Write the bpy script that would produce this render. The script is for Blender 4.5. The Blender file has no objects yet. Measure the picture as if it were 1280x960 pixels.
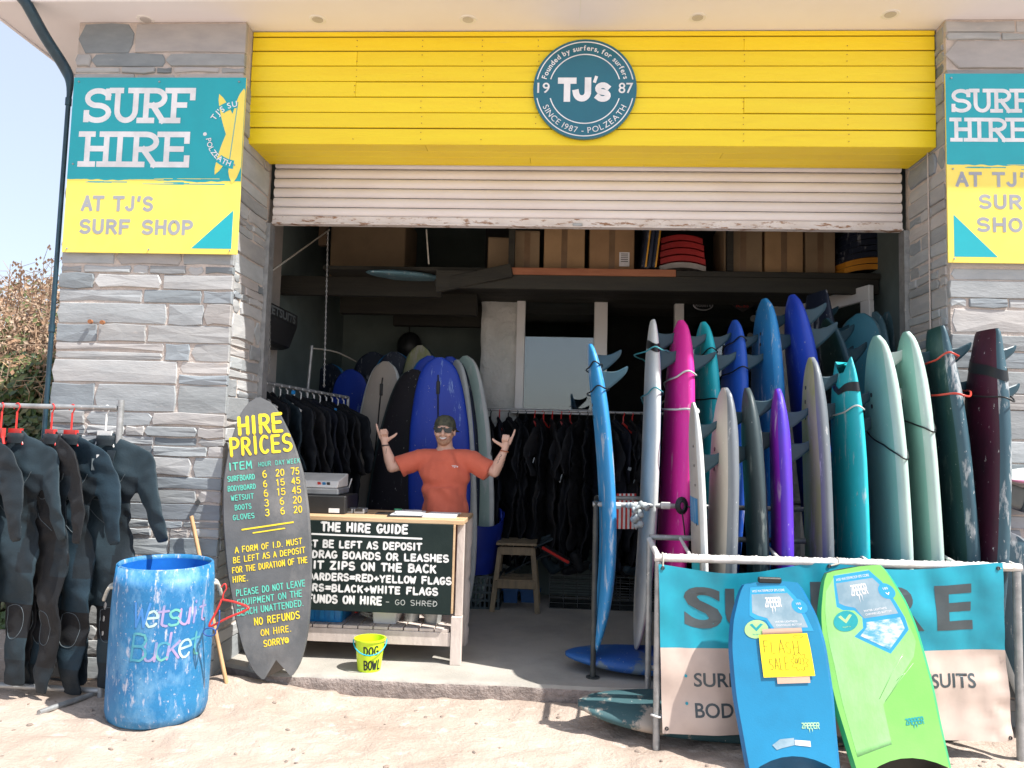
import bpy, bmesh, math, random
from mathutils import Vector, Matrix, Euler
from math import sin, cos, pi, radians, sqrt, atan2

# ------------------------------------------------------------------ camera, sky, sun, exposure
scene = bpy.context.scene
COL = scene.collection
PITCH, YAW, ROLL, FOC = 0.077, 0.0547, 0.0267, 960.0      # solved from the shop front's edges
CAMP = Vector((0, 0, 1.6))
_f = Vector((-sin(YAW) * cos(PITCH), cos(YAW) * cos(PITCH), sin(PITCH)))
_r = Vector((cos(YAW), sin(YAW), 0))
_u = _r.cross(_f)
CA = _r * cos(ROLL) + _u * sin(ROLL)
CB = _r * -sin(ROLL) + _u * cos(ROLL)
cam_d = bpy.data.cameras.new('camera')
cam = bpy.data.objects.new('camera', cam_d)
COL.objects.link(cam)
cam.matrix_world = Matrix(((CA.x, CB.x, -_f.x, 0), (CA.y, CB.y, -_f.y, 0), (CA.z, CB.z, -_f.z, 1.6), (0, 0, 0, 1)))
cam_d.sensor_width = 36
cam_d.lens = 36 * FOC / 1280
cam_d.clip_start = 0.05
cam_d.clip_end = 3000
scene.camera = cam

SUN = Vector((0.62, -0.285, 1.03)).normalized()             # towards the sun
world = bpy.data.worlds.new('World')
scene.world = world
world.use_nodes = True
wn = world.node_tree
wn.nodes.clear()
sky = wn.nodes.new('ShaderNodeTexSky')
sky.sky_type = 'NISHITA'
sky.sun_disc = False
sky.sun_elevation = math.asin(SUN.z)
sky.sun_rotation = atan2(SUN.x, SUN.y)
sky.air_density = 1.0
sky.dust_density = 2.0
sky.ozone_density = 1.0
bg = wn.nodes.new('ShaderNodeBackground')
bg.inputs['Strength'].default_value = 0.15
wo = wn.nodes.new('ShaderNodeOutputWorld')
veil = wn.nodes.new('ShaderNodeMix')          # thin high cloud veil, even over the whole sky
veil.data_type = 'RGBA'
veil.inputs[0].default_value = 0.62
veil.inputs[7].default_value = (2.75, 2.95, 3.35, 1)
wn.links.new(sky.outputs[0], veil.inputs[6])
wn.links.new(veil.outputs[2], bg.inputs[0])
wn.links.new(bg.outputs[0], wo.inputs[0])
sun_d = bpy.data.lights.new('sun', 'SUN')
sun_d.energy = 4.2
sun_d.angle = radians(0.55)
sun_d.color = (1.0, 0.965, 0.91)
sun_o = bpy.data.objects.new('sun', sun_d)
COL.objects.link(sun_o)
sun_o.rotation_euler = (-SUN).to_track_quat('-Z', 'Y').to_euler()
sun_o.location = SUN * 30
vs = scene.view_settings
vs.view_transform = 'Standard'
vs.look = 'None'
vs.gamma = 1.0
vs.exposure = 1.05
vs.use_curve_mapping = False

# ------------------------------------------------------------------ helpers
RND = random.Random(7)


def ray(px, py):
    return _f + CA * ((px - 640) / FOC) - CB * ((py - 480) / FOC)


def at(px, py, Y):
    "point of the place seen at (px, py) that stands Y metres in front of the camera"
    d = ray(px, py)
    return CAMP + d * (Y / d.y)


def gz(px, py, z=0.0):
    d = ray(px, py)
    return CAMP + d * ((z - 1.6) / d.z)


def V(*a):
    return Vector(a)


def smooth_interp(pts, s):
    "monotone-ish cubic through (s, v) control points"
    n = len(pts)
    if s <= pts[0][0]:
        return pts[0][1]
    if s >= pts[-1][0]:
        return pts[-1][1]
    for i in range(n - 1):
        if pts[i][0] <= s <= pts[i + 1][0]:
            break
    x0, y0 = pts[i]
    x1, y1 = pts[i + 1]
    h = x1 - x0

    def slope(k):
        if k <= 0:
            return (pts[1][1] - pts[0][1]) / (pts[1][0] - pts[0][0])
        if k >= n - 1:
            return (pts[-1][1] - pts[-2][1]) / (pts[-1][0] - pts[-2][0])
        a = (pts[k][1] - pts[k - 1][1]) / (pts[k][0] - pts[k - 1][0])
        b = (pts[k + 1][1] - pts[k][1]) / (pts[k + 1][0] - pts[k][0])
        return 0 if a * b <= 0 else 2 * a * b / (a + b)
    m0, m1 = slope(i), slope(i + 1)
    t = (s - x0) / h
    return (y0 * (2 * t ** 3 - 3 * t * t + 1) + h * m0 * (t ** 3 - 2 * t * t + t)
            + y1 * (-2 * t ** 3 + 3 * t * t) + h * m1 * (t ** 3 - t * t))


def setp(o, label=None, cat=None, group=None, kind=None):
    if label:
        o['label'] = label
    if cat:
        o['category'] = cat
    if group:
        o['group'] = group
    if kind:
        o['kind'] = kind
    return o


def adopt(o, parent):
    "parent a mesh built in world coordinates to a thing or part"
    o.parent = parent
    m = Matrix.Identity(4)
    p = parent
    while p is not None:
        loc = Matrix.LocRotScale(p.location, p.rotation_euler, p.scale)
        m = loc @ m if p.parent is None else loc @ m
        if p.parent is not None:
            m = p.matrix_parent_inverse @ m
        p = p.parent
    o.matrix_parent_inverse = m.inverted()


def thing(name, label, cat, loc=(0, 0, 0), group=None, kind=None):
    o = bpy.data.objects.new(name, None)
    o.empty_display_size = 0.1
    COL.objects.link(o)
    o.location = loc
    return setp(o, label, cat, group, kind)


def link_mesh(name, me, mat=None, parent=None):
    o = bpy.data.objects.new(name, me)
    COL.objects.link(o)
    if mat is not None:
        for m in (mat if isinstance(mat, (list, tuple)) else [mat]):
            me.materials.append(m)
    if parent is not None:
        adopt(o, parent)
    return o


def copy_tree(o, parent=None):
    c = o.copy()
    COL.objects.link(c)
    c.parent = parent
    for ch in list(o.children):
        copy_tree(ch, c)
    return c


class MB:
    "collects shapes, then links them as ONE mesh object"

    def __init__(s):
        s.v = []
        s.f = []
        s.mi = []
        s.m = 0

    def add(s, vs_, fs, M=None):
        b = len(s.v)
        for p in vs_:
            p = Vector(p)
            s.v.append(M @ p if M is not None else p)
        for f in fs:
            s.f.append([i + b for i in f])
            s.mi.append(s.m)
        return s

    def box(s, c, size, rot=None, taper=1.0):
        x, y, z = [a / 2 for a in size]
        t = taper
        vs_ = [(-x, -y, -z), (x, -y, -z), (x, y, -z), (-x, y, -z), (-x * t, -y * t, z), (x * t, -y * t, z), (x * t, y * t, z), (-x * t, y * t, z)]
        M = Matrix.Translation(Vector(c))
        if rot is not None:
            M = M @ (rot.to_matrix() if hasattr(rot, 'to_matrix') else rot).to_4x4()
        return s.add(vs_, [(0, 3, 2, 1), (4, 5, 6, 7), (0, 1, 5, 4), (1, 2, 6, 5), (2, 3, 7, 6), (3, 0, 4, 7)], M)

    def b2(s, lo, hi):
        return s.box([(a + b) / 2 for a, b in zip(lo, hi)], [abs(b - a) for a, b in zip(lo, hi)])

    def bar(s, p0, p1, w, h, up=(0, 0, 1)):
        "rectangular bar from p0 to p1"
        p0, p1 = Vector(p0), Vector(p1)
        d = p1 - p0
        L = d.length
        d.normalize()
        up = Vector(up)
        if abs(d.dot(up)) > .95:
            up = Vector((0, 1, 0))
        sd = d.cross(up).normalized()
        up = sd.cross(d)
        M = Matrix((( sd.x, d.x, up.x, 0), (sd.y, d.y, up.y, 0), (sd.z, d.z, up.z, 0), (0, 0, 0, 1)))
        return s.box((p0 + p1) / 2, (w, L, h), M)

    def tube(s, path, r, n=8, closed=False, cap=True):
        path = [Vector(p) for p in path]
        N = len(path)
        rr = r if isinstance(r, (list, tuple)) else [r] * N
        b = len(s.v)
        ref = None
        for i, p in enumerate(path):
            if closed:
                d = path[(i + 1) % N] - path[i - 1]
            else:
                d = path[min(i + 1, N - 1)] - path[max(i - 1, 0)]
            if d.length < 1e-9:
                d = Vector((0, 0, 1))
            d.normalize()
            if ref is None:
                ref = Vector((0, 0, 1)) if abs(d.z) < .9 else Vector((1, 0, 0))
            a = d.cross(ref)
            if a.length < 1e-5:
                a = d.orthogonal()
            a.normalize()
            c = a.cross(d).normalized()
            ref = c
            for k in range(n):
                t = 2 * pi * k / n
                s.v.append(p + a * cos(t) * rr[i] + c * sin(t) * rr[i])
        for i in range(N if closed else N - 1):
            j = (i + 1) % N
            for k in range(n):
                l = (k + 1) % n
                s.f.append([b + i * n + k, b + i * n + l, b + j * n + l, b + j * n + k])
                s.mi.append(s.m)
        if cap and not closed:
            s.f.append([b + k for k in range(n)][::-1])
            s.f.append([b + (N - 1) * n + k for k in range(n)])
            s.mi += [s.m, s.m]
        return s

    def lathe(s, c, prof, n=32, axis=None, sx=1.0, sy=1.0):
        "prof: (radius, height) list turned about z through c"
        c = Vector(c)
        b = len(s.v)
        for r, z in prof:
            for k in range(n):
                t = 2 * pi * k / n
                p = Vector((r * cos(t) * sx, r * sin(t) * sy, z))
                s.v.append(c + (axis @ p if axis is not None else p))
        for i in range(len(prof) - 1):
            for k in range(n):
                l = (k + 1) % n
                s.f.append([b + i * n + k, b + i * n + l, b + (i + 1) * n + l, b + (i + 1) * n + k])
                s.mi.append(s.m)
        return s

    def disc(s, c, r, nrm=(0, -1, 0), n=24, thick=0.004):
        c, nrm = Vector(c), Vector(nrm).normalized()
        return s.tube([c - nrm * thick / 2, c + nrm * thick / 2], r, n)

    def prism(s, poly, depth, M):
        "poly in local xy, extruded in local z 0..depth, placed by M"
        n = len(poly)
        vs_ = [(x, y, 0) for x, y in poly] + [(x, y, depth) for x, y in poly]
        fs = [list(range(n))[::-1], list(range(n, 2 * n))] + [(i, (i + 1) % n, n + (i + 1) % n, n + i) for i in range(n)]
        return s.add(vs_, fs, M)

    def ball(s, c, r, n=12, m=8, M=None):
        rx, ry, rz = r if isinstance(r, (list, tuple)) else (r, r, r)
        vs_ = [(0, 0, -rz)]
        for i in range(1, m):
            a = -pi / 2 + pi * i / m
            for k in range(n):
                t = 2 * pi * k / n
                vs_.append((rx * cos(a) * cos(t), ry * cos(a) * sin(t), rz * sin(a)))
        vs_.append((0, 0, rz))
        fs = [(0, 1 + (k + 1) % n, 1 + k) for k in range(n)]
        for i in range(m - 2):
            for k in range(n):
                l = (k + 1) % n
                fs.append((1 + i * n + k, 1 + i * n + l, 1 + (i + 1) * n + l, 1 + (i + 1) * n + k))
        e = len(vs_) - 1
        fs += [(e, 1 + (m - 2) * n + k, 1 + (m - 2) * n + (k + 1) % n) for k in range(n)]
        MM = Matrix.Translation(Vector(c))
        if M is not None:
            MM = MM @ M.to_4x4()
        return s.add(vs_, fs, MM)

    def mesh(s, name, bevel=0, smooth=False, seg=1, subsurf=0):
        me = bpy.data.meshes.new(name)
        me.from_pydata([tuple(p) for p in s.v], [], s.f)
        if any(s.mi):
            me.polygons.foreach_set('material_index', s.mi)
        if bevel:
            bm = bmesh.new()
            bm.from_mesh(me)
            bmesh.ops.bevel(bm, geom=list(bm.edges), offset=bevel, segments=seg, affect='EDGES', profile=.6, clamp_overlap=True)
            bm.to_mesh(me)
            bm.free()
        if smooth:
            me.polygons.foreach_set('use_smooth', [True] * len(me.polygons))
            if smooth == 'angle':
                me.set_sharp_from_angle(angle=radians(38))
        me.update()
        return me

    def build(s, name, mat, parent=None, bevel=0, smooth=False, seg=1):
        return link_mesh(name, s.mesh(name, bevel, smooth, seg), mat, parent)


def curve_pts(pts, n=8, closed=False):
    "Catmull-Rom through points"
    P = [Vector(p) for p in pts]
    out = []
    N = len(P)
    for i in range(N if closed else N - 1):
        if closed:
            p0, p1, p2, p3 = P[i - 1], P[i], P[(i + 1) % N], P[(i + 2) % N]
        else:
            p0, p1, p2, p3 = P[max(i - 1, 0)], P[i], P[i + 1], P[min(i + 2, N - 1)]
        for k in range(n):
            t = k / n
            out.append(.5 * ((2 * p1) + (p2 - p0) * t + (2 * p0 - 5 * p1 + 4 * p2 - p3) * t * t + (3 * p1 - p0 - 3 * p2 + p3) * t ** 3))
    if not closed:
        out.append(P[-1])
    return out


def blob(name, prims, voxel, mat, parent=None, smooth_it=6, deform=None):
    "one continuous organic surface from overlapping tapered capsules and ellipsoids"
    mb = MB()
    for p in prims:
        if p[0] == 'cap':
            _, a, b, ra, rb = p
            a, b = Vector(a), Vector(b)
            mb.tube([a, b], [ra, rb], 14)
            mb.ball(a, ra, 14, 10)
            mb.ball(b, rb, 14, 10)
        elif p[0] == 'cone':
            _, a, b, ra, rb = p
            mb.tube([a, b], [ra, rb], 18)
        else:
            mb.ball(p[1], p[2], 18, 12, p[3] if len(p) > 3 else None)
    me = mb.mesh('tmp')
    o = bpy.data.objects.new('tmp', me)
    COL.objects.link(o)
    md = o.modifiers.new('r', 'REMESH')
    md.mode = 'VOXEL'
    md.voxel_size = voxel
    if smooth_it:
        sm = o.modifiers.new('s', 'SMOOTH')
        sm.factor = .5
        sm.iterations = smooth_it
    dg = bpy.context.evaluated_depsgraph_get()
    m2 = bpy.data.meshes.new_from_object(o.evaluated_get(dg))
    bpy.data.objects.remove(o)
    bpy.data.meshes.remove(me)
    m2.name = name
    if deform:
        for v in m2.vertices:
            v.co = deform(v.co)
    m2.polygons.foreach_set('use_smooth', [True] * len(m2.polygons))
    if mat is None:
        return m2
    return link_mesh(name, m2, mat, parent)
# ------------------------------------------------------------------ materials
MATS = {}


def mat(name, col, col2=None, lo=.4, hi=.6, scale=6, stretch=(1, 1, 1), rough=.6, bump=.15, bscale=60, bstretch=None,
        rnd=0.0, wear=None, metal=0.0, coat=0.0, spec=.5, detail=5, trans=0.0, hue=0.0, sheen=0.0, bdist=.01):
    if name in MATS:
        return MATS[name]
    m = bpy.data.materials.new(name)
    m.use_nodes = True
    nt = m.node_tree
    N, L = nt.nodes, nt.links
    b = N['Principled BSDF']
    tc = N.new('ShaderNodeTexCoord')

    def noise(sc, st, det=detail, rg=.6, off=0.0):
        mp = N.new('ShaderNodeMapping')
        mp.inputs['Scale'].default_value = st
        mp.inputs['Location'].default_value = (off, off * .7, off * .3)
        L.new(tc.outputs['Object'], mp.inputs[0])
        t = N.new('ShaderNodeTexNoise')
        t.inputs['Scale'].default_value = sc
        t.inputs['Detail'].default_value = det
        t.inputs['Roughness'].default_value = rg
        L.new(mp.outputs[0], t.inputs['Vector'])
        return t.outputs['Fac']

    def ramp(fac, a, z, ca=(0, 0, 0, 1), cz=(1, 1, 1, 1)):
        r = N.new('ShaderNodeValToRGB')
        r.color_ramp.elements[0].position = a
        r.color_ramp.elements[1].position = z
        r.color_ramp.elements[0].color = ca
        r.color_ramp.elements[1].color = cz
        L.new(fac, r.inputs[0])
        return r.outputs[0]
    if col2 is None:
        col2 = tuple(c * .82 for c in col)
    c = ramp(noise(scale, stretch), lo, hi, (*col, 1), (*col2, 1))
    if rnd or hue:
        oi = N.new('ShaderNodeObjectInfo')
        hs = N.new('ShaderNodeHueSaturation')
        mr = N.new('ShaderNodeMapRange')
        mr.inputs[3].default_value = 1 - rnd
        mr.inputs[4].default_value = 1 + rnd
        L.new(oi.outputs['Random'], mr.inputs[0])
        L.new(mr.outputs[0], hs.inputs['Value'])
        if hue:
            mu = N.new('ShaderNodeMath')
            mu.operation = 'MULTIPLY'
            mu.inputs[1].default_value = 17.31
            L.new(oi.outputs['Random'], mu.inputs[0])
            fr = N.new('ShaderNodeMath')
            fr.operation = 'FRACT'
            L.new(mu.outputs[0], fr.inputs[0])
            m2 = N.new('ShaderNodeMapRange')
            m2.inputs[3].default_value = .5 - hue
            m2.inputs[4].default_value = .5 + hue
            L.new(fr.outputs[0], m2.inputs[0])
            L.new(m2.outputs[0], hs.inputs['Hue'])
        L.new(c, hs.inputs['Color'])
        c = hs.outputs[0]
    for k, w in enumerate(wear or []):       # (colour, threshold, scale, stretch, softness)
        wc, th, sc, st = w[:4]
        sf = w[4] if len(w) > 4 else .05
        fac = ramp(noise(sc, st, 8, .68, 3.1 + 5 * k), th, th + sf)
        mx = N.new('ShaderNodeMix')
        mx.data_type = 'RGBA'
        L.new(fac, mx.inputs[0])
        L.new(c, mx.inputs[6])
        mx.inputs[7].default_value = (*wc, 1)
        c = mx.outputs[2]
    L.new(c, b.inputs['Base Color'])
    b.inputs['Roughness'].default_value = rough
    b.inputs['Metallic'].default_value = metal
    b.inputs['Specular IOR Level'].default_value = spec
    if coat:
        b.inputs['Coat Weight'].default_value = coat
        b.inputs['Coat Roughness'].default_value = .08
    if sheen:
        b.inputs['Sheen Weight'].default_value = sheen
        b.inputs['Sheen Roughness'].default_value = .5
    if trans:
        b.inputs['Transmission Weight'].default_value = trans
    if bump:
        bn = N.new('ShaderNodeBump')
        bn.inputs['Strength'].default_value = bump
        bn.inputs['Distance'].default_value = bdist
        L.new(noise(bscale, bstretch or stretch, 6, .6, 1.7), bn.inputs['Height'])
        L.new(bn.outputs[0], b.inputs['Normal'])
    MATS[name] = m
    return m


m_sand = mat('sand', (.455, .375, .315), (.345, .272, .222), .40, .66, 1.3, rough=.95, bump=.6, bscale=42, spec=.15, bdist=.03,
             wear=[((.55, .465, .40), .56, 9, (1, 1.6, 1), .12), ((.26, .20, .16), .64, 26, (1, 1.5, 1), .05)])
m_conc = mat('concrete', (.42, .39, .345), (.33, .31, .275), .4, .65, 2.5, rough=.85, bump=.35, bscale=60, spec=.25,
             wear=[((.42, .36, .29), .6, 3.0, (1, 1, 1), .12), ((.15, .14, .13), .7, 14, (1, 1, 1), .05)])
m_lip = mat('rough_concrete', (.36, .30, .27), (.25, .21, .19), .4, .6, 14, rough=.95, bump=.9, bscale=50, spec=.15, bdist=.02)
m_mortar = mat('mortar', (.58, .51, .46), (.46, .41, .37), .4, .65, 12, rough=.95, bump=.8, bscale=40, spec=.1, bdist=.015)
m_slate = [mat('slate_%d' % i, c, c2, .32, .70, 5, (1, 1, 2.6), rough=.66, bump=.30, bscale=18, bstretch=(1, 1, 3.2), rnd=.2, hue=.012, spec=.35, bdist=.010,
               wear=[(w, .63, 6, (1, 1, 2), .12), ((.12, .13, .14), .74, 20, (1, 1, 3), .05)])
           for i, (c, c2, w) in enumerate([((.37, .39, .40), (.285, .305, .315), (.47, .45, .43)), ((.42, .42, .415), (.33, .34, .345), (.50, .46, .43)),
                                           ((.25, .28, .30), (.19, .215, .235), (.36, .355, .35)), ((.43, .41, .395), (.35, .34, .335), (.50, .40, .33))])]
m_yellow = mat('yellow_paint', (.93, .72, .014), (.90, .66, .012), .35, .7, 3, (.5, 1, 6), rough=.42, bump=.25, bscale=18, bstretch=(.6, 1, 9), rnd=.035,
               wear=[((.70, .48, .010), .60, 2.2, (.35, 1, 4), .25), ((.80, .62, .10), .66, 9, (.2, 1, 6), .1), ((.50, .38, .25), .78, 18, (.35, 1, 2.2), .02)])
m_gap = mat('shadow_gap', (.10, .07, .02), rough=.9, bump=0)
m_soffit = mat('soffit_white', (.86, .83, .85), (.82, .78, .79), .4, .7, 1.2, rough=.55, bump=.05)
m_whitepaint = mat('white_paint', (.84, .83, .80), (.78, .76, .73), .4, .7, 3, rough=.5, bump=.1, wear=[((.55, .48, .40), .75, 12, (1, 1, 1), .05)])
m_shutter = mat('shutter', (.78, .74, .735), (.72, .67, .66), .4, .7, 2, (1, 1, 3), rough=.42, bump=.08, rnd=.03, wear=[((.50, .42, .38), .70, 5, (.25, 1, 3), .25)])
m_rust_rail = mat('rusty_rail', (.72, .68, .66), (.6, .54, .5), .4, .7, 6, rough=.6, bump=.4, bscale=30,
                  wear=[((.30, .17, .10), .54, 16, (.5, 1, 2), .06), ((.20, .24, .25), .72, 9, (1, 1, 1), .04)])
m_teal = mat('teal_print', (.012, .39, .45), (.012, .37, .43), rough=.3, bump=.02, coat=.15, wear=[((.03, .42, .47), .7, 3, (1, 1, 1), .2)])
m_yelprint = mat('yellow_print', (.93, .77, .13), (.92, .74, .12), rough=.3, bump=.02, coat=.15)
m_whiteprint = mat('white_print', (.86, .86, .87), rough=.4, bump=0)
m_greyprint = mat('silver_print', (.40, .40, .41), (.34, .34, .36), .4, .6, 3, rough=.3, bump=0, metal=.3)
m_petrol = mat('petrol_print', (.010, .135, .19), (.010, .125, .18), rough=.22, bump=.02, coat=.4)
m_darkpipe = mat('dark_pipe', (.010, .035, .055), (.02, .06, .085), .45, .7, 10, rough=.35, bump=.15, wear=[((.12, .16, .18), .68, 22, (1, 1, .6), .05)])
m_galv = mat('galvanised', (.42, .43, .43), (.30, .31, .31), .4, .65, 14, rough=.48, bump=.2, bscale=50, metal=.55,
             wear=[((.28, .17, .10), .70, 12, (1, 1, 1), .06), ((.62, .60, .57), .62, 25, (1, 1, 1), .05)])
m_whitepipe = mat('white_pipe', (.70, .68, .65), (.56, .54, .51), .4, .65, 12, rough=.5, bump=.3, bscale=60,
                  wear=[((.30, .21, .14), .68, 16, (1, 1, 1), .05)])
m_blackpipe = mat('black_pipe', (.035, .04, .04), (.06, .065, .06), .4, .65, 14, rough=.5, bump=.2, wear=[((.33, .32, .30), .66, 20, (1, 1, 1), .06)])
m_neo = [mat('neoprene_%d' % i, c, c2, .4, .7, 5, rough=.62, bump=.2, bscale=90, spec=.25, sheen=.04)
         for i, (c, c2) in enumerate([((.019, .035, .046), (.014, .027, .036)), ((.010, .017, .023), (.014, .022, .028)), ((.013, .031, .046), (.010, .024, .036)), ((.007, .008, .010), (.010, .011, .013))])]
m_stitch = mat('stitching', (.10, .125, .14), rough=.7, bump=0)
m_red = mat('red_plastic', (.62, .035, .03), (.55, .03, .025), rough=.35, bump=.03, coat=.2)
m_whiteplas = mat('white_plastic', (.72, .72, .70), (.62, .62, .6), rough=.4, bump=.05)
m_steel = mat('steel_wire', (.5, .5, .5), rough=.35, bump=0, metal=.9)
m_barrel = mat('barrel_blue', (.012, .145, .34), (.018, .19, .40), .4, .65, 3, rough=.55, bump=.25, bscale=30,
               wear=[((.10, .27, .46), .48, 6, (1.5, 1.5, .8), .16), ((.40, .43, .52), .575, 13, (2.2, 2.2, .6), .09), ((.50, .47, .50), .62, 30, (1.2, 1.2, 1), .06), ((.03, .06, .14), .70, 22, (1, 1, 1), .05)])
m_barrel_in = mat('barrel_inside', (.012, .14, .52), (.015, .17, .58), rough=.4, bump=.05)
m_rope = mat('rope', (.55, .52, .45), (.42, .4, .34), .4, .6, 60, rough=.9, bump=.6, bscale=150)
m_stick = mat('broom_wood', (.55, .34, .17), (.45, .27, .13), .4, .6, 8, (3, 3, .4), rough=.6, bump=.2)
m_priceboard = mat('price_board', (.115, .12, .125), (.085, .09, .095), .4, .65, 4, rough=.62, bump=.2, bscale=25,
                   wear=[((.20, .195, .19), .50, 3, (1, 1, .7), .25), ((.26, .25, .24), .69, 45, (1, 1, 1), .03)])
m_board_edge = mat('price_board_edge', (.10, .10, .105), rough=.6)
m_chalk_y = mat('paint_yellow_letters', (.86, .66, .03), (.80, .58, .03), rough=.6, bump=.1)
m_chalk_m = mat('paint_mint_letters', (.12, .58, .44), (.10, .50, .40), rough=.6, bump=.1)
m_chalk_w = mat('paint_white_letters', (.82, .82, .80), (.75, .75, .73), rough=.6, bump=.1)
m_chalk_t = mat('chalk_thin_letters', (.50, .52, .50), (.36, .38, .36), rough=.8, bump=.1)
m_black = mat('chalkboard', (.008, .018, .017), (.013, .024, .022), .4, .65, 5, rough=.7, spec=.25, bump=.12, wear=[((.03, .042, .04), .66, 2.5, (1, 1, 1), .2), ((.16, .17, .16), .78, 50, (1, 1, .4), .03)])
m_pine = mat('pine_top', (.60, .42, .25), (.50, .33, .18), .4, .65, 6, (.6, 4, 4), rough=.5, bump=.2, bscale=30)
m_whitewood = mat('whitewashed_wood', (.64, .55, .49), (.53, .45, .40), .4, .65, 9, (2, 2, .6), rough=.65, bump=.3, bscale=30, rnd=.06,
                  wear=[((.42, .29, .18), .69, 14, (2, 2, .5), .06)])
m_oldwood = mat('old_wood', (.27, .205, .125), (.18, .14, .09), .4, .65, 10, (3, 3, .6), rough=.7, bump=.3, rnd=.12)
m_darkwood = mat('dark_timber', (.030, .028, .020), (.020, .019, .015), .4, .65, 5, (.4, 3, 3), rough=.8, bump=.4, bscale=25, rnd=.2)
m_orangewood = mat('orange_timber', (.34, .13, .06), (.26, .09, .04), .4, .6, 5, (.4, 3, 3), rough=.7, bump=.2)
m_lime = mat('limewash_wall', (.74, .74, .70), (.62, .63, .59), .4, .65, 4, rough=.9, bump=1.0, bscale=9, spec=.2, bdist=.05,
             wear=[((.24, .25, .22), .68, 7, (1, 1, 1), .08)])
m_plaster = mat('old_plaster', (.20, .245, .22), (.155, .19, .175), .4, .65, 2.2, rough=.9, bump=.3, bscale=12, spec=.2, wear=[((.12, .15, .14), .66, 2.5, (1, 1, .5), .2)])
m_plaster_l = mat('grey_plaster', (.17, .215, .205), (.13, .165, .16), .4, .65, 2.0, rough=.9, bump=.3, bscale=10, spec=.2)
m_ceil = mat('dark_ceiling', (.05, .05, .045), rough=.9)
m_card = [mat('cardboard_%d' % i, c, tuple(x * .85 for x in c), .4, .65, 5, rough=.8, bump=.1, wear=[(tuple(x * .6 for x in c), .72, 6, (1, 1, 1), .1)]) for i, c in enumerate([(.33, .20, .10), (.38, .24, .12), (.27, .19, .11)])]
m_tape = mat('parcel_tape', (.22, .14, .08), rough=.3, bump=0)
m_blacks = mat('black_plastic', (.018, .019, .02), (.025, .026, .027), rough=.45, bump=.05)
m_greyplas = mat('grey_plastic', (.22, .23, .24), (.17, .18, .19), rough=.45, bump=.05)
m_navytub = mat('navy_rubber', (.008, .03, .30), (.006, .022, .22), .4, .6, 4, rough=.45, bump=.05)
m_bluecrate = mat('blue_crate', (.01, .22, .55), (.01, .19, .48), rough=.4, bump=.05)
m_galvpail = mat('grey_tub', (.42, .43, .41), (.34, .35, .34), rough=.4, bump=.05, metal=.3)
m_lime_bucket = mat('lime_bucket', (.60, .80, .015), (.56, .76, .015), rough=.35, bump=.02, coat=.2)
m_cyan = mat('cyan_handle', (.02, .42, .55), rough=.35, bump=0)
m_inkblack = mat('black_paint', (.012, .02, .016), rough=.5, bump=0)
m_paper = mat('paper', (.74, .74, .76), (.66, .66, .68), .45, .6, 20, rough=.7, bump=0)
m_mint = mat('mint_print', (.42, .70, .42), rough=.4, bump=0)
m_glassdark = None
# ------------------------------------------------------------------ glass and lettering
def glass(name, tint=(.75, .85, .85), ior=1.9):
    m = bpy.data.materials.new(name)
    m.use_nodes = True
    b = m.node_tree.nodes['Principled BSDF']
    b.inputs['Base Color'].default_value = (*tint, 1)
    b.inputs['Roughness'].default_value = .015
    b.inputs['IOR'].default_value = ior
    b.inputs['Transmission Weight'].default_value = 1
    return m


m_glass = glass('window_glass')


def arc(cx, cy, rx, ry, a0, a1, n=10):
    return [(cx + rx * cos(radians(a0 + (a1 - a0) * i / n)), cy + ry * sin(radians(a0 + (a1 - a0) * i / n))) for i in range(n + 1)]


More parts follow.
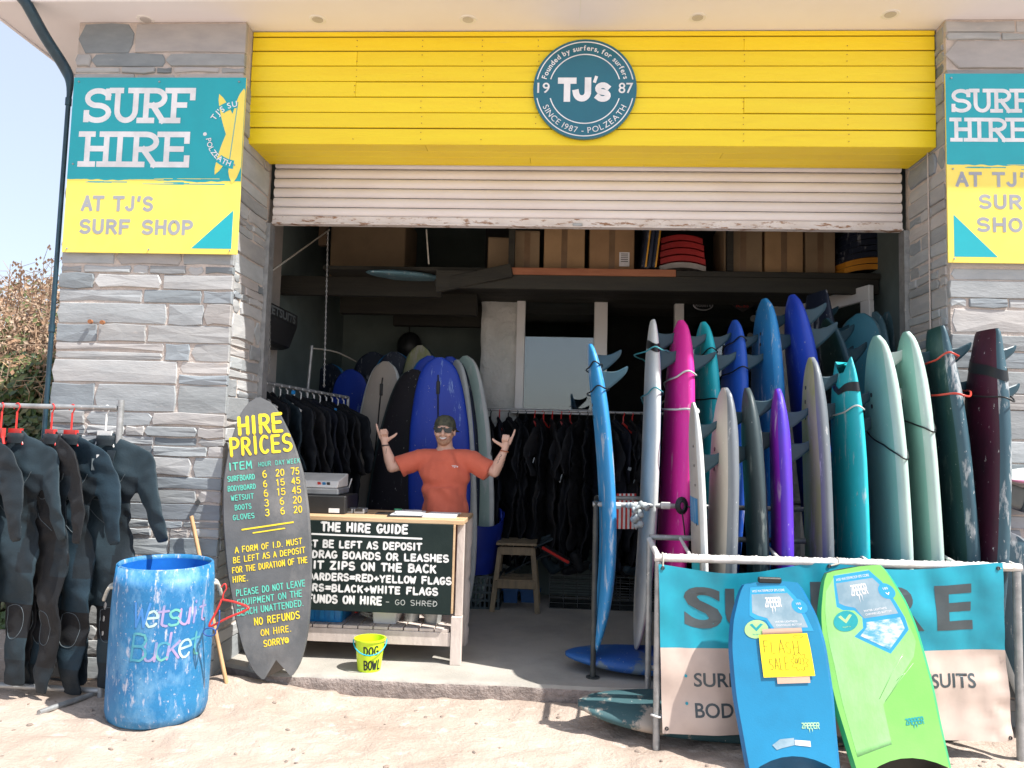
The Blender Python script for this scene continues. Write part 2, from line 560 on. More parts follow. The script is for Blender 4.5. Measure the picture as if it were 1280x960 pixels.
# hand-lettered strokes in a box 4 wide and 6 high
GL = {
    'A': [[(0, 0), (2, 6)], [(2, 6), (4, 0)], [(.9, 2), (3.1, 2)]],
    'B': [[(.3, 0), (.3, 6)], [(.3, 6)] + arc(2.0, 4.6, 1.5, 1.4, 90, -90) + [(.3, 3.2)], [(.3, 3.2)] + arc(2.1, 1.6, 1.8, 1.6, 90, -90) + [(.3, 0)]],
    'C': [arc(2.2, 3, 1.9, 3, 50, 310, 16)],
    'D': [[(.3, 0), (.3, 6)], [(.3, 6)] + arc(1.2, 3, 2.6, 3, 90, -90, 14) + [(.3, 0)]],
    'E': [[(.4, 0), (.4, 6)], [(.4, 6), (3.6, 6)], [(.4, 3.1), (3.2, 3.1)], [(.4, 0), (3.6, 0)]],
    'F': [[(.4, 0), (.4, 6)], [(.4, 6), (3.6, 6)], [(.4, 3.1), (3.1, 3.1)]],
    'G': [arc(2.1, 3, 1.9, 3, 50, 345, 16), [(2.3, 2.5), (4, 2.5)]],
    'H': [[(.3, 0), (.3, 6)], [(3.7, 0), (3.7, 6)], [(.3, 3.1), (3.7, 3.1)]],
    'I': [[(2, 0), (2, 6)]],
    'J': [[(3.2, 6), (3.2, 1.6)] + arc(1.8, 1.6, 1.4, 1.6, 0, -160, 8)],
    'K': [[(.3, 0), (.3, 6)], [(3.7, 6), (.4, 2.6)], [(1.4, 3.6), (3.8, 0)]],
    'L': [[(.5, 6), (.5, 0)], [(.5, 0), (3.6, 0)]],
    'M': [[(.1, 0), (.4, 6)], [(.4, 6), (2, 2)], [(2, 2), (3.6, 6)], [(3.6, 6), (3.9, 0)]],
    'N': [[(.3, 0), (.3, 6)], [(.3, 6), (3.7, 0)], [(3.7, 0), (3.7, 6)]],
    'O': [arc(2, 3, 1.9, 3, 90, 450, 20)],
    'P': [[(.4, 0), (.4, 6)], [(.4, 6)] + arc(2.0, 4.4, 1.7, 1.6, 90, -90) + [(.4, 2.8)]],
    'Q': [arc(2, 3, 1.9, 3, 90, 450, 20), [(2.6, 1.4), (4, -.4)]],
    'R': [[(.4, 0), (.4, 6)], [(.4, 6)] + arc(2.0, 4.5, 1.6, 1.5, 90, -90) + [(.4, 3)], [(1.9, 3), (3.8, 0)]],
    'S': [arc(2, 4.5, 1.7, 1.5, 35, 270, 12)[:-1] + arc(2, 1.5, 1.8, 1.5, 90, -145, 12)],
    'T': [[(2, 0), (2, 6)], [(0, 6), (4, 6)]],
    'U': [[(.3, 6), (.3, 2)] + arc(2, 2, 1.7, 2, 180, 360, 10) + [(3.7, 6)]],
    'V': [[(0, 6), (2, 0)], [(2, 0), (4, 6)]],
    'W': [[(-.2, 6), (.9, 0)], [(.9, 0), (2, 4.4)], [(2, 4.4), (3.1, 0)], [(3.1, 0), (4.2, 6)]],
    'X': [[(.1, 6), (3.9, 0)], [(3.9, 6), (.1, 0)]],
    'Y': [[(0, 6), (2, 3)], [(4, 6), (2, 3)], [(2, 3), (2, 0)]],
    'Z': [[(.2, 6), (3.8, 6)], [(3.8, 6), (.2, 0)], [(.2, 0), (3.8, 0)]],
    '0': [arc(2, 3, 1.7, 3, 90, 450, 18)],
    '1': [[(2.2, 0), (2.2, 6)], [(2.2, 6), (1.2, 5)]],
    '2': [arc(2, 4.3, 1.6, 1.7, 165, -35, 10) + [(.3, 0)], [(.3, 0), (3.7, 0)]],
    '3': [arc(1.9, 4.5, 1.6, 1.5, 150, -90, 12), arc(1.9, 1.6, 1.8, 1.6, 90, -150, 12)],
    '4': [[(2.8, 0), (2.8, 6)], [(2.8, 6), (.2, 2)], [(.2, 2), (4, 2)]],
    '5': [[(3.4, 6), (.7, 6)], [(.7, 6), (.5, 3.2)], [(.5, 3.2)] + arc(1.9, 1.9, 1.8, 1.9, 110, -150, 12)],
    '6': [arc(3.0, 3.3, 2.6, 2.7, 95, 180, 8) + arc(2, 1.8, 1.6, 1.8, 180, 540, 16)],
    '7': [[(.2, 6), (3.8, 6)], [(3.8, 6), (1.4, 0)]],
    '8': [arc(2, 4.5, 1.5, 1.5, -90, 270, 16), arc(2, 1.5, 1.8, 1.5, 90, 450, 16)],
    '9': [arc(2, 4.2, 1.6, 1.8, 0, 360, 16), [(3.6, 4.2), (2.6, 0)]],
    '.': [[(1.8, .1), (2.1, .1)]], '-': [[(.6, 3), (3.4, 3)]], '=': [[(.2, 4), (3.8, 4)], [(.2, 2), (3.8, 2)]],
    '+': [[(.3, 3), (3.7, 3)], [(2, 4.7), (2, 1.3)]], "'": [[(2, 6), (1.8, 4.8)]],
    ':': [[(1.9, 4), (2.1, 4)], [(1.9, 1), (2.1, 1)]],
    '@': [arc(2, 3, 2.2, 2.4, 0, 360, 18), arc(2, 3, 1.2, 1.3, 200, 340, 6), [(1.3, 3.9), (1.4, 3.9)], [(2.6, 3.9), (2.7, 3.9)]],
    # lower case
    'e': [[(.4, 2), (3.5, 2.3)] + arc(2, 2, 1.7, 2, 10, 320, 14)], 't': [[(1.8, 5.2), (1.8, .8)] + arc(2.8, .8, 1, .8, 180, 300, 5), [(.5, 3.8), (3.2, 3.8)]],
    's': [arc(2, 3, 1.4, 1, 30, 270, 10)[:-1] + arc(2, 1, 1.5, 1, 90, -150, 10)], 'u': [[(.5, 4), (.5, 1.4)] + arc(1.9, 1.4, 1.4, 1.4, 180, 350, 8) + [(3.3, 4)], [(3.3, 4), (3.4, 0)]],
    'i': [[(2, 0), (2, 4)], [(2, 5.3), (2, 5.5)]], 'c': [arc(2.2, 2, 1.7, 2, 45, 315, 12)], 'k': [[(.5, 0), (.5, 6)], [(3.2, 4), (.6, 1.8)], [(1.4, 2.4), (3.4, 0)]],
    'r': [[(.8, 0), (.8, 4)], arc(2.2, 2.6, 1.4, 1.4, 180, 60, 6)], 'n': [[(.6, 0), (.6, 4)], arc(1.9, 2.4, 1.3, 1.6, 180, 0, 8) + [(3.2, 0)]],
    'o': [arc(2, 2, 1.7, 2, 90, 450, 14)], 'h': [[(.6, 0), (.6, 6)], arc(1.9, 2.4, 1.3, 1.6, 180, 0, 8) + [(3.2, 0)]],
    'l': [[(2, 0), (2, 6)]], 'd': [arc(1.8, 2, 1.5, 2, 0, 360, 14), [(3.3, 0), (3.3, 6)]], 'a': [arc(1.8, 2, 1.5, 2, 0, 360, 14), [(3.3, 0), (3.3, 4)]],
}
# slab-serif capitals for the printed shop signs
GS = {
    'S': [arc(2, 4.45, 1.75, 1.5, 25, 270, 14)[:-1] + arc(2, 1.5, 1.85, 1.5, 90, -150, 14), [(3.65, 5.85), (3.65, 4.6)], [(.2, .15), (.2, 1.5)]],
    'U': [[(.7, 6), (.7, 2)] + arc(2.2, 2, 1.5, 2, 180, 360, 12) + [(3.7, 6)], [(-.3, 6), (1.2, 6)], [(2.8, 6), (4.6, 6)]],
    'R': [[(.9, 0), (.9, 6)], [(-.2, 6)] + arc(2.3, 4.5, 1.55, 1.5, 90, -90, 12) + [(.9, 3)], [(2.0, 3), (3.7, 0)], [(3.6, 0), (4.4, 0)], [(-.1, 0), (1.9, 0)]],
    'F': [[(.9, 0), (.9, 6)], [(-.2, 6), (3.9, 6)], [(3.9, 6), (3.9, 4.6)], [(.9, 3.1), (2.6, 3.1)], [(.15, 0), (1.65, 0)]],
    'H': [[(.7, 0), (.7, 6)], [(3.5, 0), (3.5, 6)], [(.7, 3.1), (3.5, 3.1)], [(-.3, 6), (1.4, 6)], [(2.8, 6), (4.3, 6)], [(-.2, 0), (1.6, 0)], [(2.6, 0), (4.5, 0)]],
    'I': [[(2, 0), (2, 6)], [(.9, 6), (2.5, 6)], [(.8, 0), (3.2, 0)]],
    'E': [[(.9, 0), (.9, 6)], [(-.2, 6), (3.8, 6)], [(3.8, 6), (3.8, 4.7)], [(.9, 3.1), (3, 3.1)], [(-.1, 0), (3.9, 0)], [(3.9, 0), (3.9, 1.3)]],
}


def ribbon(mb, pts, w, fn, layer, square=False):
    "flat stroke along 2-D points, mapped to the surface by fn(x, y, lift)"
    P = [Vector((x, y)) for x, y in pts]
    Q = [P[0]]
    for p in P[1:]:
        if (p - Q[-1]).length > 1e-5:
            Q.append(p)
    P = Q
    if len(P) < 2:
        return
    # subdivide so that strokes can follow curved surfaces
    Q = [P[0]]
    for a, b in zip(P, P[1:]):
        n = max(1, int((b - a).length / .06))
        for k in range(1, n + 1):
            Q.append(a.lerp(b, k / n))
    P = Q
    N = len(P)
    Lf, Rt = [], []
    for i in range(N):
        d = P[min(i + 1, N - 1)] - P[max(i - 1, 0)]
        d.normalize()
        nn = Vector((-d.y, d.x))
        Lf.append(P[i] + nn * w / 2)
        Rt.append(P[i] - nn * w / 2)
    d0 = (P[0] - P[1]).normalized()
    d1 = (P[-1] - P[-2]).normalized()
    if square and not (N > 6 and (P[0] - P[-1]).length < w * .5):
        Lf[0] += d0 * w / 2
        Rt[0] += d0 * w / 2
        Lf[-1] += d1 * w / 2
        Rt[-1] += d1 * w / 2
    caps = 0 if square or (N > 6 and (P[0] - P[-1]).length < w * .5) else 4

    def capp(c, d):
        nn = Vector((-d.y, d.x))
        return [c + nn * w / 2 * cos(pi * k / (caps + 1)) + d * w / 2 * sin(pi * k / (caps + 1)) for k in range(1, caps + 1)]
    lift = .0005 + .00012 * layer
    b = len(mb.v)
    pts2 = Lf + Rt
    mb.add([fn(p.x, p.y, lift) for p in pts2], [(i, N + i, N + i + 1, i + 1) for i in range(N - 1)])
    if caps:
        c0 = capp(P[0], d0)
        c1 = capp(P[-1], d1)
        mb.add([fn(p.x, p.y, lift) for p in [Rt[0]] + c0[::-1] + [Lf[0]]], [list(range(caps + 2))])
        mb.add([fn(p.x, p.y, lift) for p in [Lf[-1]] + c1[::-1] * 0 + c1 + [Rt[-1]]], [list(range(caps + 2))[::-1]])


def letter(mb, ch, x, y, size, w, fn, font=GL, aspect=1.0, slant=0.0, jit=0.0, rr=None, square=False, base=0):
    s = size / 6
    rr = rr or RND
    for k, st in enumerate(font.get(ch, [])):
        k += base
        pts = []
        for (a, b) in st:
            a += rr.uniform(-jit, jit)
            b += rr.uniform(-jit, jit)
            pts.append((x + (a * aspect + slant * b) * s, y + b * s))
        ribbon(mb, pts, w, fn, k, square)


def write(name, text, x, y, size, w, fn, mat_, parent, font=GL, aspect=1.0, track=1.5, fit=None, slope=0.0, jit=0.0, slant=0.0, align='l', seed=1, square=False):
    "one line of lettering as one mesh; fit = total width"
    rr = random.Random(seed)
    s = size / 6

    def adv(c):
        return {' ': 2.6, 'I': 1.9, '.': 1.6, "'": 1.4, 'M': 4.3, 'W': 4.6, '1': 2.6, 'i': 1.6, 'l': 1.6}.get(c, 4.0)

    def off(c):
        return {'I': -1.05, '.': -1.2, "'": -1.3, '1': -.7, 'i': -1.2, 'l': -1.2}.get(c, 0)
    if fit:
        tot = sum(adv(c) for c in text) + track * (len(text) - 1)
        aspect = fit / (tot * s)
    mb = MB()
    cx = x
    if align == 'c':
        cx = x - (sum(adv(c) for c in text) + track * (len(text) - 1)) * s * aspect / 2
    x0 = cx
    for ic, c in enumerate(text):
        if c != ' ':
            letter(mb, c, cx + off(c) * s * aspect, y + (cx - x0) * slope, size * (1 + rr.uniform(-jit, jit) * .4), w, fn, font, aspect, slant, jit, rr, square, 7 * (ic % 2))
        cx += (adv(c) + track) * s * aspect
    return mb.build(name, mat_, parent)


_font_cache = {}


def font_mesh(text, size, bold=0.0, shear=0.0, space=1.0):
    cu = bpy.data.curves.new('t', 'FONT')
    cu.body = text
    cu.size = size
    cu.offset = bold
    cu.shear = shear
    cu.space_character = space
    cu.resolution_u = 4
    o = bpy.data.objects.new('t', cu)
    COL.objects.link(o)
    dg = bpy.context.evaluated_depsgraph_get()
    dg.update()
    me = bpy.data.meshes.new_from_object(o.evaluated_get(dg))
    bpy.data.objects.remove(o)
    bpy.data.curves.remove(cu)
    return me


def print_text(name, text, size, org, ux, uy, mat_, parent, bold=0.0, fit=None, lift=.0007, fn=None, shear=0.0, space=1.0, fith=None):
    "printed lettering in the built-in sans face; org = lower left corner of the glyphs"
    me = font_mesh(text, size, bold, shear, space)
    xs = [v.co.x for v in me.vertices]
    ys = [v.co.y for v in me.vertices]
    x0, x1, y0, y1 = min(xs), max(xs), min(ys), max(ys)
    kx = fit / (x1 - x0) if fit else 1.0
    ky = fith / (y1 - y0) if fith else 1.0
    ux, uy = Vector(ux), Vector(uy)
    nn = ux.cross(uy).normalized()
    for v in me.vertices:
        a, b = (v.co.x - x0) * kx, (v.co.y - y0) * ky
        v.co = fn(a, b, lift) if fn else Vector(org) + ux * a + uy * b + nn * lift
    me.name = name
    return link_mesh(name, me, mat_, parent)


def ring_text(name, text, c, R, size, a_mid, ux, uy, mat_, parent, inside=False, bold=0, step=None, lift=.0007):
    "letters round a circle; a_mid in degrees, top = 90"
    ux, uy, c = Vector(ux), Vector(uy), Vector(c)
    nn = ux.cross(uy).normalized()
    wds = []
    mes = []
    for ch in text:
        if ch == ' ':
            wds.append(size * .32)
            mes.append(None)
            continue
        me = font_mesh(ch, size, bold)
        xs = [v.co.x for v in me.vertices]
        wds.append(max(xs) - min(xs) + size * (step or .13))
        mes.append((me, (max(xs) + min(xs)) / 2))
    tot = sum(wds)
    mb = MB()
    pos = -tot / 2
    for ch, w, mm in zip(text, wds, mes):
        p = pos + w / 2
        pos += w
        if mm is None:
            continue
        me, mx = mm
        sgn = 1 if inside else -1
        a = radians(a_mid) + sgn * p / R
        rad = ux * cos(a) + uy * sin(a)
        tan = (ux * -sin(a) + uy * cos(a)) * sgn
        upv = -rad if inside else rad
        base = c + rad * R
        mb.add([base + tan * (v.co.x - mx) + upv * v.co.y + nn * lift for v in me.vertices], [list(f.vertices) for f in me.polygons])
        bpy.data.meshes.remove(me)
    return mb.build(name, mat_, parent)


def flat_fn(org, ux, uy):
    org, ux, uy = Vector(org), Vector(ux).normalized(), Vector(uy).normalized()
    nn = ux.cross(uy).normalized()
    return lambda a, b, l: org + ux * a + uy * b + nn * l
# ------------------------------------------------------------------ the setting: sand, slab, walls
XL, XR, YP, YB, YS = -2.109, 2.437, 4.841, 4.966, 5.413
ZS, ZB, ZSH, SLAB, XLO = 4.372, 3.58, 3.148, 0.12, -3.282
from mathutils import noise as mnoise


def sand_h(x, y):
    if y > YP + .12 and x > XL:
        return -.08
    h = .022 * mnoise.noise((x * 1.3, y * 1.5, 0)) + .018 * mnoise.noise((x * 4.2, y * 5.0, 3)) + .010 * mnoise.noise((x * 11, y * 13, 5))
    h += .011 * max(0, mnoise.noise((x * 7 + 4, y * 9, 9)) - .12) * 3 * .5
    h -= .02 * max(0, mnoise.noise((x * 3.1 + 9, y * 4.0, 2)) - .25)
    if y > 4.0 and x < XR:
        t = max(0, 1 - abs(y - 4.8) / .3)
        h += .05 * t * t * (.55 + .6 * mnoise.noise((x * 1.7, 7, 1))) * (1.4 if x < -1.3 else .6)
    h += .075 * math.exp(-((x + 1.95) / .35) ** 2 - ((y - 4.85) / .2) ** 2)
    fade = min(1, max(0, (14 - abs(y - 4)) / 8))
    return h * fade


def axis_pts(lo, hi, step, far):
    a = []
    x = lo
    while x <= hi + 1e-6:
        a.append(x)
        x += step
    g = step
    x = hi
    while x < far:
        g *= 1.45
        x += g
        a.append(x)
    g = step
    x = lo
    b = []
    while x > -far:
        g *= 1.45
        x -= g
        b.append(x)
    return b[::-1] + a


gx = axis_pts(-3.6, 3.4, .024, 900)
gy = axis_pts(3.3, 5.0, .022, 900)
gv = [(x, y, sand_h(x, y)) for y in gy for x in gx]
nx = len(gx)
gf = [(j * nx + i, j * nx + i + 1, (j + 1) * nx + i + 1, (j + 1) * nx + i) for j in range(len(gy) - 1) for i in range(nx - 1)]
gm = bpy.data.meshes.new('sand')
gm.from_pydata(gv, [], gf)
gm.polygons.foreach_set('use_smooth', [True] * len(gm.polygons))
setp(link_mesh('sand', gm, m_sand), 'pale pink beach sand in front of the shop', 'sand', kind='structure')

# small stones and bits of weed on the sand
mb = MB()
rs = random.Random(5)
for i in range(70):
    px, py = rs.uniform(0, 1280), rs.uniform(868, 958)
    p = gz(px, py, 0)
    if p.y > 4.7:
        continue
    r = rs.uniform(.004, .012)
    p.z = sand_h(p.x, p.y) + r * .2
    mb.ball(p, (r * rs.uniform(.8, 2.0), r * rs.uniform(.8, 1.6), r * .6), 6, 4, Euler((0, 0, rs.uniform(0, 3))).to_matrix())
m_pebble = mat('pebbles', (.27, .21, .17), (.19, .155, .13), rough=.8)
setp(mb.build('pebbles', m_pebble), 'tiny pebbles and bits strewn on the sand', 'pebbles', kind='stuff')

# concrete slab with a broken front edge
mb = MB()
rs = random.Random(3)
n = 110
xs = [XL - .02 + (5.2) * i / n for i in range(n + 1)]
fy = [YP + .02 + .05 * mnoise.noise((x * 1.9, 1, 1)) + .018 * mnoise.noise((x * 9, 2, 2)) + (0.16 * max(0, -1.75 - x) / .35) for x in xs]
rows = []
for k in range(n + 1):
    x, y = xs[k], fy[k]
    j = mnoise.noise((x * 14, 5, 3)) * .012
    rows.append([V(x, y + .03 + j, -.12), V(x, y + j, SLAB - .05), V(x, y + .004, SLAB - .018), V(x, y + .022 + j, SLAB), V(x, y + .6, SLAB), V(x, 10, SLAB)])
vv = [p for r in rows for p in r]
q = 6
ff = [(k * q + i, (k + 1) * q + i, (k + 1) * q + i + 1, k * q + i + 1) for k in range(n) for i in range(q - 1)]
mb.add(vv, ff)
mb.mi = [1 if (i % (q - 1)) < 2 else 0 for i in range(len(ff))]
setp(mb.build('concrete_floor', [m_conc, m_lip], smooth='angle'), 'bare concrete shop floor with a broken front edge', 'floor', kind='structure')


setp(MB().b2((-2.44, YS - .1, -.1), (XL - .0, 10.1, SLAB - .001)).build('concrete_floor', m_conc), 'strip of concrete floor along the left inner wall', 'floor', kind='structure')


def stone_face(parent, org, ux, width, z0, z1, nrm, seed, wob=.0, skip=None, flush_end=False):
    "random courses of slate, each stone an object"
    rr = random.Random(seed)
    org, ux, nrm = Vector(org), Vector(ux), Vector(nrm)
    z = z0
    cnt = 0
    while z < z1 - .03:
        t = rr.random()
        h = rr.uniform(.045, .07) if t < .30 else rr.uniform(.08, .125) if t < .74 else rr.uniform(.13, .19)
        h = min(h, z1 - z)
        if z1 - z - h < .045:
            h = z1 - z
        a = 0.0
        while a < width - .02:
            l = min(.85, max(.11, h * rr.uniform(1.2, 7.0)))
            if width - a - l < .09:
                l = width - a
            cells = [(a, z, l, h)]
            if h > .11 and l > .22 and rr.random() < .28:
                k = rr.uniform(.4, .6)
                cells = [(a, z, l, h * k), (a + (0 if rr.random() < .5 else l * .3) * 0, z + h * k, l, h * (1 - k))]
            for (ca, cz, cl, ch) in cells:
                g = rr.uniform(.003, .009)
                x0, x1, y0, y1 = ca + g, ca + cl - g, cz + g * .8, cz + ch - g * .8
                if flush_end and ca + cl > width - .001:
                    x1 = width
                e = min(cl, ch)
                jx = lambda: rr.uniform(-.014, .014) * min(1, e / .1)
                jy = lambda: rr.uniform(-.012, .012)
                m1, m2 = rr.uniform(.3, .7), rr.uniform(.3, .7)
                cut = rr.choice([.02, .05, .12, .3, .7]) * rr.uniform(.6, 1) * ch
                pts = [(x0 + cut * .6, y0), (x0 + (x1 - x0) * m1, y0 + jy()), (x1 - cut * .3, y0), (x1, y0 + ch * .3), (x1 + jx() * .5, y1 - ch * .3),
                       (x1 - cut * .4, y1), (x0 + (x1 - x0) * m2, y1 + jy()), (x0 + cut * .5, y1), (x0 + jx() * .6, (y0 + y1) / 2)]
                if flush_end and ca + cl > width - .001:
                    pts[2:6] = [(x1, y0), (x1, y0 + ch * .3), (x1, y1 - ch * .3), (x1, y1)]
                pr = rr.uniform(.005, .018)
                cx, cy = (x0 + x1) / 2, (y0 + y1) / 2
                m = len(pts)
                ins = min(.004, ch * .08)

                def P(x, y, d):
                    return org + ux * x + Vector((0, 0, 1)) * y + nrm * d
                vs_ = [P(x, y, -.02) for x, y in pts] + [P(x, y, pr - .006) for x, y in pts]
                tl = [rr.uniform(-.003, .003) for _ in pts]
                vs_ += [P(x + (ins if x < cx else -ins), y + (ins if y < cy else -ins), pr + tl[i]) for i, (x, y) in enumerate(pts)]
                vs_.append(P(cx + rr.uniform(-.1, .1) * cl, cy, pr + rr.uniform(-.002, .005)))
                fs = []
                for i in range(m):
                    k = (i + 1) % m
                    fs += [(i, k, m + k, m + i), (m + i, m + k, 2 * m + k, 2 * m + i), (2 * m + i, 2 * m + k, 3 * m)]
                me = bpy.data.meshes.new('stone')
                me.from_pydata(vs_, [], fs)
                link_mesh('stone', me, m_slate[rr.choice([0, 0, 0, 1, 1, 2, 3])], parent)
                cnt += 1
            a += l
        z += h
    return cnt


# left pillar
lp = thing('stone_pillar', 'slate stone pillar on the left, under the sign with the big SURF HIRE', 'stone wall', (XLO + .5, YP, 0))
MB().b2((XLO + .012, YP + .008, -.2), (XL - .008, YS + .02, ZS - .002)).build('mortar', m_mortar, lp)
stone_face(lp, (XLO, YP + .01, -.06), (1, 0, 0), XL - XLO, 0, ZS + .05, (0, -1, 0), 11, flush_end=True)
stone_face(lp, (XL - .01, YP + .02, -.02), (0, 1, 0), YS - YP - .06, 0, ZB + .4, (1, 0, 0), 12)
# rust stain patch and old fixings on the left pillar
m_rust = mat('rust', (.26, .10, .04), (.33, .16, .08), .4, .6, 20, rough=.9)
mb = MB()
for (px, py) in [(113, 402), (128, 403)]:
    mb.disc(at(px, py, YP - .028), .014, n=10, thick=.02)
mb.build('old_fixing', m_rust, lp)
MB().tube([at(247, 628, YP + .01), at(247, 628, YP - .03)], .016, 10).build('pipe_stub', m_blacks, lp)

# right pillar
rp = thing('stone_pillar', 'slate stone pillar on the right, behind the row of dark surfboards', 'stone wall', (XR + .5, YP, 0))
MB().b2((XR + .008, YP + .008, -.2), (5.2, YS + .02, ZS - .002)).build('mortar', m_mortar, rp)
stone_face(rp, (XR, YP + .01, -.06), (1, 0, 0), .78, 0, ZS + .05, (0, -1, 0), 21)
stone_face(rp, (XR + .01, YS - .03, -.02), (0, -1, 0), YS - YP - .06, 0, ZS, (-1, 0, 0), 22)
MB().b2((XR - .03, YS - .035, SLAB), (XR + .02, YS + .05, ZSH)).build('guide_rail', m_galv, rp)
# white mortar repair and cable on the jamb
mb = MB()
mb.tube([V(XR - .014, YP + .22, z) for z in (1.2, 2.2, ZB)], .005, 6)
mb.build('cable', m_mortar, rp)
MB().b2((XL - .02, YS - .045, SLAB), (XL + .028, YS + .05, ZSH)).build('guide_rail', m_galv, lp)

# walls of the shop behind
ow = thing('shop_room', 'dim inner walls of the surf shop', 'room', (0, 7, 0), kind='structure')
MB().b2((XLO + .02, YS + .02, -.2), (-2.45, 10.2, ZS - .002)).build('wall_left', m_plaster_l, ow)
MB().b2((2.62, YS + .02, -.2), (5.2, 10.2, ZS - .002)).build('wall_right', m_plaster_l, ow)
MB().b2((-2.45, 8.7, SLAB - .02), (-.72, 8.8, ZS - .002)).build('wall_back', m_plaster, ow)
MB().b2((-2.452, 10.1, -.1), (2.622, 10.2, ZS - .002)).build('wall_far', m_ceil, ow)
MB().b2((-2.449, YS + .06, SLAB), (-2.42, 6.55, 3.6)).build('plaster_panel', mat('pale_plaster', (.52, .48, .44), (.42, .40, .37), .4, .6, 3, rough=.9, bump=.2), ow)
# rough limewashed partition with openings
Yq = 7.7
pxs = [at(x, 450, Yq).x for x in (600, 645, 758, 842, 952, 1003, 1140)]
ztop = 3.05
mb = MB()


def rough_pier(x0, x1, z0, z1, y, th, name, parent, seed):
    nxx, nzz = max(3, int((x1 - x0) / .035)), max(3, int((z1 - z0) / .035))
    v_, f_ = [], []
    for j in range(nzz + 1):
        for i in range(nxx + 1):
            x, z = x0 + (x1 - x0) * i / nxx, z0 + (z1 - z0) * j / nzz
            edge = min(i, nxx - i) == 0
            d = .035 * mnoise.noise((x * 6, z * 6, seed)) + .018 * mnoise.noise((x * 15, z * 15, seed + 4))
            v_.append((x + (.02 * mnoise.noise((z * 5, seed, i)) if edge else 0), y - d - (0 if not edge else -.03), z))
    w = nxx + 1
    f_ = [(j * w + i, j * w + i + 1, (j + 1) * w + i + 1, (j + 1) * w + i) for j in range(nzz) for i in range(nxx)]
    b = MB()
    b.add(v_, f_)
    b.b2((x0 + .01, y + .045, z0), (x1 - .01, y + th, z1))
    return b.build(name, m_lime, parent, smooth=True)


rough_pier(pxs[0], pxs[1] + .03, SLAB, ztop, Yq, .3, 'limewash_pier', ow, 1)
rough_pier(pxs[4], pxs[5] + .25, SLAB, ztop, Yq, .3, 'limewash_pier', ow, 5)
MB().b2((pxs[0] + .02, Yq + .05, SLAB), (pxs[0] + .12, 8.75, ZS)).build('wall_return', m_plaster, ow)
MB().b2((pxs[1], Yq + .03, SLAB), (pxs[2], Yq + .2, 1.72)).build('wall_below_window', m_plaster, ow)
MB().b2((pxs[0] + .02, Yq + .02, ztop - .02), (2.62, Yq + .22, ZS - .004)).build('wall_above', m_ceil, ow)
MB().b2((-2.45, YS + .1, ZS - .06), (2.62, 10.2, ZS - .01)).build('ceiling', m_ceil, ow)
MB().b2((2.2, Yq + .05, SLAB), (2.62, Yq + .2, ztop)).build('wall_end', m_plaster, ow)

# window in the partition
wt = thing('shop_window', 'white framed inner window reflecting the bright beach', 'window', (pxs[1] + .4, Yq, 1.7))
wz0, wz1 = at(700, 512, Yq).z, at(700, 366, Yq).z
fr = MB()
fr.b2((pxs[1], Yq - .07, wz0), (pxs[1] + .085, Yq + .03, wz1))
fr.b2((pxs[2] - .13, Yq - .07, wz0), (pxs[2], Yq + .03, wz1))
fr.build('frame', m_whitepaint, wt, bevel=.004)
MB().b2((pxs[1] - .03, Yq - .10, wz0 - .05), (pxs[2] + .02, Yq + .03, wz0)).build('sill', m_whitepaint, wt, bevel=.004)
MB().b2((pxs[1] + .087, Yq - .065, wz1 - .05), (pxs[2] - .132, Yq + .02, wz1)).build('head', m_whitepaint, wt, bevel=.004)
MB().b2((pxs[1] + .087, Yq - .02, wz0 + .002), (pxs[2] - .132, Yq - .008, wz1 - .052)).build('pane', m_glass, wt)
# glazed door with stickers
dt = thing('glazed_door', 'dark glazed inner door with round and oval stickers', 'door', (pxs[3] + .4, Yq, SLAB))
fr = MB()
fr.b2((pxs[3], Yq - .06, SLAB), (pxs[3] + .09, Yq + .03, wz1))
fr.b2((pxs[4] - .03, Yq - .06, SLAB), (pxs[4] + .02, Yq + .03, wz1))
fr.b2((pxs[3] + .092, Yq - .055, wz1 - .05), (pxs[4] - .032, Yq + .02, wz1))
fr.build('frame', m_whitepaint, dt, bevel=.004)
MB().b2((pxs[3] + .092, Yq - .02, SLAB), (pxs[4] - .032, Yq - .008, wz1 - .052)).build('pane', m_glass, dt)
c = at(879, 381, Yq - .026)
mb = MB()
mb.tube([c + V(.095 * cos(t), 0, .052 * sin(t)) for t in [2 * pi * k / 24 for k in range(24)]], .006, 6, closed=True)
st = mb.build('sticker', m_greyprint, dt)
print_text('sticker_lettering', "Robin's", .06, c + V(-.075, 0, -.022), (1, 0, 0), (0, 0, 1), m_greyprint, st, fit=.15)
c = at(928, 382, Yq - .026)
MB().prism([(-.11, 0), (0, -.065), (.11, 0), (0, .065)], .004, Matrix.Translation(c) @ Matrix.Rotation(pi / 2, 4, 'X')).build('sticker', m_blacks, dt)
print_text('sticker_lettering', 'ICSS', .05, c + V(-.06, -.005, -.018), (1, 0, 0), (0, 0, 1), m_red, dt, fit=.12)
mb = MB()
for (px, py, r) in [(942, 398, .05), (938, 420, .045), (922, 404, .03), (945, 432, .03), (930, 436, .035)]:
    mb.disc(at(px, py, Yq - .026), r * .7, n=16, thick=.004)
mb.build('round_stickers', mat('sticker_grey', (.16, .18, .18), rough=.5), dt)
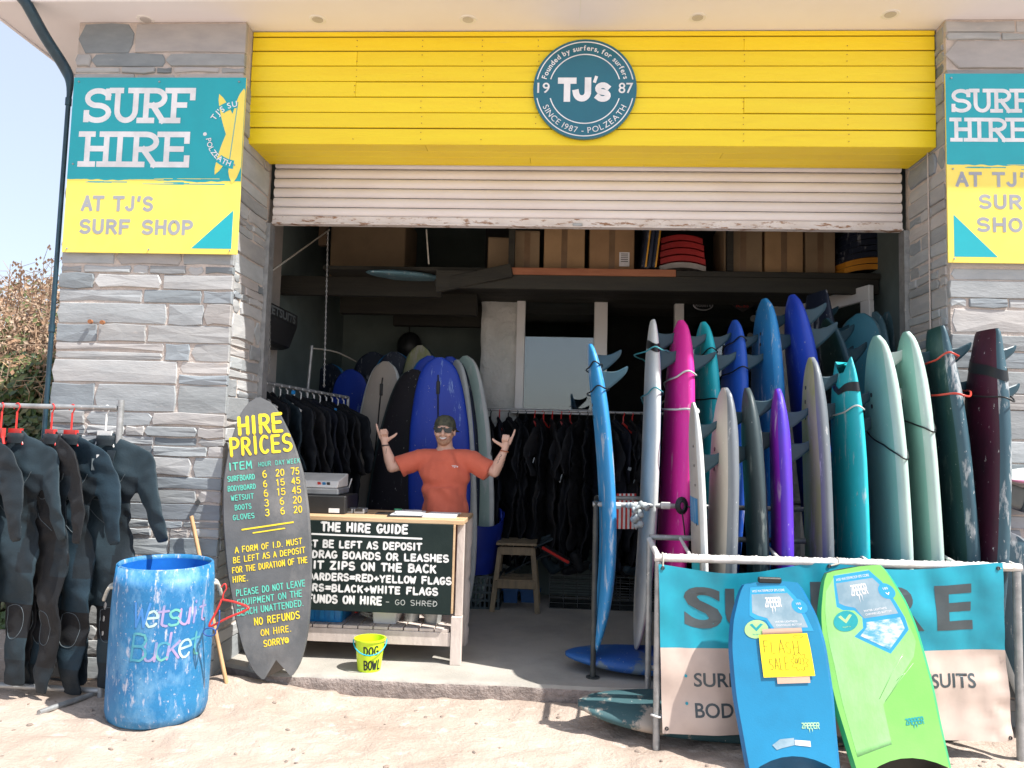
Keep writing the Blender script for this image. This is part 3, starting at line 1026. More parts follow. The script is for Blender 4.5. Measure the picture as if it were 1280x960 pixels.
# white door standing ajar on the right
dt = thing('white_door', 'white glazed door standing ajar behind the rack on the right', 'door', (1.9, 7.1, SLAB))
P0, P1 = at(1003, 405, 7.0), at(1089, 354, 6.12)
P0.z = P1.z = 0
d = (P1 - P0).normalized()
zt = at(1089, 356, 6.12).z
mb = MB()
up = V(0, 0, 1)
mb.bar(P0 + up * (zt - .06), P1 + up * (zt - .06), .045, .12)
mb.bar(P0 + up * (SLAB + .15), P1 + up * (SLAB + .15), .045, .24)
mb.build('rail', m_whitepaint, dt, bevel=.004)
mb = MB()
mb.bar(P1 - d * .05 + up * SLAB, P1 - d * .05 + up * (zt - .121), .11, .045, up=d.cross(up))
mb.bar(P0 + d * .05 + up * SLAB, P0 + d * .05 + up * (zt - .121), .11, .045, up=d.cross(up))
mb.build('stile', m_whitepaint, dt, bevel=.004)
mb = MB()
mb.bar(P0 + d * .1 + up * 1.7, P1 - d * .1 + up * 1.7, .012, 2 * (zt - .12 - 1.7))
mb.build('pane', m_glass, dt)

# loft over the back of the shop
LZ = 3.06
lt = thing('storage_loft', 'dark timber storage loft across the back of the shop', 'loft', (0, 6.4, LZ))
for k in range(14):
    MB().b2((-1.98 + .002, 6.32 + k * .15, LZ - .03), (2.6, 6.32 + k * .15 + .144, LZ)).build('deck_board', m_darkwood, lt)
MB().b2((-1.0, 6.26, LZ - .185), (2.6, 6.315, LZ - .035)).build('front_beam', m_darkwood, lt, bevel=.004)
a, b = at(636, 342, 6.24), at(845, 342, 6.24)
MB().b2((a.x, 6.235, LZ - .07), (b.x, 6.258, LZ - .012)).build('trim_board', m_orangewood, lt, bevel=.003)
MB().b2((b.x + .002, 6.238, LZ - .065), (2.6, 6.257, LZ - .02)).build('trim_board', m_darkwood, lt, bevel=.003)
mb = MB()
mb.bar(at(545, 358, 6.3), at(640, 338, 6.22), .05, .11)
mb.build('sloping_beam', m_darkwood, lt, bevel=.004)
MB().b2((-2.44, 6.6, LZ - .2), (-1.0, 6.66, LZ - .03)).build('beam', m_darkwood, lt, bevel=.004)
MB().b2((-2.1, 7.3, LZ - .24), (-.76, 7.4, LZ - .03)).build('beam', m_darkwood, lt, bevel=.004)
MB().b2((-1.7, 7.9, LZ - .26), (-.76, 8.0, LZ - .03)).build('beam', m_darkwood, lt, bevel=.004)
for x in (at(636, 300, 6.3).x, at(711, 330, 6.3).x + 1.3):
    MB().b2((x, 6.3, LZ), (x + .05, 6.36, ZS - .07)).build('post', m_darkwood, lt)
MB().b2((at(398, 300, 6.6).x, 6.6, LZ + .25), (at(398, 300, 6.6).x + .07, 6.66, ZS - .07)).build('post', mat('brown_timber', (.12, .08, .045), rough=.8), lt)

# ------------------------------------------------------------------ timber fascia, shutter, eaves
cl = thing('yellow_cladding', 'bright yellow painted timber board fascia over the shop opening', 'cladding', (0, YB, ZB))
MB().b2((XL - .005, YB + .012, ZB + .02), (XR - .002, YS - .06, ZS - .003)).build('backing', m_gap, cl)
zs = [at(640, y, YB).z for y in (39, 45.5, 63.5, 82.5, 102, 121.5, 141, 160.5)] + [ZB]
zs[0] = ZS - .004
rs = random.Random(9)
for k in range(8):
    z1, z0 = zs[k], zs[k + 1]
    js = sorted([XL - .004, XR - .003] + ([at(445, 100, YB).x] if k in (2, 4) else [at(930, 100, YB).x] if k in (1, 5) else []))
    for a, b in zip(js, js[1:]):
        g = rs.uniform(.002, .0045)
        dz = rs.uniform(-.002, .002)
        dy = rs.uniform(-.004, .002)
        mb = MB()
        mb.b2((a + .0004, YB + dy, z0 + (g if k < 7 else 0)), (b - .0004, YB + .02, z1 - g))
        for vtx in mb.v[4:]:
            vtx.z += dz
        mb.build('plank', m_yellow, cl, bevel=.0025)
ys = [YB + .021, YB + .13, YB + .235, YB + .345, YS - .055]
for k in range(4):
    js = [XL + .002, [-.9, 1.1, -.2, .6][k], XR - .003]
    for a, b in zip(js, js[1:]):
        MB().b2((a + .001, ys[k] + .001, ZB + .001), (b - .001, ys[k + 1] - .001, ZB + .018)).build('soffit_plank', m_yellow, cl, bevel=.002)
mb = MB()
for k in range(1, 8):
    for px in (445, 528, 603, 672, 930, 1060):
        c = at(px + RND.uniform(-1.5, 1.5), 100, YB).x
        for f in (.3, .72):
            if RND.random() < .7:
                mb.disc((c, YB - .0035, zs[k + 1] + (zs[k] - zs[k + 1]) * f), .0032, n=6, thick=.003)
mb.build('nail_heads', m_rust, cl)['kind'] = 'stuff'

sh = thing('roller_shutter', 'pale ribbed roller shutter rolled most of the way up', 'shutter', (0, YS, ZSH))
zz = ZSH + .065
ztp = ZB + .1
pitch = .0715
while zz < ztp:
    mb = MB()
    prof = []
    for k in range(9):
        t = k / 8
        prof.append((YS - .002 - .016 * sin(pi * t) ** .6 if 0 < k < 8 else YS + .004, zz + t * (pitch - .004)))
    pts = [(XL + .03, XR - .032)]
    a, b = XL + .03, XR - .032
    vs_ = [(a, y, z) for y, z in prof] + [(b, y, z) for y, z in prof]
    m = len(prof)
    mb.add(vs_, [(i, i + 1, m + i + 1, m + i) for i in range(m - 1)] + [list(range(m)), list(range(m, 2 * m))[::-1], (0, m, 2 * m - 1, m - 1)])
    mb.build('slat', m_shutter, sh, smooth='angle')
    zz += pitch
mb = MB()
mb.b2((XL + .03, YS - .02, ZSH + .012), (XR - .032, YS + .012, ZSH + .062))
mb.b2((XL + .03, YS - .034, ZSH), (XR - .032, YS + .03, ZSH + .011))
mb.build('bottom_rail', m_rust_rail, sh, bevel=.002)
c = at(722, 281, YS - .03)
MB().box(c, (.07, .02, .022)).build('handle', m_galv, sh, bevel=.004)
# drive chains hanging at the left
mb = MB()
for (px0, py0, px1, py1) in [(333, 283, 331, 470), (338, 283, 337, 470)]:
    A, B = at(px0, py0, YS + .12), at(px1, py1, YS + .12)
    nlk = 46
    for k in range(nlk):
        p = A.lerp(B, k / nlk)
        e = V(.007, 0, 0) if k % 2 else V(0, .007, 0)
        mb.tube([p + V(0, 0, .014) + e * 0, p + e, p - V(0, 0, .014), p - e], .0028, 4, closed=True)
mb.build('chain', m_galv, sh)

ev = thing('eaves', 'white boarded eaves with small round downlights and dark gutter', 'roof eaves', (0, 4.7, ZS))
YE = 4.60
MB().b2((-3.78, YE, ZS), (5.2, 10.2, ZS + .03)).build('soffit', m_soffit, ev)
MB().b2((-3.80, YE - .025, ZS - .012), (5.2, YE - .001, ZS + .20)).build('fascia', m_soffit, ev, bevel=.003)
MB().b2((-3.80, YE, ZS - .012), (-3.782, 10.2, ZS + .2)).build('bargeboard', m_soffit, ev, bevel=.003)
MB().b2((-3.9, YE - .12, ZS + .22), (5.2, 10.3, ZS + .26)).build('roof', m_darkwood, ev)
mb = MB()
gp = [(YE - .035 - .055 + .055 * cos(pi + pi * k / 10), ZS + .155 + .055 * sin(pi + pi * k / 10)) for k in range(11)]
gp2 = [(YE - .09 + .05 * cos(pi + pi * k / 10), ZS + .155 + .05 * sin(pi + pi * k / 10)) for k in range(10, -1, -1)]
pl = gp + gp2
m = len(pl)
mb.add([(-3.9, y, z) for y, z in pl] + [(5.2, y, z) for y, z in pl], [(i, (i + 1) % m, m + (i + 1) % m, m + i) for i in range(m)])
mb.build('gutter', m_darkpipe, ev, smooth='angle')
for px in (82, 258, 434, 475, 607, 795, 1000, 1180):
    p = at(px, 3, YE - .03)
    MB().b2((p.x - .012, YE - .10, ZS + .085), (p.x + .012, YE - .027, ZS + .10)).build('gutter_bracket', m_darkpipe, ev)
for (px, py) in [(182, 24.5), (397, 24.5), (585, 24.5), (872, 22), (1113, 18)]:
    p = gz(px, py, ZS)
    mb = MB()
    mb.lathe((p.x, p.y, ZS), [(.036, .002), (.052, -.004), (.056, -.001), (.056, .003)], 24)
    dl = mb.build('downlight', m_whitepaint, ev, smooth=True)
    MB().disc((p.x, p.y, ZS - .001), .036, (0, 0, 1), 20, .004).build('lamp_glass', mat('frosted_lamp', (.55, .52, .50), rough=.4), dl)
MB().b2((at(725, 20, YE).x, YE + .002, ZS - .003), (at(725, 20, YE).x + .006, YP - .0, ZS - .0005)).build('soffit_joint', m_whitepaint, ev)

dp = thing('downpipe', 'dark blue-green drainpipe running down the left edge of the pillar', 'drainpipe', (XLO - .05, YP, 0))
A, B = at(26, -6, YE - .03), at(90, 95, YP - .01)
xg = XLO - .035
mb = MB()
mb.tube(curve_pts([A + V(-.02, 0, .12), A, A + V(.04, .015, -.06), A.lerp(V(xg, YP - .005, B.z), .5), V(xg - .02, YP - .01, B.z + .05), V(xg + .012, YP, B.z - .05), V(xg + .012, YP, B.z - .2)], 5), [.036] * 20 + [.036, .035, .033, .03, .027, .024, .021, .018, .016, .015, .015], 14)
mb.build('offset_bend', m_darkpipe, dp, smooth='angle')
MB().tube([V(xg + .012, YP, B.z - .16), V(xg + .012, YP, .02)], .015, 14).build('pipe', m_darkpipe, dp, smooth='angle')
for z in (B.z - .15, 2.3, .9):
    MB().tube([V(xg + .012, YP, z), V(xg + .012, YP, z - .05)], .02, 14).build('collar', m_darkpipe, dp, smooth='angle')
# ------------------------------------------------------------------ printed signs
def quad_sign(name, label, P00, ux, uy, W_, H_, split, parts):
    pass


def hire_sign(label, org, W_, H_, split, flip):
    "printed panel; org = lower left corner, on the pillar face"
    org = Vector(org)
    X, Z = V(1, 0, 0), V(0, 0, 1)
    t = thing('hire_sign', label, 'sign', org + X * W_ / 2, group='surf hire panels')
    MB().b2(org + V(0, 0, 0), org + V(W_, .012, H_)).build('panel', m_yelprint, t, bevel=.001)
    # teal area with a brushed lower edge
    rr = random.Random(4)
    n = 60
    low = []
    for i in range(n + 1):
        x = W_ * i / n
        d = .012 * mnoise.noise((x * 5, 3, 1 + flip)) + .006 * mnoise.noise((x * 21, 1, 2)) + .012 * (1 - x / W_)
        low.append((x, split + d))
    mb = MB()
    Y = -.0006
    vs_ = [org + V(x, Y, z) for x, z in low] + [org + V(x, Y, H_) for x, z in low]
    mb.add(vs_, [(i, i + 1, n + 2 + i, n + 1 + i) for i in range(n)])
    for k in range(9):
        x0 = rr.uniform(0, W_ * .7)
        l = rr.uniform(.12, .5) * W_ * .6
        z = split - rr.uniform(.002, .022)
        x1 = min(W_, x0 + l)
        mb.add([org + V(x0, Y - .00008 * k, z), org + V(x1, Y - .00008 * k, z - .002), org + V(x1, Y - .00008 * k, z + .004), org + V(x0, Y - .00008 * k, z + .003)], [(0, 1, 2, 3)])
    mb.build('teal_field', m_teal, t)
    mb = MB()
    for k in range(5):
        x0 = rr.uniform(0, W_ * .75)
        z = split + rr.uniform(.008, .026)
        x1 = min(W_, x0 + rr.uniform(.1, .25))
        mb.add([org + V(x0, -.0014 - .0001 * k, z), org + V(x1, -.0014 - .0001 * k, z - .001), org + V(x1, -.0014 - .0001 * k, z + .003), org + V(x0, -.0014 - .0001 * k, z + .002)], [(0, 1, 2, 3)])
    mb.build('brush_streaks', m_yelprint, t)
    return t, org


SL = [at(x, y, YP - .035) for x, y in ((93, 97), (308, 97), (296, 317), (77, 316))]
x0 = (SL[0].x + SL[3].x) / 2
x1 = (SL[1].x + SL[2].x) / 2
z0 = (SL[2].z + SL[3].z) / 2
z1 = (SL[0].z + SL[1].z) / 2
W_, H_ = x1 - x0, z1 - z0
t, org = hire_sign('teal and yellow SURF HIRE panel on the left pillar, with crossed surfboards emblem', (x0, YP - .035, z0), W_, H_, H_ * .405, 0)
fo = flat_fn(org + V(0, -.0008, 0), (1, 0, 0), (0, 0, 1))
lw = W_ * .032
cw = W_ / 215.0                      # one photo pixel on the panel
write('lettering', 'SURF', 17 * cw, H_ * .752, H_ * .172, lw * 1.0, fo, m_whiteprint, t, font=GS, fit=134 * cw, track=.55, square=True)
write('lettering', 'HIRE', 17 * cw, H_ * .50, H_ * .172, lw * 1.0, fo, m_whiteprint, t, font=GS, fit=131 * cw, track=.55, square=True)
fo2 = flat_fn(org + V(0, -.0004, 0), (1, 0, 0), (0, 0, 1))
write('lettering', "AT TJ'S", 22 * cw, H_ * .242, H_ * .070, 4.0 * cw, fo2, m_greyprint, t, fit=86 * cw, track=1.5, square=True)
write('lettering', 'SURF SHOP', 21 * cw, H_ * .112, H_ * .068, 4.0 * cw, fo2, m_greyprint, t, fit=138 * cw, track=1.5, square=True)
mb = MB()
mb.add([org + V(W_ - 56 * cw, -.0008, H_ * .03), org + V(W_ - 7 * cw, -.0008, H_ * .03), org + V(W_ - 7 * cw, -.0008, H_ * .245)], [(0, 1, 2)])
mb.build('corner_triangle', m_teal, t)
# emblem: surfboards crossed inside a ring of letters, cut off by the panel's right edge
ec = V(W_ - 8 * cw, -.003, H_ * .675)


def clip_board(cx, cz, L, Wd, ang, lift):
    pts = []
    for k in range(17):
        s = k / 16
        w = Wd / 2 * (sin(pi * s) ** .6)
        pts.append((w, (s - .5) * L))
    poly = pts + [(-x, y) for x, y in pts[::-1]]
    out = [(cx + x * cos(ang) - y * sin(ang), cz + x * sin(ang) + y * cos(ang)) for x, y in poly]
    # clip at the right edge
    res = []
    for i in range(len(out)):
        a, b = out[i], out[(i + 1) % len(out)]
        if a[0] <= W_ - .002:
            res.append(a)
        if (a[0] - W_ + .002) * (b[0] - W_ + .002) < 0:
            u = (W_ - .002 - a[0]) / (b[0] - a[0])
            res.append((W_ - .002, a[1] + (b[1] - a[1]) * u))
    return [org + V(x, -.0022 - lift, z) for x, z in res]


mb = MB()
for i, (dx, dz, L, Wd, an) in enumerate([(-12, 0, 108, 17, -22), (-12, 0, 108, 17, 22)]):
    p = clip_board(W_ + dx * cw, ec.z + dz * cw, L * cw, Wd * cw, radians(an), .0003 * i)
    mb.add(p, [list(range(len(p)))])
p = clip_board(W_ - 6 * cw, ec.z - 2 * cw, 118 * cw, 24 * cw, radians(-4), .001)
mb.add(p, [list(range(len(p)))])
em = mb.build('emblem_boards', m_yelprint, t)
mb = MB()
mb.add([org + V(W_ - 17 * cw, -.0036, ec.z - 50 * cw), org + V(W_ - 16 * cw, -.0036, ec.z - 50 * cw), org + V(W_ - 8 * cw, -.0036, ec.z + 40 * cw), org + V(W_ - 9 * cw, -.0036, ec.z + 40 * cw)], [(0, 1, 2, 3)])
mb.build('stringer_line', m_teal, em)
cc = org + V(W_ - 5 * cw, -.003, ec.z)


def ring_arc(R, w, a0, a1):
    m_ = MB()
    n_ = 30
    v_ = []
    for k in range(n_ + 1):
        a = radians(a0 + (a1 - a0) * k / n_)
        v_ += [cc + V(cos(a) * (R - w), -.001, sin(a) * (R - w)), cc + V(cos(a) * (R + w), -.001, sin(a) * (R + w))]
    m_.add(v_, [(2 * k, 2 * k + 1, 2 * k + 3, 2 * k + 2) for k in range(n_)])
    return m_


ring_arc(38 * cw, 5.2 * cw, 97, 128).build('ring_band', m_teal, em)
ring_arc(38 * cw, 5.2 * cw, 232, 263).build('ring_band', m_teal, em)
ring_text('lettering', "TJ'S SU", cc + V(0, -.002, 0), 34.5 * cw, 10 * cw, 124, (1, 0, 0), (0, 0, 1), m_whiteprint, t, bold=.0008, step=.12)
ring_text('lettering', 'POLZEATH', cc + V(0, -.002, 0), 40.5 * cw, 9 * cw, 223, (1, 0, 0), (0, 0, 1), m_whiteprint, t, inside=True, bold=.0008, step=.1)
MB().disc(org + V(W_ - 47 * cw, -.002, ec.z - 0 * cw), 2.3 * cw, n=14, thick=.002).build('dot', m_whiteprint, t)
mb = MB()
for fx in (.03, .5, .96):
    for fz in (.02, .5, .975):
        if fx != .5 or fz != .5:
            mb.disc(org + V(W_ * fx, -.003, H_ * fz), .006, n=8, thick=.006)
mb.build('screws', m_galv, t)['kind'] = 'stuff'

# right sign
SR0, SR1 = at(1181, 92, YP - .035), at(1186, 328, YP - .035)
x0 = (SR0.x + SR1.x) / 2
z0, z1 = SR1.z, SR0.z
W2, H2 = 1.02, z1 - z0
t, org = hire_sign('teal and yellow SURF HIRE panel on the right pillar, cut off by the picture edge', (x0, YP - .035, z0), W2, H2, H2 * .505, 1)
cw = H2 / 236
fo = flat_fn(org + V(0, -.0008, 0), (1, 0, 0), (0, 0, 1))
write('lettering', 'SURF', 8 * cw, H2 * .80, H2 * .108, .024, fo, m_whiteprint, t, font=GS, fit=92 * cw, track=.55, square=True)
write('lettering', 'HIRE', 8 * cw, H2 * .645, H2 * .108, .024, fo, m_whiteprint, t, font=GS, fit=88 * cw, track=.55, square=True)
fo2 = flat_fn(org + V(0, -.0004, 0), (1, 0, 0), (0, 0, 1))
write('lettering', "AT TJ'S", 12 * cw, H2 * .405, H2 * .062, 3.8 * cw, fo2, m_greyprint, t, fit=94 * cw, track=1.5, square=True)
write('lettering', 'SURF', 38 * cw, H2 * .288, H2 * .062, 3.8 * cw, fo2, m_greyprint, t, fit=66 * cw, track=1.5, square=True)
write('lettering', 'SHOP', 35 * cw, H2 * .168, H2 * .062, 3.8 * cw, fo2, m_greyprint, t, fit=70 * cw, track=1.5, square=True)
mb = MB()
mb.add([org + V(7 * cw, -.0008, H2 * .03), org + V(58 * cw, -.0008, H2 * .03), org + V(7 * cw, -.0008, H2 * .25)], [(0, 1, 2)])
mb.build('corner_triangle', m_teal, t)
mb = MB()
for fx in (.035, .5):
    for fz in (.02, .49, .975):
        mb.disc(org + V(W2 * fx, -.003, H2 * fz), .006, n=8, thick=.006)
mb.build('screws', m_galv, t)['kind'] = 'stuff'

# round shop logo on the yellow boards
c = at(731, 111, YB - .03)
R = at(796, 111, YB - .03).x - c.x
lg = thing('round_sign', "round petrol blue sign reading TJ's on the yellow boards", 'sign', c)
MB().disc(c + V(0, .012, 0), R, n=72, thick=.024).build('disc', m_petrol, lg, bevel=.0015, smooth='angle')
cf = c + V(0, -.0012, 0)


def arc_line(Rr, w, a0, a1):
    m_ = MB()
    n_ = 48
    v_ = []
    for k in range(n_ + 1):
        a = radians(a0 + (a1 - a0) * k / n_)
        v_ += [cf + V(cos(a) * (Rr - w), 0, sin(a) * (Rr - w)), cf + V(cos(a) * (Rr + w), 0, sin(a) * (Rr + w))]
    m_.add(v_, [(2 * k, 2 * k + 2, 2 * k + 3, 2 * k + 1) for k in range(n_)])
    return m_.build('ring_line', m_whiteprint, lg)


for Rr in (.94, .69):
    e = 11.5 if Rr > .8 else 16
    arc_line(R * Rr, R * .011, e, 180 - e)
    arc_line(R * Rr, R * .011, 180 + e, 360 - e)
ring_text('lettering', 'Founded by surfers, for surfers', cf, R * .77, R * .142, 90, (1, 0, 0), (0, 0, 1), m_whiteprint, lg, bold=.001, step=.09)
ring_text('lettering', 'SINCE 1987 - POLZEATH', cf, R * .885, R * .165, 270, (1, 0, 0), (0, 0, 1), m_whiteprint, lg, inside=True, step=.19)
fl2 = flat_fn(cf, (1, 0, 0), (0, 0, 1))
write('lettering', 'T', -.46 * R, -.20 * R, .36 * R, .125 * R, fl2, m_whiteprint, lg, fit=.235 * R, square=True)
mb = MB()
ribbon(mb, [(.06 * R, .165 * R), (.06 * R, -.06 * R)] + arc(-.055 * R, -.07 * R, .115 * R, .125 * R, 0, -175, 12), .125 * R, fl2, 0, True)
mb.build('lettering', m_whiteprint, lg)
mb = MB()
ribbon(mb, [(.215 * R, .225 * R), (.19 * R, .15 * R)], .06 * R, fl2, 0, True)
mb.build('lettering', m_whiteprint, lg)
write('lettering', 's', .215 * R, -.205 * R, .415 * R, .115 * R, fl2, m_whiteprint, lg, fit=.265 * R, square=True)
print_text('lettering', '19', .2, cf + V(-.92 * R, 0, -.09 * R), (1, 0, 0), (0, 0, 1), m_whiteprint, lg, bold=.002, fit=.24 * R, fith=.21 * R)
print_text('lettering', '87', .2, cf + V(.65 * R, 0, -.09 * R), (1, 0, 0), (0, 0, 1), m_whiteprint, lg, bold=.002, fit=.28 * R, fith=.21 * R)
# ------------------------------------------------------------------ surfboards
m_foamw = mat('foam_white', (.66, .68, .66), (.56, .59, .58), .4, .65, 5, rough=.55, bump=.15, wear=[((.36, .36, .33), .68, 7, (1, 1, .3), .1)])


def bm_(name, c, c2=None, wc=None, th=.565, sc=11, rough=.5, st=(1.3, 1.3, .3)):
    return mat('board_' + name, c, c2 or tuple(x * .85 for x in c), .4, .65, 3, (1, 1, .5), rough=rough, bump=.12, bscale=50,
               wear=[(wc or tuple(min(1, x * .5 + .32) for x in c), th, sc, st, .06), ((.50, .51, .50), .655, 42, (1, 1, .6), .03), (tuple(x * .45 for x in c), .76, 18, (1, 1, .5), .05)])


B_ = dict(
    skyblue=bm_('skyblue', (.03, .27, .60)), skyblue2=bm_('skyblue2', (.025, .20, .42)), white=m_foamw, pink=bm_('pink', (.78, .03, .34), (.70, .02, .30), (.85, .35, .55), .60),
    turq=bm_('turq', (.02, .50, .58)), blue=bm_('blue', (.02, .10, .52), None, (.45, .47, .62), .56, 6), cobalt=bm_('cobalt', (.012, .055, .46), (.01, .04, .38), (.16, .26, .60), .60),
    midblue=bm_('midblue', (.02, .20, .46)), navy=bm_('navy', (.014, .022, .045)), dgreen=bm_('dgreen', (.012, .05, .045), (.015, .06, .075), (.10, .15, .14), .58),
    beige=bm_('beige', (.42, .38, .33), (.36, .32, .28), (.20, .2, .2), .7), grey=bm_('grey', (.16, .18, .20), (.12, .14, .16), (.42, .42, .42), .6, 14), slate=bm_('slate', (.035, .055, .06), (.045, .075, .08), (.17, .20, .19), .58),
    purple=bm_('purple', (.10, .03, .50), (.05, .04, .48), (.32, .2, .6), .60), violet=bm_('violet', (.24, .015, .46)), olive=bm_('olive', (.27, .31, .10), (.40, .37, .28), (.42, .4, .33), .55, 3),
    pteal=bm_('pteal', (.25, .47, .41), (.19, .39, .34), (.34, .50, .45), .66), ptealrail=bm_('ptealrail', (.44, .58, .53), (.36, .50, .46)), black=bm_('black', (.010, .010, .014), (.018, .014, .02), (.08, .08, .09), .6),
    maroon=bm_('maroon', (.055, .005, .022), (.014, .007, .013), None, .8), steel=bm_('steel', (.035, .09, .12), (.03, .07, .10)), lblue=bm_('lblue', (.06, .27, .36), (.05, .22, .31), (.45, .42, .05), .66, 3.5, .5, (1, 1, 1)),
    gblue=bm_('gblue', (.10, .20, .24), (.14, .25, .29)), dirty=bm_('dirty', (.025, .075, .085), (.04, .10, .11), (.40, .34, .28), .50, 5, .7, (1, 1, 1)), dirtyblue=bm_('dirtyblue', (.015, .09, .36), (.02, .11, .30), (.12, .17, .22), .55, 5, .6, (1, 1, 1)),
    fin=mat('fin_plastic', (.018, .06, .085), (.015, .05, .07), rough=.4, bump=.03), finl=mat('fin_pale', (.56, .60, .57), (.5, .54, .5), rough=.4, bump=.03), cyanbody=bm_('cyanbody', (.02, .30, .55)),
)
m_leash = mat('leash_black', (.012, .014, .016), rough=.4, bump=0)
m_leash_t = mat('leash_teal', (.06, .32, .36), rough=.3, bump=0)
m_leash_w = mat('leash_white', (.60, .62, .60), rough=.3, bump=0)
m_leash_r = mat('leash_red', (.55, .06, .04), rough=.3, bump=0)

PROFILES = {   # half width against s, nose (0) to tail (1)
    'long': [(0, .10), (.012, .24), (.04, .43), (.12, .70), (.28, .93), (.48, 1), (.68, .95), (.85, .76), (.95, .52), (.985, .38), (1, .24)],
    'round': [(0, .04), (.02, .24), (.06, .42), (.16, .70), (.32, .92), (.5, 1), (.68, .97), (.84, .82), (.93, .64), (.975, .44), (1, .12)],
    'square': [(0, .04), (.02, .22), (.06, .40), (.16, .68), (.32, .91), (.5, 1), (.68, .96), (.85, .78), (.95, .60), (.99, .52), (1, .46)],
    'fish': [(0, .04), (.02, .26), (.06, .46), (.16, .74), (.32, .95), (.5, 1), (.7, .97), (.86, .83), (.95, .70), (1, .52)],
}


class Board:
    "geometry of one board: B = nose end, T = tail end, nrm = roughly where the deck faces"

    def __init__(s, B, T, width, thick, nrm, prof='round', rocker=.05, notch=0.0, belly=.5):
        s.B, s.T = Vector(B), Vector(T)
        s.w = (s.T - s.B)
        s.L = s.w.length
        s.w.normalize()
        n_ = Vector(nrm)
        s.n = (n_ - s.w * n_.dot(s.w)).normalized()
        s.u = s.n.cross(s.w)
        s.W, s.t, s.prof, s.rk, s.notch = width, thick, PROFILES[prof], rocker, notch

    def hw(s, q):
        return max(.004, smooth_interp(s.prof, q)) * s.W / 2

    def th(s, q):
        e = min(q / .22, 1.0)
        f = min((1 - q) / .18, 1.0)
        return s.t * (.22 + .78 * sin(e * pi / 2) ** .8) * (.30 + .70 * sin(f * pi / 2) ** .8)

    def off(s, q):
        return s.rk * ((max(0, .5 - q) / .5) ** 2.2 * 1.15 + (max(0, q - .5) / .5) ** 2.4 * .55 - .25)

    def pt(s, q, a, h):
        "a = -1..1 across, h = -1..1 through"
        sh = -s.notch * (1 - abs(a)) * max(0, (q - .82) / .18) ** 1.5 * s.L
        return s.B + s.w * (q * s.L + sh) + s.u * (a * s.hw(q)) + s.n * (h * s.th(q) / 2 + s.off(q))

    def deck(s, q, a, lift=.0):
        c = (1 - min(1, abs(a)) ** 3.2) ** (1 / 2.2)
        return s.pt(q, a, c) + s.n * lift

    def body(s, name, mats, parent, rows=34, n=24):
        mb = MB()
        ts = [2 * pi * (k + .5) / n for k in range(n)]
        qs = []
        for i in range(rows + 1):
            x = i / rows
            qs.append(.5 - .5 * cos(pi * x))
        for q in qs:
            for t in ts:
                c_, s_ = cos(t), sin(t)
                a = (abs(c_) ** .62) * (1 if c_ > 0 else -1)
                h = (abs(s_) ** .9) * (1 if s_ > 0 else -1)
                mb.v.append(s.pt(q, a, h))
        for i in range(rows):
            for k in range(n):
                l = (k + 1) % n
                mb.f.append([i * n + k, i * n + l, (i + 1) * n + l, (i + 1) * n + k])
                sm = sin((ts[k] + ts[l]) / 2 if l else ts[k] + pi / n)
                mb.mi.append(0 if sm > .55 else 1 if sm > -.55 else 2)
        mb.f.append(list(range(n)))
        mb.f.append([rows * n + k for k in range(n)][::-1])
        mb.mi += [1, 1]
        return mb.build(name, mats, parent, smooth=True)

    def fin(s, q, a, size, mat_, parent, cant=0.0):
        base = s.pt(q, a, -1) + s.n * .006
        out = (-s.n + s.u * cant).normalized()
        sz = size
        prof = [(-.42, 0), (-.20, .34), (.05, .66), (.30, .92), (.52, 1.02), (.60, .99), (.53, .82), (.42, .55), (.40, .28), (.44, 0), (.44, -.08), (-.42, -.08)]
        prof = [(p.x, p.y) for p in curve_pts([(x, y, 0) for x, y in prof[:10]], 3)] + [(.44, -.1), (-.42, -.1)]
        N = len(prof)
        mid = Vector((sum(p[0] for p in prof) / N, sum(p[1] for p in prof) / N))
        side = s.w.cross(out).normalized()
        mb = MB()
        hw_ = .0065
        for sg in (-1, 1):
            for x, y in prof:
                mb.v.append(base + s.w * (x * sz) + out * (y * sz) + side * sg * hw_ * .35)
        for sg in (-1, 1):
            for x, y in prof:
                x2, y2 = x + (mid.x - x) * .28, y + (mid.y - y) * .28
                mb.v.append(base + s.w * (x2 * sz) + out * (y2 * sz) + side * sg * hw_)
        for i in range(N):
            k = (i + 1) % N
            mb.f += [[i, k, N + k, N + i], [i, 2 * N + i, 2 * N + k, k], [N + i, N + k, 3 * N + k, 3 * N + i]]
        mb.f += [[2 * N + i for i in range(N)], [3 * N + i for i in range(N)][::-1]]
        mb.mi = [0] * len(mb.f)
        return mb.build('fin', mat_, parent, smooth='angle')

    def loop(s, q, dq, mat_, parent, slack=.02, r=.005, name='leash', tailp=None):
        "leash wound round the board"
        pts = []
        for k in range(25):
            t = 2 * pi * k / 24
            qq = q + dq * sin(t * .5)
            a, h = cos(t), sin(t)
            aa = (abs(a) ** .6) * (1 if a > 0 else -1)
            p = s.pt(qq, aa, h)
            c_ = s.pt(qq, 0, 0)
            d = p - c_
            pts.append(c_ + d * (1 + slack / max(.03, d.length)) + s.w * .01 * sin(3 * t))
        if tailp:
            pts += [pts[-1] + Vector(x) for x in tailp]
        return MB().tube(curve_pts(pts, 3), r, 6).build(name, mat_, parent, smooth=True)


def yawdir(deg):
    "deck normal: 0 = faces left (-x), 90 = faces the camera (-y)"
    a = radians(deg)
    return V(-cos(a), -sin(a), 0)


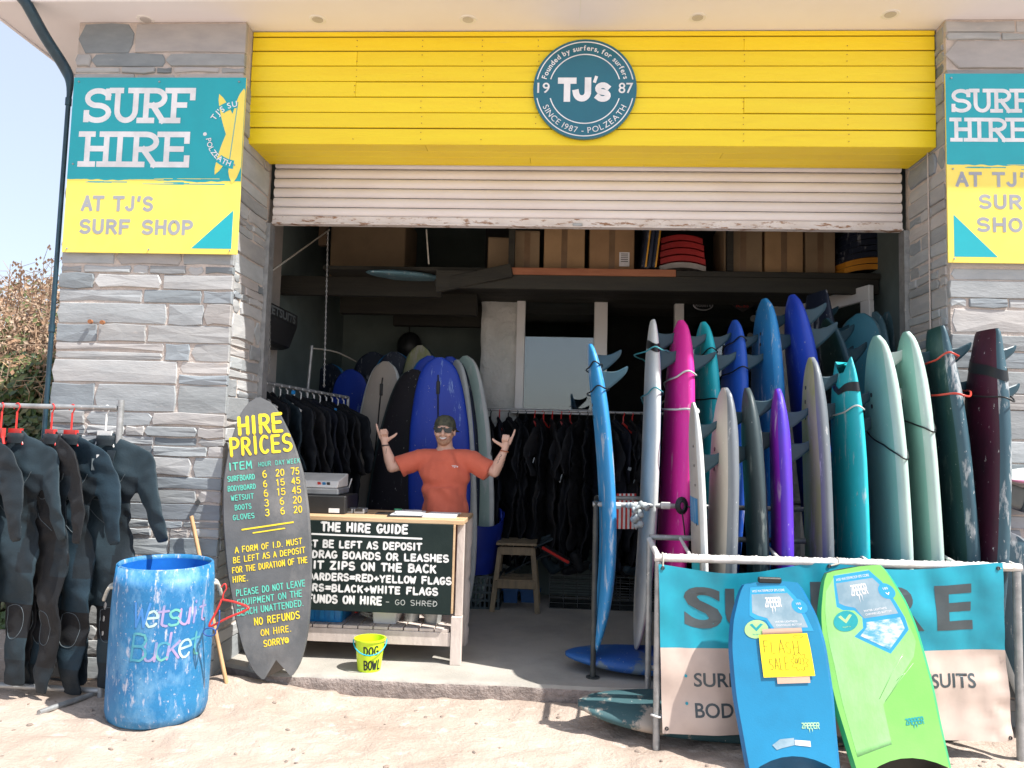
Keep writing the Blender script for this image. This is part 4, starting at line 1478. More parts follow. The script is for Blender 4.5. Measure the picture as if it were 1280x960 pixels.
def rack_board(label, top, low, Y, zb, width, thick, yaw, prof, cols, fins, rocker=.05, notch=0, Yt=None, finmat=None, finsize=.15, extras=None, group='surfboards standing in the hire rack', maxL=None):
    T = at(top[0], top[1], Yt or Y)
    Q = at(low[0], low[1], Y)
    d = (Q - T)
    B = T + d * ((zb - T.z) / d.z)
    bd = Board(B, T, width, thick, yawdir(yaw), prof, rocker, notch)
    # the tail's rocker moves the drawn tip: bring it back
    root = thing('surfboard', label, 'surfboard', B, group)
    bd.body('board_body', [B_[c] for c in cols], root)
    for f in fins:
        bd.fin(f[0], f[1], finsize * (f[2] if len(f) > 2 else 1), finmat or B_['fin'], root)
    if extras:
        extras(bd, root)
    return bd, root


def holes(qs, a=.25, r=.012):
    def go(bd, root):
        for q in qs:
            p = bd.deck(q, a)
            MB().tube([p - bd.n * .01, p + bd.n * .0025], r, 12).build('fin_bolt', m_blacks, root)
    return go


def both(*fs):
    def go(bd, root):
        for f in fs:
            f(bd, root)
    return go


def lsh(q, dq, m_, slack=.02, r=.005, tailp=None):
    return lambda bd, root: bd.loop(q, dq, m_, root, slack, r, tailp=tailp)


def strap(q, m_=None):
    "black ankle cuff wrapped round the tail"
    def go(bd, root):
        mb = MB()
        N = 24
        for dq in (-.013, .013):
            for k in range(N):
                t = 2 * pi * k / N
                a, h = cos(t), sin(t)
                aa = (abs(a) ** .62) * (1 if a > 0 else -1)
                p = bd.pt(q + dq + .02 * a, aa, h)
                c_ = bd.pt(q + dq + .02 * a, 0, 0)
                mb.v.append(p + (p - c_).normalized() * .006)
        for k in range(N):
            l = (k + 1) % N
            mb.f.append([k, l, N + l, N + k])
            mb.mi.append(0)
        mb.build('ankle_cuff', m_ or m_leash, root, smooth=True)
    return go


def patches(lst):
    def go(bd, root):
        for (q0, q1, a0, a1, m_) in lst:
            mb = MB()
            nq, na = 8, 6
            for i in range(nq + 1):
                for k in range(na + 1):
                    mb.v.append(bd.deck(q0 + (q1 - q0) * i / nq, a0 + (a1 - a0) * k / na, .0012))
            for i in range(nq):
                for k in range(na):
                    b0 = i * (na + 1) + k
                    mb.f.append([b0, b0 + 1, b0 + na + 2, b0 + na + 1])
                    mb.mi.append(0)
            mb.build('deck_print', m_, root, smooth=True)
    return go


def stringer(m_, a=0.0, w=.006, q0=.03, q1=.97):
    def go(bd, root):
        mb = MB()
        n_ = 40
        for k in range(n_ + 1):
            q = q0 + (q1 - q0) * k / n_
            for sg in (-1, 1):
                mb.v.append(bd.deck(q, a, .0015) + bd.u * w * sg)
        for k in range(n_):
            mb.f.append([2 * k, 2 * k + 1, 2 * k + 3, 2 * k + 2])
            mb.mi.append(0)
        mb.build('stringer', m_, root)
    return go


F2 = [(.93, 0), (.87, .5), (.87, -.5)]
# --- boards at the left end of the rack
rack_board('slim sky blue surfboard standing apart at the left end of the rack', (744, 430), (757, 700), 5.12, .26, .50, .085, 3, 'round', ('skyblue', 'skyblue', 'skyblue2'), F2, rocker=.115,
           extras=both(lsh(.90, .03, m_leash), lsh(.82, .03, m_leash, .03), holes([.80, .76], .2)), finsize=.16)
rack_board('white soft surfboard with black ankle cuff, left of the pink one', (818, 401), (806, 700), 5.34, .24, .54, .085, 1, 'long', ('white', 'white', 'skyblue2'), F2, rocker=.04,
           extras=both(strap(.925), lsh(.88, .02, m_leash_t, .09), lsh(.73, .05, m_leash_t, .03)), finsize=.17)
rack_board('hot pink soft surfboard wound with a white leash', (853, 401), (838, 700), 5.30, SLAB, .56, .11, 9, 'round', ('pink', 'pink', 'navy'), F2, rocker=.035,
           extras=both(lsh(.80, .04, m_leash_w, .02, .007), lsh(.77, -.04, m_leash_w, .05, .007)), finsize=.16)
rack_board('turquoise soft surfboard right of the pink one', (881, 403), (884, 700), 5.45, SLAB, .56, .10, 6, 'round', ('turq', 'turq', 'turq'), F2, rocker=.04,
           extras=both(lsh(.86, .05, m_leash), lsh(.80, -.04, m_leash, .04)), finsize=.16)
rack_board('scuffed royal blue and white surfboard between the turquoise and tall blue ones', (921, 401), (905, 700), 5.50, SLAB, .54, .10, 6, 'round', ('blue', 'blue', 'blue'), F2, rocker=.05,
           extras=both(lsh(.90, .04, m_leash), lsh(.81, .04, m_leash, .03)), finsize=.15)
rack_board('tall mid blue surfboard with two dark fin bolts on its deck', (957, 374), (960, 700), 5.50, SLAB, .58, .11, 5, 'round', ('midblue', 'skyblue', 'skyblue2'), F2, rocker=.03,
           extras=holes([.90, .87], -.15), finsize=.16)
rack_board('tallest cobalt blue surfboard leaning right in the middle of the rack', (992, 369), (1022, 640), 5.40, SLAB, .60, .12, 0, 'round', ('cobalt', 'cobalt', 'navy'), F2, rocker=.04, finsize=.18)
rack_board('dark navy surfboard half hidden behind the tallest cobalt one', (1022, 366), (1034, 640), 6.05, SLAB, .56, .09, 14, 'square', ('navy', 'navy', 'navy'), F2, rocker=.03, finsize=.15)
rack_board('narrow dark green surfboard leaning behind the beige and green one', (1034, 398), (1075, 600), 5.75, SLAB, .52, .085, 6, 'round', ('dgreen', 'steel', 'dgreen'), F2, rocker=.04, finsize=.17)
# --- boards at the back by the white door
gb = 'pale boards behind the rack by the door'
rack_board('light blue board with yellow patches behind the rack', (1076, 392), (1072, 640), 6.10, SLAB, .55, .07, 48, 'round', ('lblue', 'gblue', 'gblue'), [], rocker=.02, group=gb, extras=holes([.86], .1, .02))
for px, lab in ((1094, 'first grey-blue board right of the yellow patched one'), (1110, 'second grey-blue board right of the yellow patched one'), (1125, 'grey-blue board nearest the door jamb behind the rack')):
    rack_board(lab, (px, 390), (px + 4, 640), 6.10 + (px - 1094) * .004, SLAB, .50, .07, 8, 'round', ('gblue', 'gblue', 'gblue'), [], rocker=.02, group=gb)
# --- front row
FR = 'surfboards standing in the hire rack'
rack_board('short white surfboard with a patched deck at the front of the rack', (868, 503), (873, 690), 4.66, 0, .48, .06, -3, 'round', ('beige', 'white', 'white'), [(.90, .5), (.80, .0, 1.1)], rocker=.025, finsize=.14,
           extras=both(holes([.86, .80, .74, .62], -.55, .008), patches([(.62, .70, -.75, .75, B_['skyblue2']), (.52, .60, -.75, .75, B_['beige']), (.40, .51, -.75, .75, B_['turq']), (.30, .36, -.3, .3, m_blacks)])))
rack_board('beige foam surfboard with a scuffed grey rail', (908, 485), (900, 690), 4.72, 0, .54, .10, 2, 'round', ('beige', 'grey', 'grey'), [(.90, .4), (.79, .0, 1.1)], rocker=.03, finsize=.15,
           extras=holes([.81, .75], .15, .013))
rack_board('dark slate surfboard between the beige and the purple ones', (937, 485), (944, 690), 4.76, 0, .50, .10, -6, 'round', ('slate', 'slate', 'slate'), [(.93, .3), (.83, .3, 1.1)], rocker=.05, finsize=.15)
rack_board('short violet and blue surfboard with rounded tail', (974, 486), (976, 690), 4.70, 0, .46, .10, -8, 'round', ('violet', 'purple', 'purple'), [(.90, .3), (.80, .3, 1.1)], rocker=.03, finsize=.15,
           extras=lsh(.22, .03, mat('leash_pink', (.55, .10, .20), rough=.4), .03))
rack_board('beige to olive green surfboard with a grey rail', (1016, 447), (1022, 690), 4.78, 0, .54, .10, -6, 'round', ('olive', 'grey', 'grey'), [(.92, .3), (.84, .3, 1.15)], rocker=.03, finsize=.15,
           extras=holes([.915, .875, .83], .05, .012))
rack_board('turquoise swallow-tailed surfboard with a black ankle cuff', (1056, 449), (1062, 690), 4.76, 0, .54, .09, -2, 'fish', ('turq', 'turq', 'skyblue2'), [(.88, .3), (.80, .3, 1.15)], rocker=.03, notch=.055, finsize=.16,
           extras=both(strap(.935), lsh(.83, .03, m_leash_w, .02)))
rack_board('pale sea green soft surfboard with two fin bolts, white fins', (1098, 420), (1112, 690), 4.76, 0, .56, .105, -3, 'round', ('pteal', 'ptealrail', 'ptealrail'), [(.93, .2), (.83, .25, 1.15)], rocker=.035, finmat=B_['finl'], finsize=.16,
           extras=both(holes([.845, .815], .1, .014), lsh(.86, -.18, m_leash, .01)))
rack_board('pale sea green soft surfboard with white handprint, next to the dark green one', (1135, 415), (1152, 690), 4.78, 0, .56, .105, -7, 'round', ('pteal', 'ptealrail', 'ptealrail'), [(.92, .2), (.82, .2, 1.1)], rocker=.035, finmat=B_['fin'], finsize=.16,
           extras=both(holes([.82], .1, .014), lsh(.86, -.12, m_leash, .01)))
rack_board('dark green surfboard wound with a red leash', (1172, 410), (1195, 690), 4.76, 0, .52, .11, -6, 'square', ('dgreen', 'steel', 'steel'), [(.92, .2), (.83, .2, 1.1)], rocker=.04, finsize=.16,
           extras=both(lsh(.885, .04, m_leash_r, .04, .006), lsh(.86, -.04, m_leash_r, .07, .006)))
rack_board('black and maroon surfboard at the right end of the rack', (1236, 413), (1226, 690), 4.64, 0, .40, .11, 8, 'square', ('maroon', 'steel', 'black'), [(.93, .2), (.83, .2, 1.1)], rocker=.03, finsize=.16,
           extras=both(strap(.90), lsh(.87, -.05, m_leash, .03)))


def lying_board(label, nose, tail, z, width, thick, cols, prof='round', rocker=.05, tilt=0, zt=None):
    B, T = gz(*nose, z), None
    T = Vector(tail)
    nrm = V(0, -sin(tilt), cos(tilt))
    bd = Board(B, T, width, thick, nrm, prof, rocker)
    root = thing('surfboard', label, 'surfboard', (B + T) / 2, 'surfboards lying on the ground under the rack')
    bd.body('board_body', [B_[c] for c in cols], root)
    return bd


lying_board('blue surfboard lying on the concrete under the rack', (707, 822), V(2.0, 5.42, .175), .195, .60, .11, ('dirtyblue', 'dirtyblue', 'dirtyblue'), 'long', rocker=.03)
lying_board('sandy dark teal surfboard lying on the sand behind the banner', (722, 888), V(2.4, 4.66, .09), .10, .47, .11, ('dirty', 'dirty', 'dirty'), 'long', rocker=.05, tilt=.25)

# ------------------------------------------------------------------ rack frames
zt = at(820, 697, 4.305).z
fl, fr2 = V(.592, 4.305, 0), V(2.545, 4.40, 0)
bl, br = V(.615, 4.87, 0), V(2.63, 4.98, 0)
rk = thing('rack_frame', 'chipped white tubular rack frame carrying the banner', 'rack', (1.6, 4.6, 0))


def rod(name, a, b, r, m_, parent, n=10):
    return MB().tube([a, b], r, n).build(name, m_, parent, smooth='angle')


UP = V(0, 0, 1)
rod('post', fl + V(0, 0, -.02), fl + UP * (zt - .019), .019, m_galv, rk)
rod('post', fr2 + V(0, 0, -.02), fr2 + UP * (zt - .019), .021, m_galv, rk)
rod('post', bl, bl + UP * (zt + .03), .019, m_galv, rk)
rod('post', br, br + UP * (zt + .03), .019, m_galv, rk)
rod('top_rail', fl + UP * zt + V(-.02, 0, 0), fr2 + UP * zt + V(.02, 0, 0), .022, m_whitepipe, rk)
rod('side_rail', fl + UP * (zt + .002), bl + UP * (zt + .03), .017, m_whitepipe, rk)
rod('side_rail', fr2 + UP * (zt + .002), br + UP * (zt + .03), .017, m_whitepipe, rk)
rod('back_rail', bl + UP * (zt + .045), br + UP * (zt + .045), .017, m_galv, rk)
rod('back_rail', bl + UP * .25 + V(.02, 0, 0), br + UP * .25, .016, m_galv, rk)
for k in range(16):     # lengths of foam lagging between the boards
    p = bl.lerp(br, (k + .5) / 16) + UP * (zt + .045)
    q = fl.lerp(fr2, (k + .5) / 16) + UP * zt
    if k % 4 == 1:
        rod('divider', p, q, .010, m_whitepipe, rk, 8)
# frayed rope and tape wound on the rail
mb = MB()
rs = random.Random(8)
for k in range(150):
    t = rs.random()
    p = fl.lerp(fr2, t) + UP * (zt + .02) + V(0, rs.uniform(-.012, .012), 0)
    mb.ball(p, (rs.uniform(.004, .016), .006, rs.uniform(.003, .007)), 6, 4)
mb.build('flaking_lagging', m_whitepipe, rk)['kind'] = 'stuff'

rk2 = thing('rack_frame', 'dark scaffold rack frame standing on the concrete behind the white one', 'rack', (.3, 5.06, SLAB))
P = V(.29, 5.064, SLAB)
ztb = at(741, 630, 5.064).z
rod('post', P, P + UP * (ztb - SLAB + .015), .018, m_blackpipe, rk2)
MB().disc(P + V(0, 0, .003), .045, (0, 0, 1), 16, .006).build('foot_plate', m_blackpipe, rk2)
rod('front_rail', P + UP * (ztb - SLAB) + V(-.02, 0, 0), V(2.4, 5.2, ztb), .017, m_galv, rk2)
rod('post', V(2.38, 5.20, SLAB), V(2.38, 5.2, ztb), .018, m_blackpipe, rk2)
P2 = V(.33, 5.72, SLAB)
rod('post', P2, P2 + UP * (ztb - SLAB), .018, m_blackpipe, rk2)
rod('back_rail', P2 + UP * (ztb - SLAB), V(2.4, 5.8, ztb), .017, m_galv, rk2)
rod('side_rail', P + UP * (ztb - SLAB), P2 + UP * (ztb - SLAB), .016, m_blackpipe, rk2)
# rags and tape tied on the rail
for px, w in ((772, 5), (800, 10), (832, 7)):
    p = at(px, 632, 5.07)
    MB().tube([p - V(w * .004, 0, 0), p + V(w * .004, 0, 0)], .023, 10).build('tape_wrap', m_whitepipe, rk2)
rg = MB()
c = at(797, 634, 5.04)
rr = random.Random(4)
pts = [c + V(rr.uniform(-.03, .03), rr.uniform(-.02, .02), -.012 * k) for k in range(11)]
rg.tube(curve_pts(pts, 3), [.020 + .008 * sin(k * 1.7) for k in range(31)], 9)
pts = [c + V(.01 * k - .06, rr.uniform(-.02, .02), rr.uniform(-.01, .03)) for k in range(14)]
rg.tube(curve_pts(pts, 3), [.014 + .006 * sin(k * 1.1) for k in range(40)], 9)
setp(rg.build('rag', mat('grey_rag', (.42, .45, .45), (.32, .35, .36), rough=.9, bump=.5), smooth=True), 'grey rag knotted round the dark rack rail', 'rag')
tl = MB()
c = at(852, 632, 5.03)
for k in range(5):
    tl.tube([c + V((.034 - .004 * k) * cos(t), -.006 * k, (.05 - .005 * k) * sin(t)) for t in [2 * pi * i / 16 for i in range(16)]], .008, 6, closed=True)
tl.tube(curve_pts([c + V(0, -.02, -.04), c + V(.01, -.03, -.12), c + V(.02, -.02, -.2)], 5), .005, 6)
tl.tube(curve_pts([c + V(.03, -.02, 0), c + V(.1, -.05, -.03), c + V(.19, -.10, -.12)], 5), .005, 6)
setp(tl.build('coiled_leash', m_leash, smooth=True), 'black coiled leash hanging on the dark rack rail', 'leash')

# ------------------------------------------------------------------ banner
bn = thing('banner', 'teal and beige SURF HIRE banner tied to the rack frame', 'banner', (1.6, 4.38, .5))
b00, b10, b11, b01 = [at(x, y, 4.275 + .085 * (x - 822) / 440) for x, y in ((828, 916), (1266, 926), (1251, 703), (823, 705))]
BW = (b11 - b01).length
BH = (b01 - b00).length


def ban(a, b, l=0):
    "a = 0..1 across, b = 0..1 up"
    p = b00.lerp(b10, a).lerp(b01.lerp(b11, a), b)
    sag = -.050 * (sin(pi * min(1, a / .46)) ** 1.2 if a < .46 else .75 * sin(pi * (a - .46) / .54) ** 2) * b ** 3
    p.z += sag
    d = .008 * sin(a * 17 + b * 4) + .012 * sin(a * 7 - b * 6 + 1) + .006 * sin(b * 19 + a * 9) * (1 - b) + .010 * mnoise.noise((a * 9, b * 5, 2)) + .012 * mnoise.noise((a * 16, b * 3 + a * 8, 6))
    if a > .85:
        d += .02 * (a - .85) / .15 * mnoise.noise((a * 40, b * 14, 4)) * (1 - b)
    return p + V(0, -d - l, 0)


def ban_strip(b0, b1, mat_, name, n=70, m=22):
    mb = MB()
    for j in range(m + 1):
        for i in range(n + 1):
            mb.v.append(ban(i / n, b0 + (b1 - b0) * j / m))
    for j in range(m):
        for i in range(n):
            mb.f.append([j * (n + 1) + i, j * (n + 1) + i + 1, (j + 1) * (n + 1) + i + 1, (j + 1) * (n + 1) + i])
            mb.mi.append(0)
    return mb.build(name, mat_, bn, smooth=True)


m_ban_t = mat('banner_teal', (.012, .33, .44), (.012, .29, .40), rough=.45, bump=.05, bscale=8, wear=[((.05, .38, .47), .66, 3, (1, 1, 1), .15)])
m_ban_b = mat('banner_beige', (.60, .48, .41), (.54, .43, .37), rough=.5, bump=.05, bscale=8)
m_ban_g = mat('banner_grey', (.055, .075, .085), (.07, .09, .10), rough=.4, bump=0)
ban_strip(0, .5, m_ban_b, 'beige_half')
ban_strip(.5002, 1, m_ban_t, 'teal_half')


def ban_text(txt, a0, b0, aw, bh, mat_, bold=0.0):
    me = font_mesh(txt, .2, bold)
    bmm = bmesh.new()
    bmm.from_mesh(me)
    for _ in range(2):
        lg_ = [e for e in bmm.edges if e.calc_length() > .03]
        if not lg_:
            break
        bmesh.ops.subdivide_edges(bmm, edges=lg_, cuts=2)
        bmesh.ops.triangulate(bmm, faces=[f for f in bmm.faces if len(f.verts) > 4])
    bmm.to_mesh(me)
    bmm.free()
    xs = [v.co.x for v in me.vertices]
    ys = [v.co.y for v in me.vertices]
    for v in me.vertices:
        v.co = ban(a0 + (v.co.x - min(xs)) / (max(xs) - min(xs)) * aw, b0 + (v.co.y - min(ys)) / (max(ys) - min(ys)) * bh, .0012)
    me.name = 'lettering'
    return link_mesh('lettering', me, mat_, bn)


for ch, px, w in (('S', 856, 48), ('U', 908, 48), ('R', 962, 50), ('F', 1016, 40), ('H', 1076, 0), ('I', 1128, 0), ('R', 1104, 50), ('E', 1170, 46)):
    if w == 0:
        continue
    ban_text(ch, (px - 825) / 430, .62, w / 430, .27, m_ban_g, .006)
ban_text('H', (1060 - 825) / 430, .62, .06, .27, m_ban_g, .006)
for txt, px, y, w in (('SURFBOARDS', 866, 853, 150), ('BODYBOARDS', 866, 890, 155), ('WETSUITS', 1112, 850, 108)):
    ban_text(txt, (px - 825) / 435, (918 - y - 7) / 213, w / 435, .083, m_ban_g, .0035)
for py in (846, 880):
    p = ban((856 - 825) / 435, (918 - py) / 213)
    MB().disc(p - V(0, .003, 0), .008, n=14, thick=.003).build('bullet_point', m_ban_t, bn)
mb = MB()
for a, b in ((.012, .98), (.99, .02), (.985, .97), (.012, .03), (.5, .985)):
    p = ban(a, b)
    mb.tube([p + V(.008 * cos(t), -.004, .008 * sin(t)) for t in [2 * pi * k / 12 for k in range(12)]], .003, 6, closed=True)
mb.build('eyelets', m_blacks, bn)['kind'] = 'stuff'
for a, b in ((.012, .98), (.50, .985), (.985, .97)):
    p = ban(a, b)
    q = fl.lerp(fr2, a) + UP * zt
    MB().tube(curve_pts([p, q + V(0, -.026, .0), q + V(0, 0, .026), q + V(0, .026, 0), p + V(.005, .01, 0)], 5), .005, 6).build('tie', m_rope, bn)
p = fl + UP * .16
MB().tube([p + V(.028 * cos(t), .028 * sin(t), .004 * sin(2 * t)) for t in [2 * pi * k / 16 for k in range(16)]], .006, 6, closed=True).build('tie', m_whiteplas, bn)

# ------------------------------------------------------------------ bodyboards
BB_PROF = [(0, .90), (.05, .915), (.2, .95), (.42, 1.0), (.62, .985), (.78, .90), (.89, .76), (.96, .66), (.99, .60), (1.0, .57)]


def bodyboard(label, top, low, Yt, zlow, width, thick, mats, yaw, tailcut=.085):
    T = at(top[0], top[1], Yt)
    B = gz(low[0], low[1], zlow)
    bd = Board(B, T, width, thick, V(yaw, -1, .25), 'round', .02)
    bd.prof = BB_PROF
    bd.th = lambda q: thick * (1 - .25 * max(0, q - .8) / .2)
    root = thing('bodyboard', label, 'bodyboard', B, 'bodyboards leaning on the banner')
    pt0 = bd.pt

    def pt(q, a, h):
        cut = tailcut * (1 - abs(a) ** 2) * max(0, 1 - q / .25)
        nc = -.012 * (abs(a) ** 3) * max(0, (q - .9) / .1)
        return pt0(q, a, h) + bd.w * (cut + nc)
    bd.pt = pt
    n = 26
    mb = MB()
    rows = 30
    prof = []
    for k in range(9):
        prof.append((-1 + .15 * (1 - k / 8) * 0 + 2 * k / 8, 1))
    # cross-section: flat deck, chined rail, flat bottom
    sec = [(-.93 + 1.86 * k / 8, 1.0) for k in range(9)] + [(1.0, .25), (.985, -.3), (.93, -1.0)] + [(.93 - 1.86 * k / 8, -1.0) for k in range(1, 9)] + [(-.985, -.3), (-1.0, .25)]
    n = len(sec)
    for i in range(rows + 1):
        q = i / rows
        for a, h in sec:
            mb.v.append(bd.pt(q, a, h))
    for i in range(rows):
        for k in range(n):
            l = (k + 1) % n
            mb.f.append([i * n + l, i * n + k, (i + 1) * n + k, (i + 1) * n + l])
            mb.mi.append(0 if k < 8 else 1 if k in (8, 19, 20, n - 1) else 2 if k in (9, 10, n - 2, n - 3) else 2)
    mb.f.append([k for k in range(n)][::-1])
    mb.f.append([rows * n + k for k in range(n)])
    mb.mi += [2, 2]
    o = mb.build('foam_body', mats, root, smooth='angle')
    bd.dk = lambda a, q, l=0: bd.pt(q, -a, 1) + bd.n * (.0008 + l * .35)
    return bd, root


m_bbblue = mat('bodyboard_blue', (.012, .22, .42), (.012, .205, .39), rough=.38, bump=.08, bscale=120)
m_bbblue2 = mat('bodyboard_blue_rail', (.010, .15, .36), rough=.4, bump=.08, bscale=120)
m_bbgreen = mat('bodyboard_green', (.22, .56, .13), (.20, .52, .12), rough=.38, bump=.08, bscale=120)
m_bbgreen2 = mat('bodyboard_green_rail', (.035, .42, .16), rough=.4, bump=.05)
m_bbblack = mat('bodyboard_black', (.015, .02, .02), rough=.5, bump=.1)
m_lab_b = mat('label_blue', (.03, .33, .62), (.03, .30, .58), rough=.3, bump=0)
m_lab_g = mat('label_grey', (.20, .31, .38), (.30, .40, .46), .4, .6, 9, rough=.25, bump=0)
m_lab_wave = mat('label_wave', (.62, .68, .71), (.10, .36, .50), .42, .6, 14, (1, 1, 2), rough=.25, bump=0)
m_lime_p = mat('label_green', (.44, .72, .30), rough=.35, bump=0)
m_teal_p = mat('label_teal', (.02, .36, .40), rough=.35, bump=0)
m_film = glass('cling_film', (.92, .97, .94), 1.25)


def patch(bd, root, name, poly, mat_, lift):
    "flat print on the board's deck; poly in (across -1..1, along 0..1), cut into strips that follow the deck"
    bmm = bmesh.new()
    vs_ = [bmm.verts.new((a, q, 0)) for a, q in poly]
    bmm.faces.new(vs_)
    for k in range(1, 30):
        geom = bmm.verts[:] + bmm.edges[:] + bmm.faces[:]
        bmesh.ops.bisect_plane(bmm, geom=geom, plane_co=(0, k / 30, 0), plane_no=(0, 1, 0))
    me = bpy.data.meshes.new(name)
    bmm.to_mesh(me)
    bmm.free()
    for v in me.vertices:
        v.co = bd.dk(v.co.x, v.co.y, lift)
    me.polygons.foreach_set('use_smooth', [True] * len(me.polygons))
    return link_mesh(name, me, mat_, root)


def circ(a, q, ra, rq, n=28):
    return [(a + ra * cos(2 * pi * k / n), q + rq * sin(2 * pi * k / n)) for k in range(n)]


def dk_text(bd, root, txt, a0, q0, aw, qh, mat_, bold=.0, lift=.003):
    me = font_mesh(txt, .2, bold)
    xs = [v.co.x for v in me.vertices]
    ys = [v.co.y for v in me.vertices]
    for v in me.vertices:
        v.co = bd.dk(a0 + (v.co.x - min(xs)) / (max(xs) - min(xs)) * aw, q0 + (v.co.y - min(ys)) / (max(ys) - min(ys)) * qh, lift)
    me.name = 'lettering'
    return link_mesh('lettering', me, mat_, root)


def brand_block(bd, root, a, q, wa, hq, mat_, lift=.0035):
    "dripping block wordmark"
    mb = MB()
    fo_ = lambda x, y, l: bd.dk(x, y, lift + l)
    cols = 6
    for k, ch in enumerate('ZAPPER'):
        x0 = a + wa * k / cols
        w = wa / cols
        if ch == 'Z':
            st = [[(0, 1), (1, 1)], [(1, 1), (0, .0)], [(0, 0), (1, 0)]]
        elif ch == 'A':
            st = [[(0, -.1), (0, 1)], [(0, 1), (1, 1)], [(1, 1), (1, -.1)], [(0, .5), (1, .5)]]
        elif ch == 'P':
            st = [[(0, -.15), (0, 1)], [(0, 1), (1, 1)], [(1, 1), (1, .5)], [(1, .5), (0, .5)]]
        elif ch == 'E':
            st = [[(0, 0), (0, 1)], [(0, 1), (1, 1)], [(0, .5), (1, .5)], [(0, 0), (1, 0)]]
        else:
            st = [[(0, -.1), (0, 1)], [(0, 1), (1, 1)], [(1, 1), (1, .5)], [(1, .5), (0, .5)], [(.6, .5), (1, -.1)]]
        for j, s_ in enumerate(st):
            for (xa, ya), (xb, yb) in zip(s_, s_[1:]):
                A_ = (x0 + w * (.08 + .78 * xa), q + hq * ya)
                B__ = (x0 + w * (.08 + .78 * xb), q + hq * yb)
                tw, tq = w * .30, hq * .20
                if abs(A_[0] - B__[0]) > abs(A_[1] - B__[1]) * (wa / max(hq, 1e-6)) * .2:
                    v_ = [(A_[0], A_[1] - tq / 2), (B__[0], B__[1] - tq / 2), (B__[0], B__[1] + tq / 2), (A_[0], A_[1] + tq / 2)]
                else:
                    v_ = [(A_[0] - tw / 2, A_[1]), (A_[0] + tw / 2, A_[1]), (B__[0] + tw / 2, B__[1]), (B__[0] - tw / 2, B__[1])]
                mb.add([fo_(x, y, .0002 * j) for x, y in v_], [(0, 1, 2, 3)])
    for dx, l in ((.42, 1.0), (.58, .8)):
        x = a + wa * dx
        mb.add([fo_(x - wa * .035, q, .001), fo_(x + wa * .035, q, .001), fo_(x, q - hq * l, .001)], [(0, 1, 2)])
    return mb.build('wordmark', mat_, root)


def tick(bd, root, a, q, s, sq, mat_):
    pts = [(a - s, q + sq * .55), (a - s * .62, q + sq * .75), (a - s * .05, q - sq * .1), (a + s * .62, q + sq * .75), (a + s, q + sq * .55), (a, q - sq * .75)]
    return patch(bd, root, 'tick_mark', pts, mat_, .0055)


def dress(bd, root, green):
    k0 = 0.0
    w1 = m_whiteprint
    if not green:
        poly = [(-.62, .955), (.42, .955), (.60, .90), (.72, .74), (-.05, .74), (-.18, .80), (-.40, .815), (-.55, .83)]
        patch(bd, root, 'label_print', [(-.66, .975), (.46, .975), (.66, .91), (.80, .725), (-.06, .725), (-.2, .79), (-.45, .80), (-.58, .82)], m_lab_b, .0005)
    else:
        poly = [(-.62, .955), (.42, .955), (.60, .90), (.72, .74), (.74, .665), (.32, .575), (-.22, .665), (-.05, .70), (-.05, .76), (-.18, .80), (-.40, .815), (-.55, .83)]
        patch(bd, root, 'label_print', [(-.66, .975), (.46, .975), (.66, .91), (.80, .72), (.79, .66), (.32, .56), (-.30, .665), (-.09, .70), (-.06, .75), (-.2, .79), (-.45, .80), (-.58, .82)], m_lab_b, .0005)
        patch(bd, root, 'wave_picture', [(-.0, .725), (.71, .725), (.72, .668), (.32, .58), (-.18, .664), (-.02, .70)], m_lab_wave, .003)
    patch(bd, root, 'label_picture', [(-.58, .935), (.46, .935), (.60, .885), (.70, .745), (-.03, .745), (-.17, .802), (-.38, .818), (-.52, .835)], m_lab_g, .0015)
    brand_block(bd, root, -.20, .865, .42, .045, w1)
    dk_text(bd, root, 'WSS WATERPROOF EPS CORE', -.58, .945, .98, .013, w1)
    dk_text(bd, root, 'WATER LIGHTNESS', 0, .775, .5, .010, w1)
    dk_text(bd, root, 'CHANNELLED BOTTOM', .02, .757, .56, .010, w1)
    patch(bd, root, 'round_label', circ(.66, .86, .19, .040), m_lab_b, .003)
    tick(bd, root, .66, .847, .05, .010, w1)
    dk_text(bd, root, '100', .60, .868, .12, .012, w1, lift=.006)
    patch(bd, root, 'round_label', circ(-.42, .745, .26, .050), m_teal_p if green else m_lime_p, .004)
    tick(bd, root, -.42, .755, .15, .028, m_lime_p if green else m_teal_p)
    dk_text(bd, root, 'hydro', -.50, .712, .16, .010, m_lime_p if green else m_teal_p, lift=.006)
    brand_block(bd, root, .28, .215, .36, .035, m_teal_p if green else m_mint)


bd, root = bodyboard('blue bodyboard with a yellow flash sale note, leaning on the banner', (961, 727), (990, 966), 4.20, 0, .505, .055, [m_bbblue, m_bbblue2, m_bbblue2], -.04)
dress(bd, root, False)
BLUEBB = bd
bd, root = bodyboard('lime green bodyboard leaning on the banner', (1064, 709), (1127, 968), 4.225, 0, .525, .055, [m_bbgreen, m_bbgreen2, m_bbblack], -.04)
dress(bd, root, True)
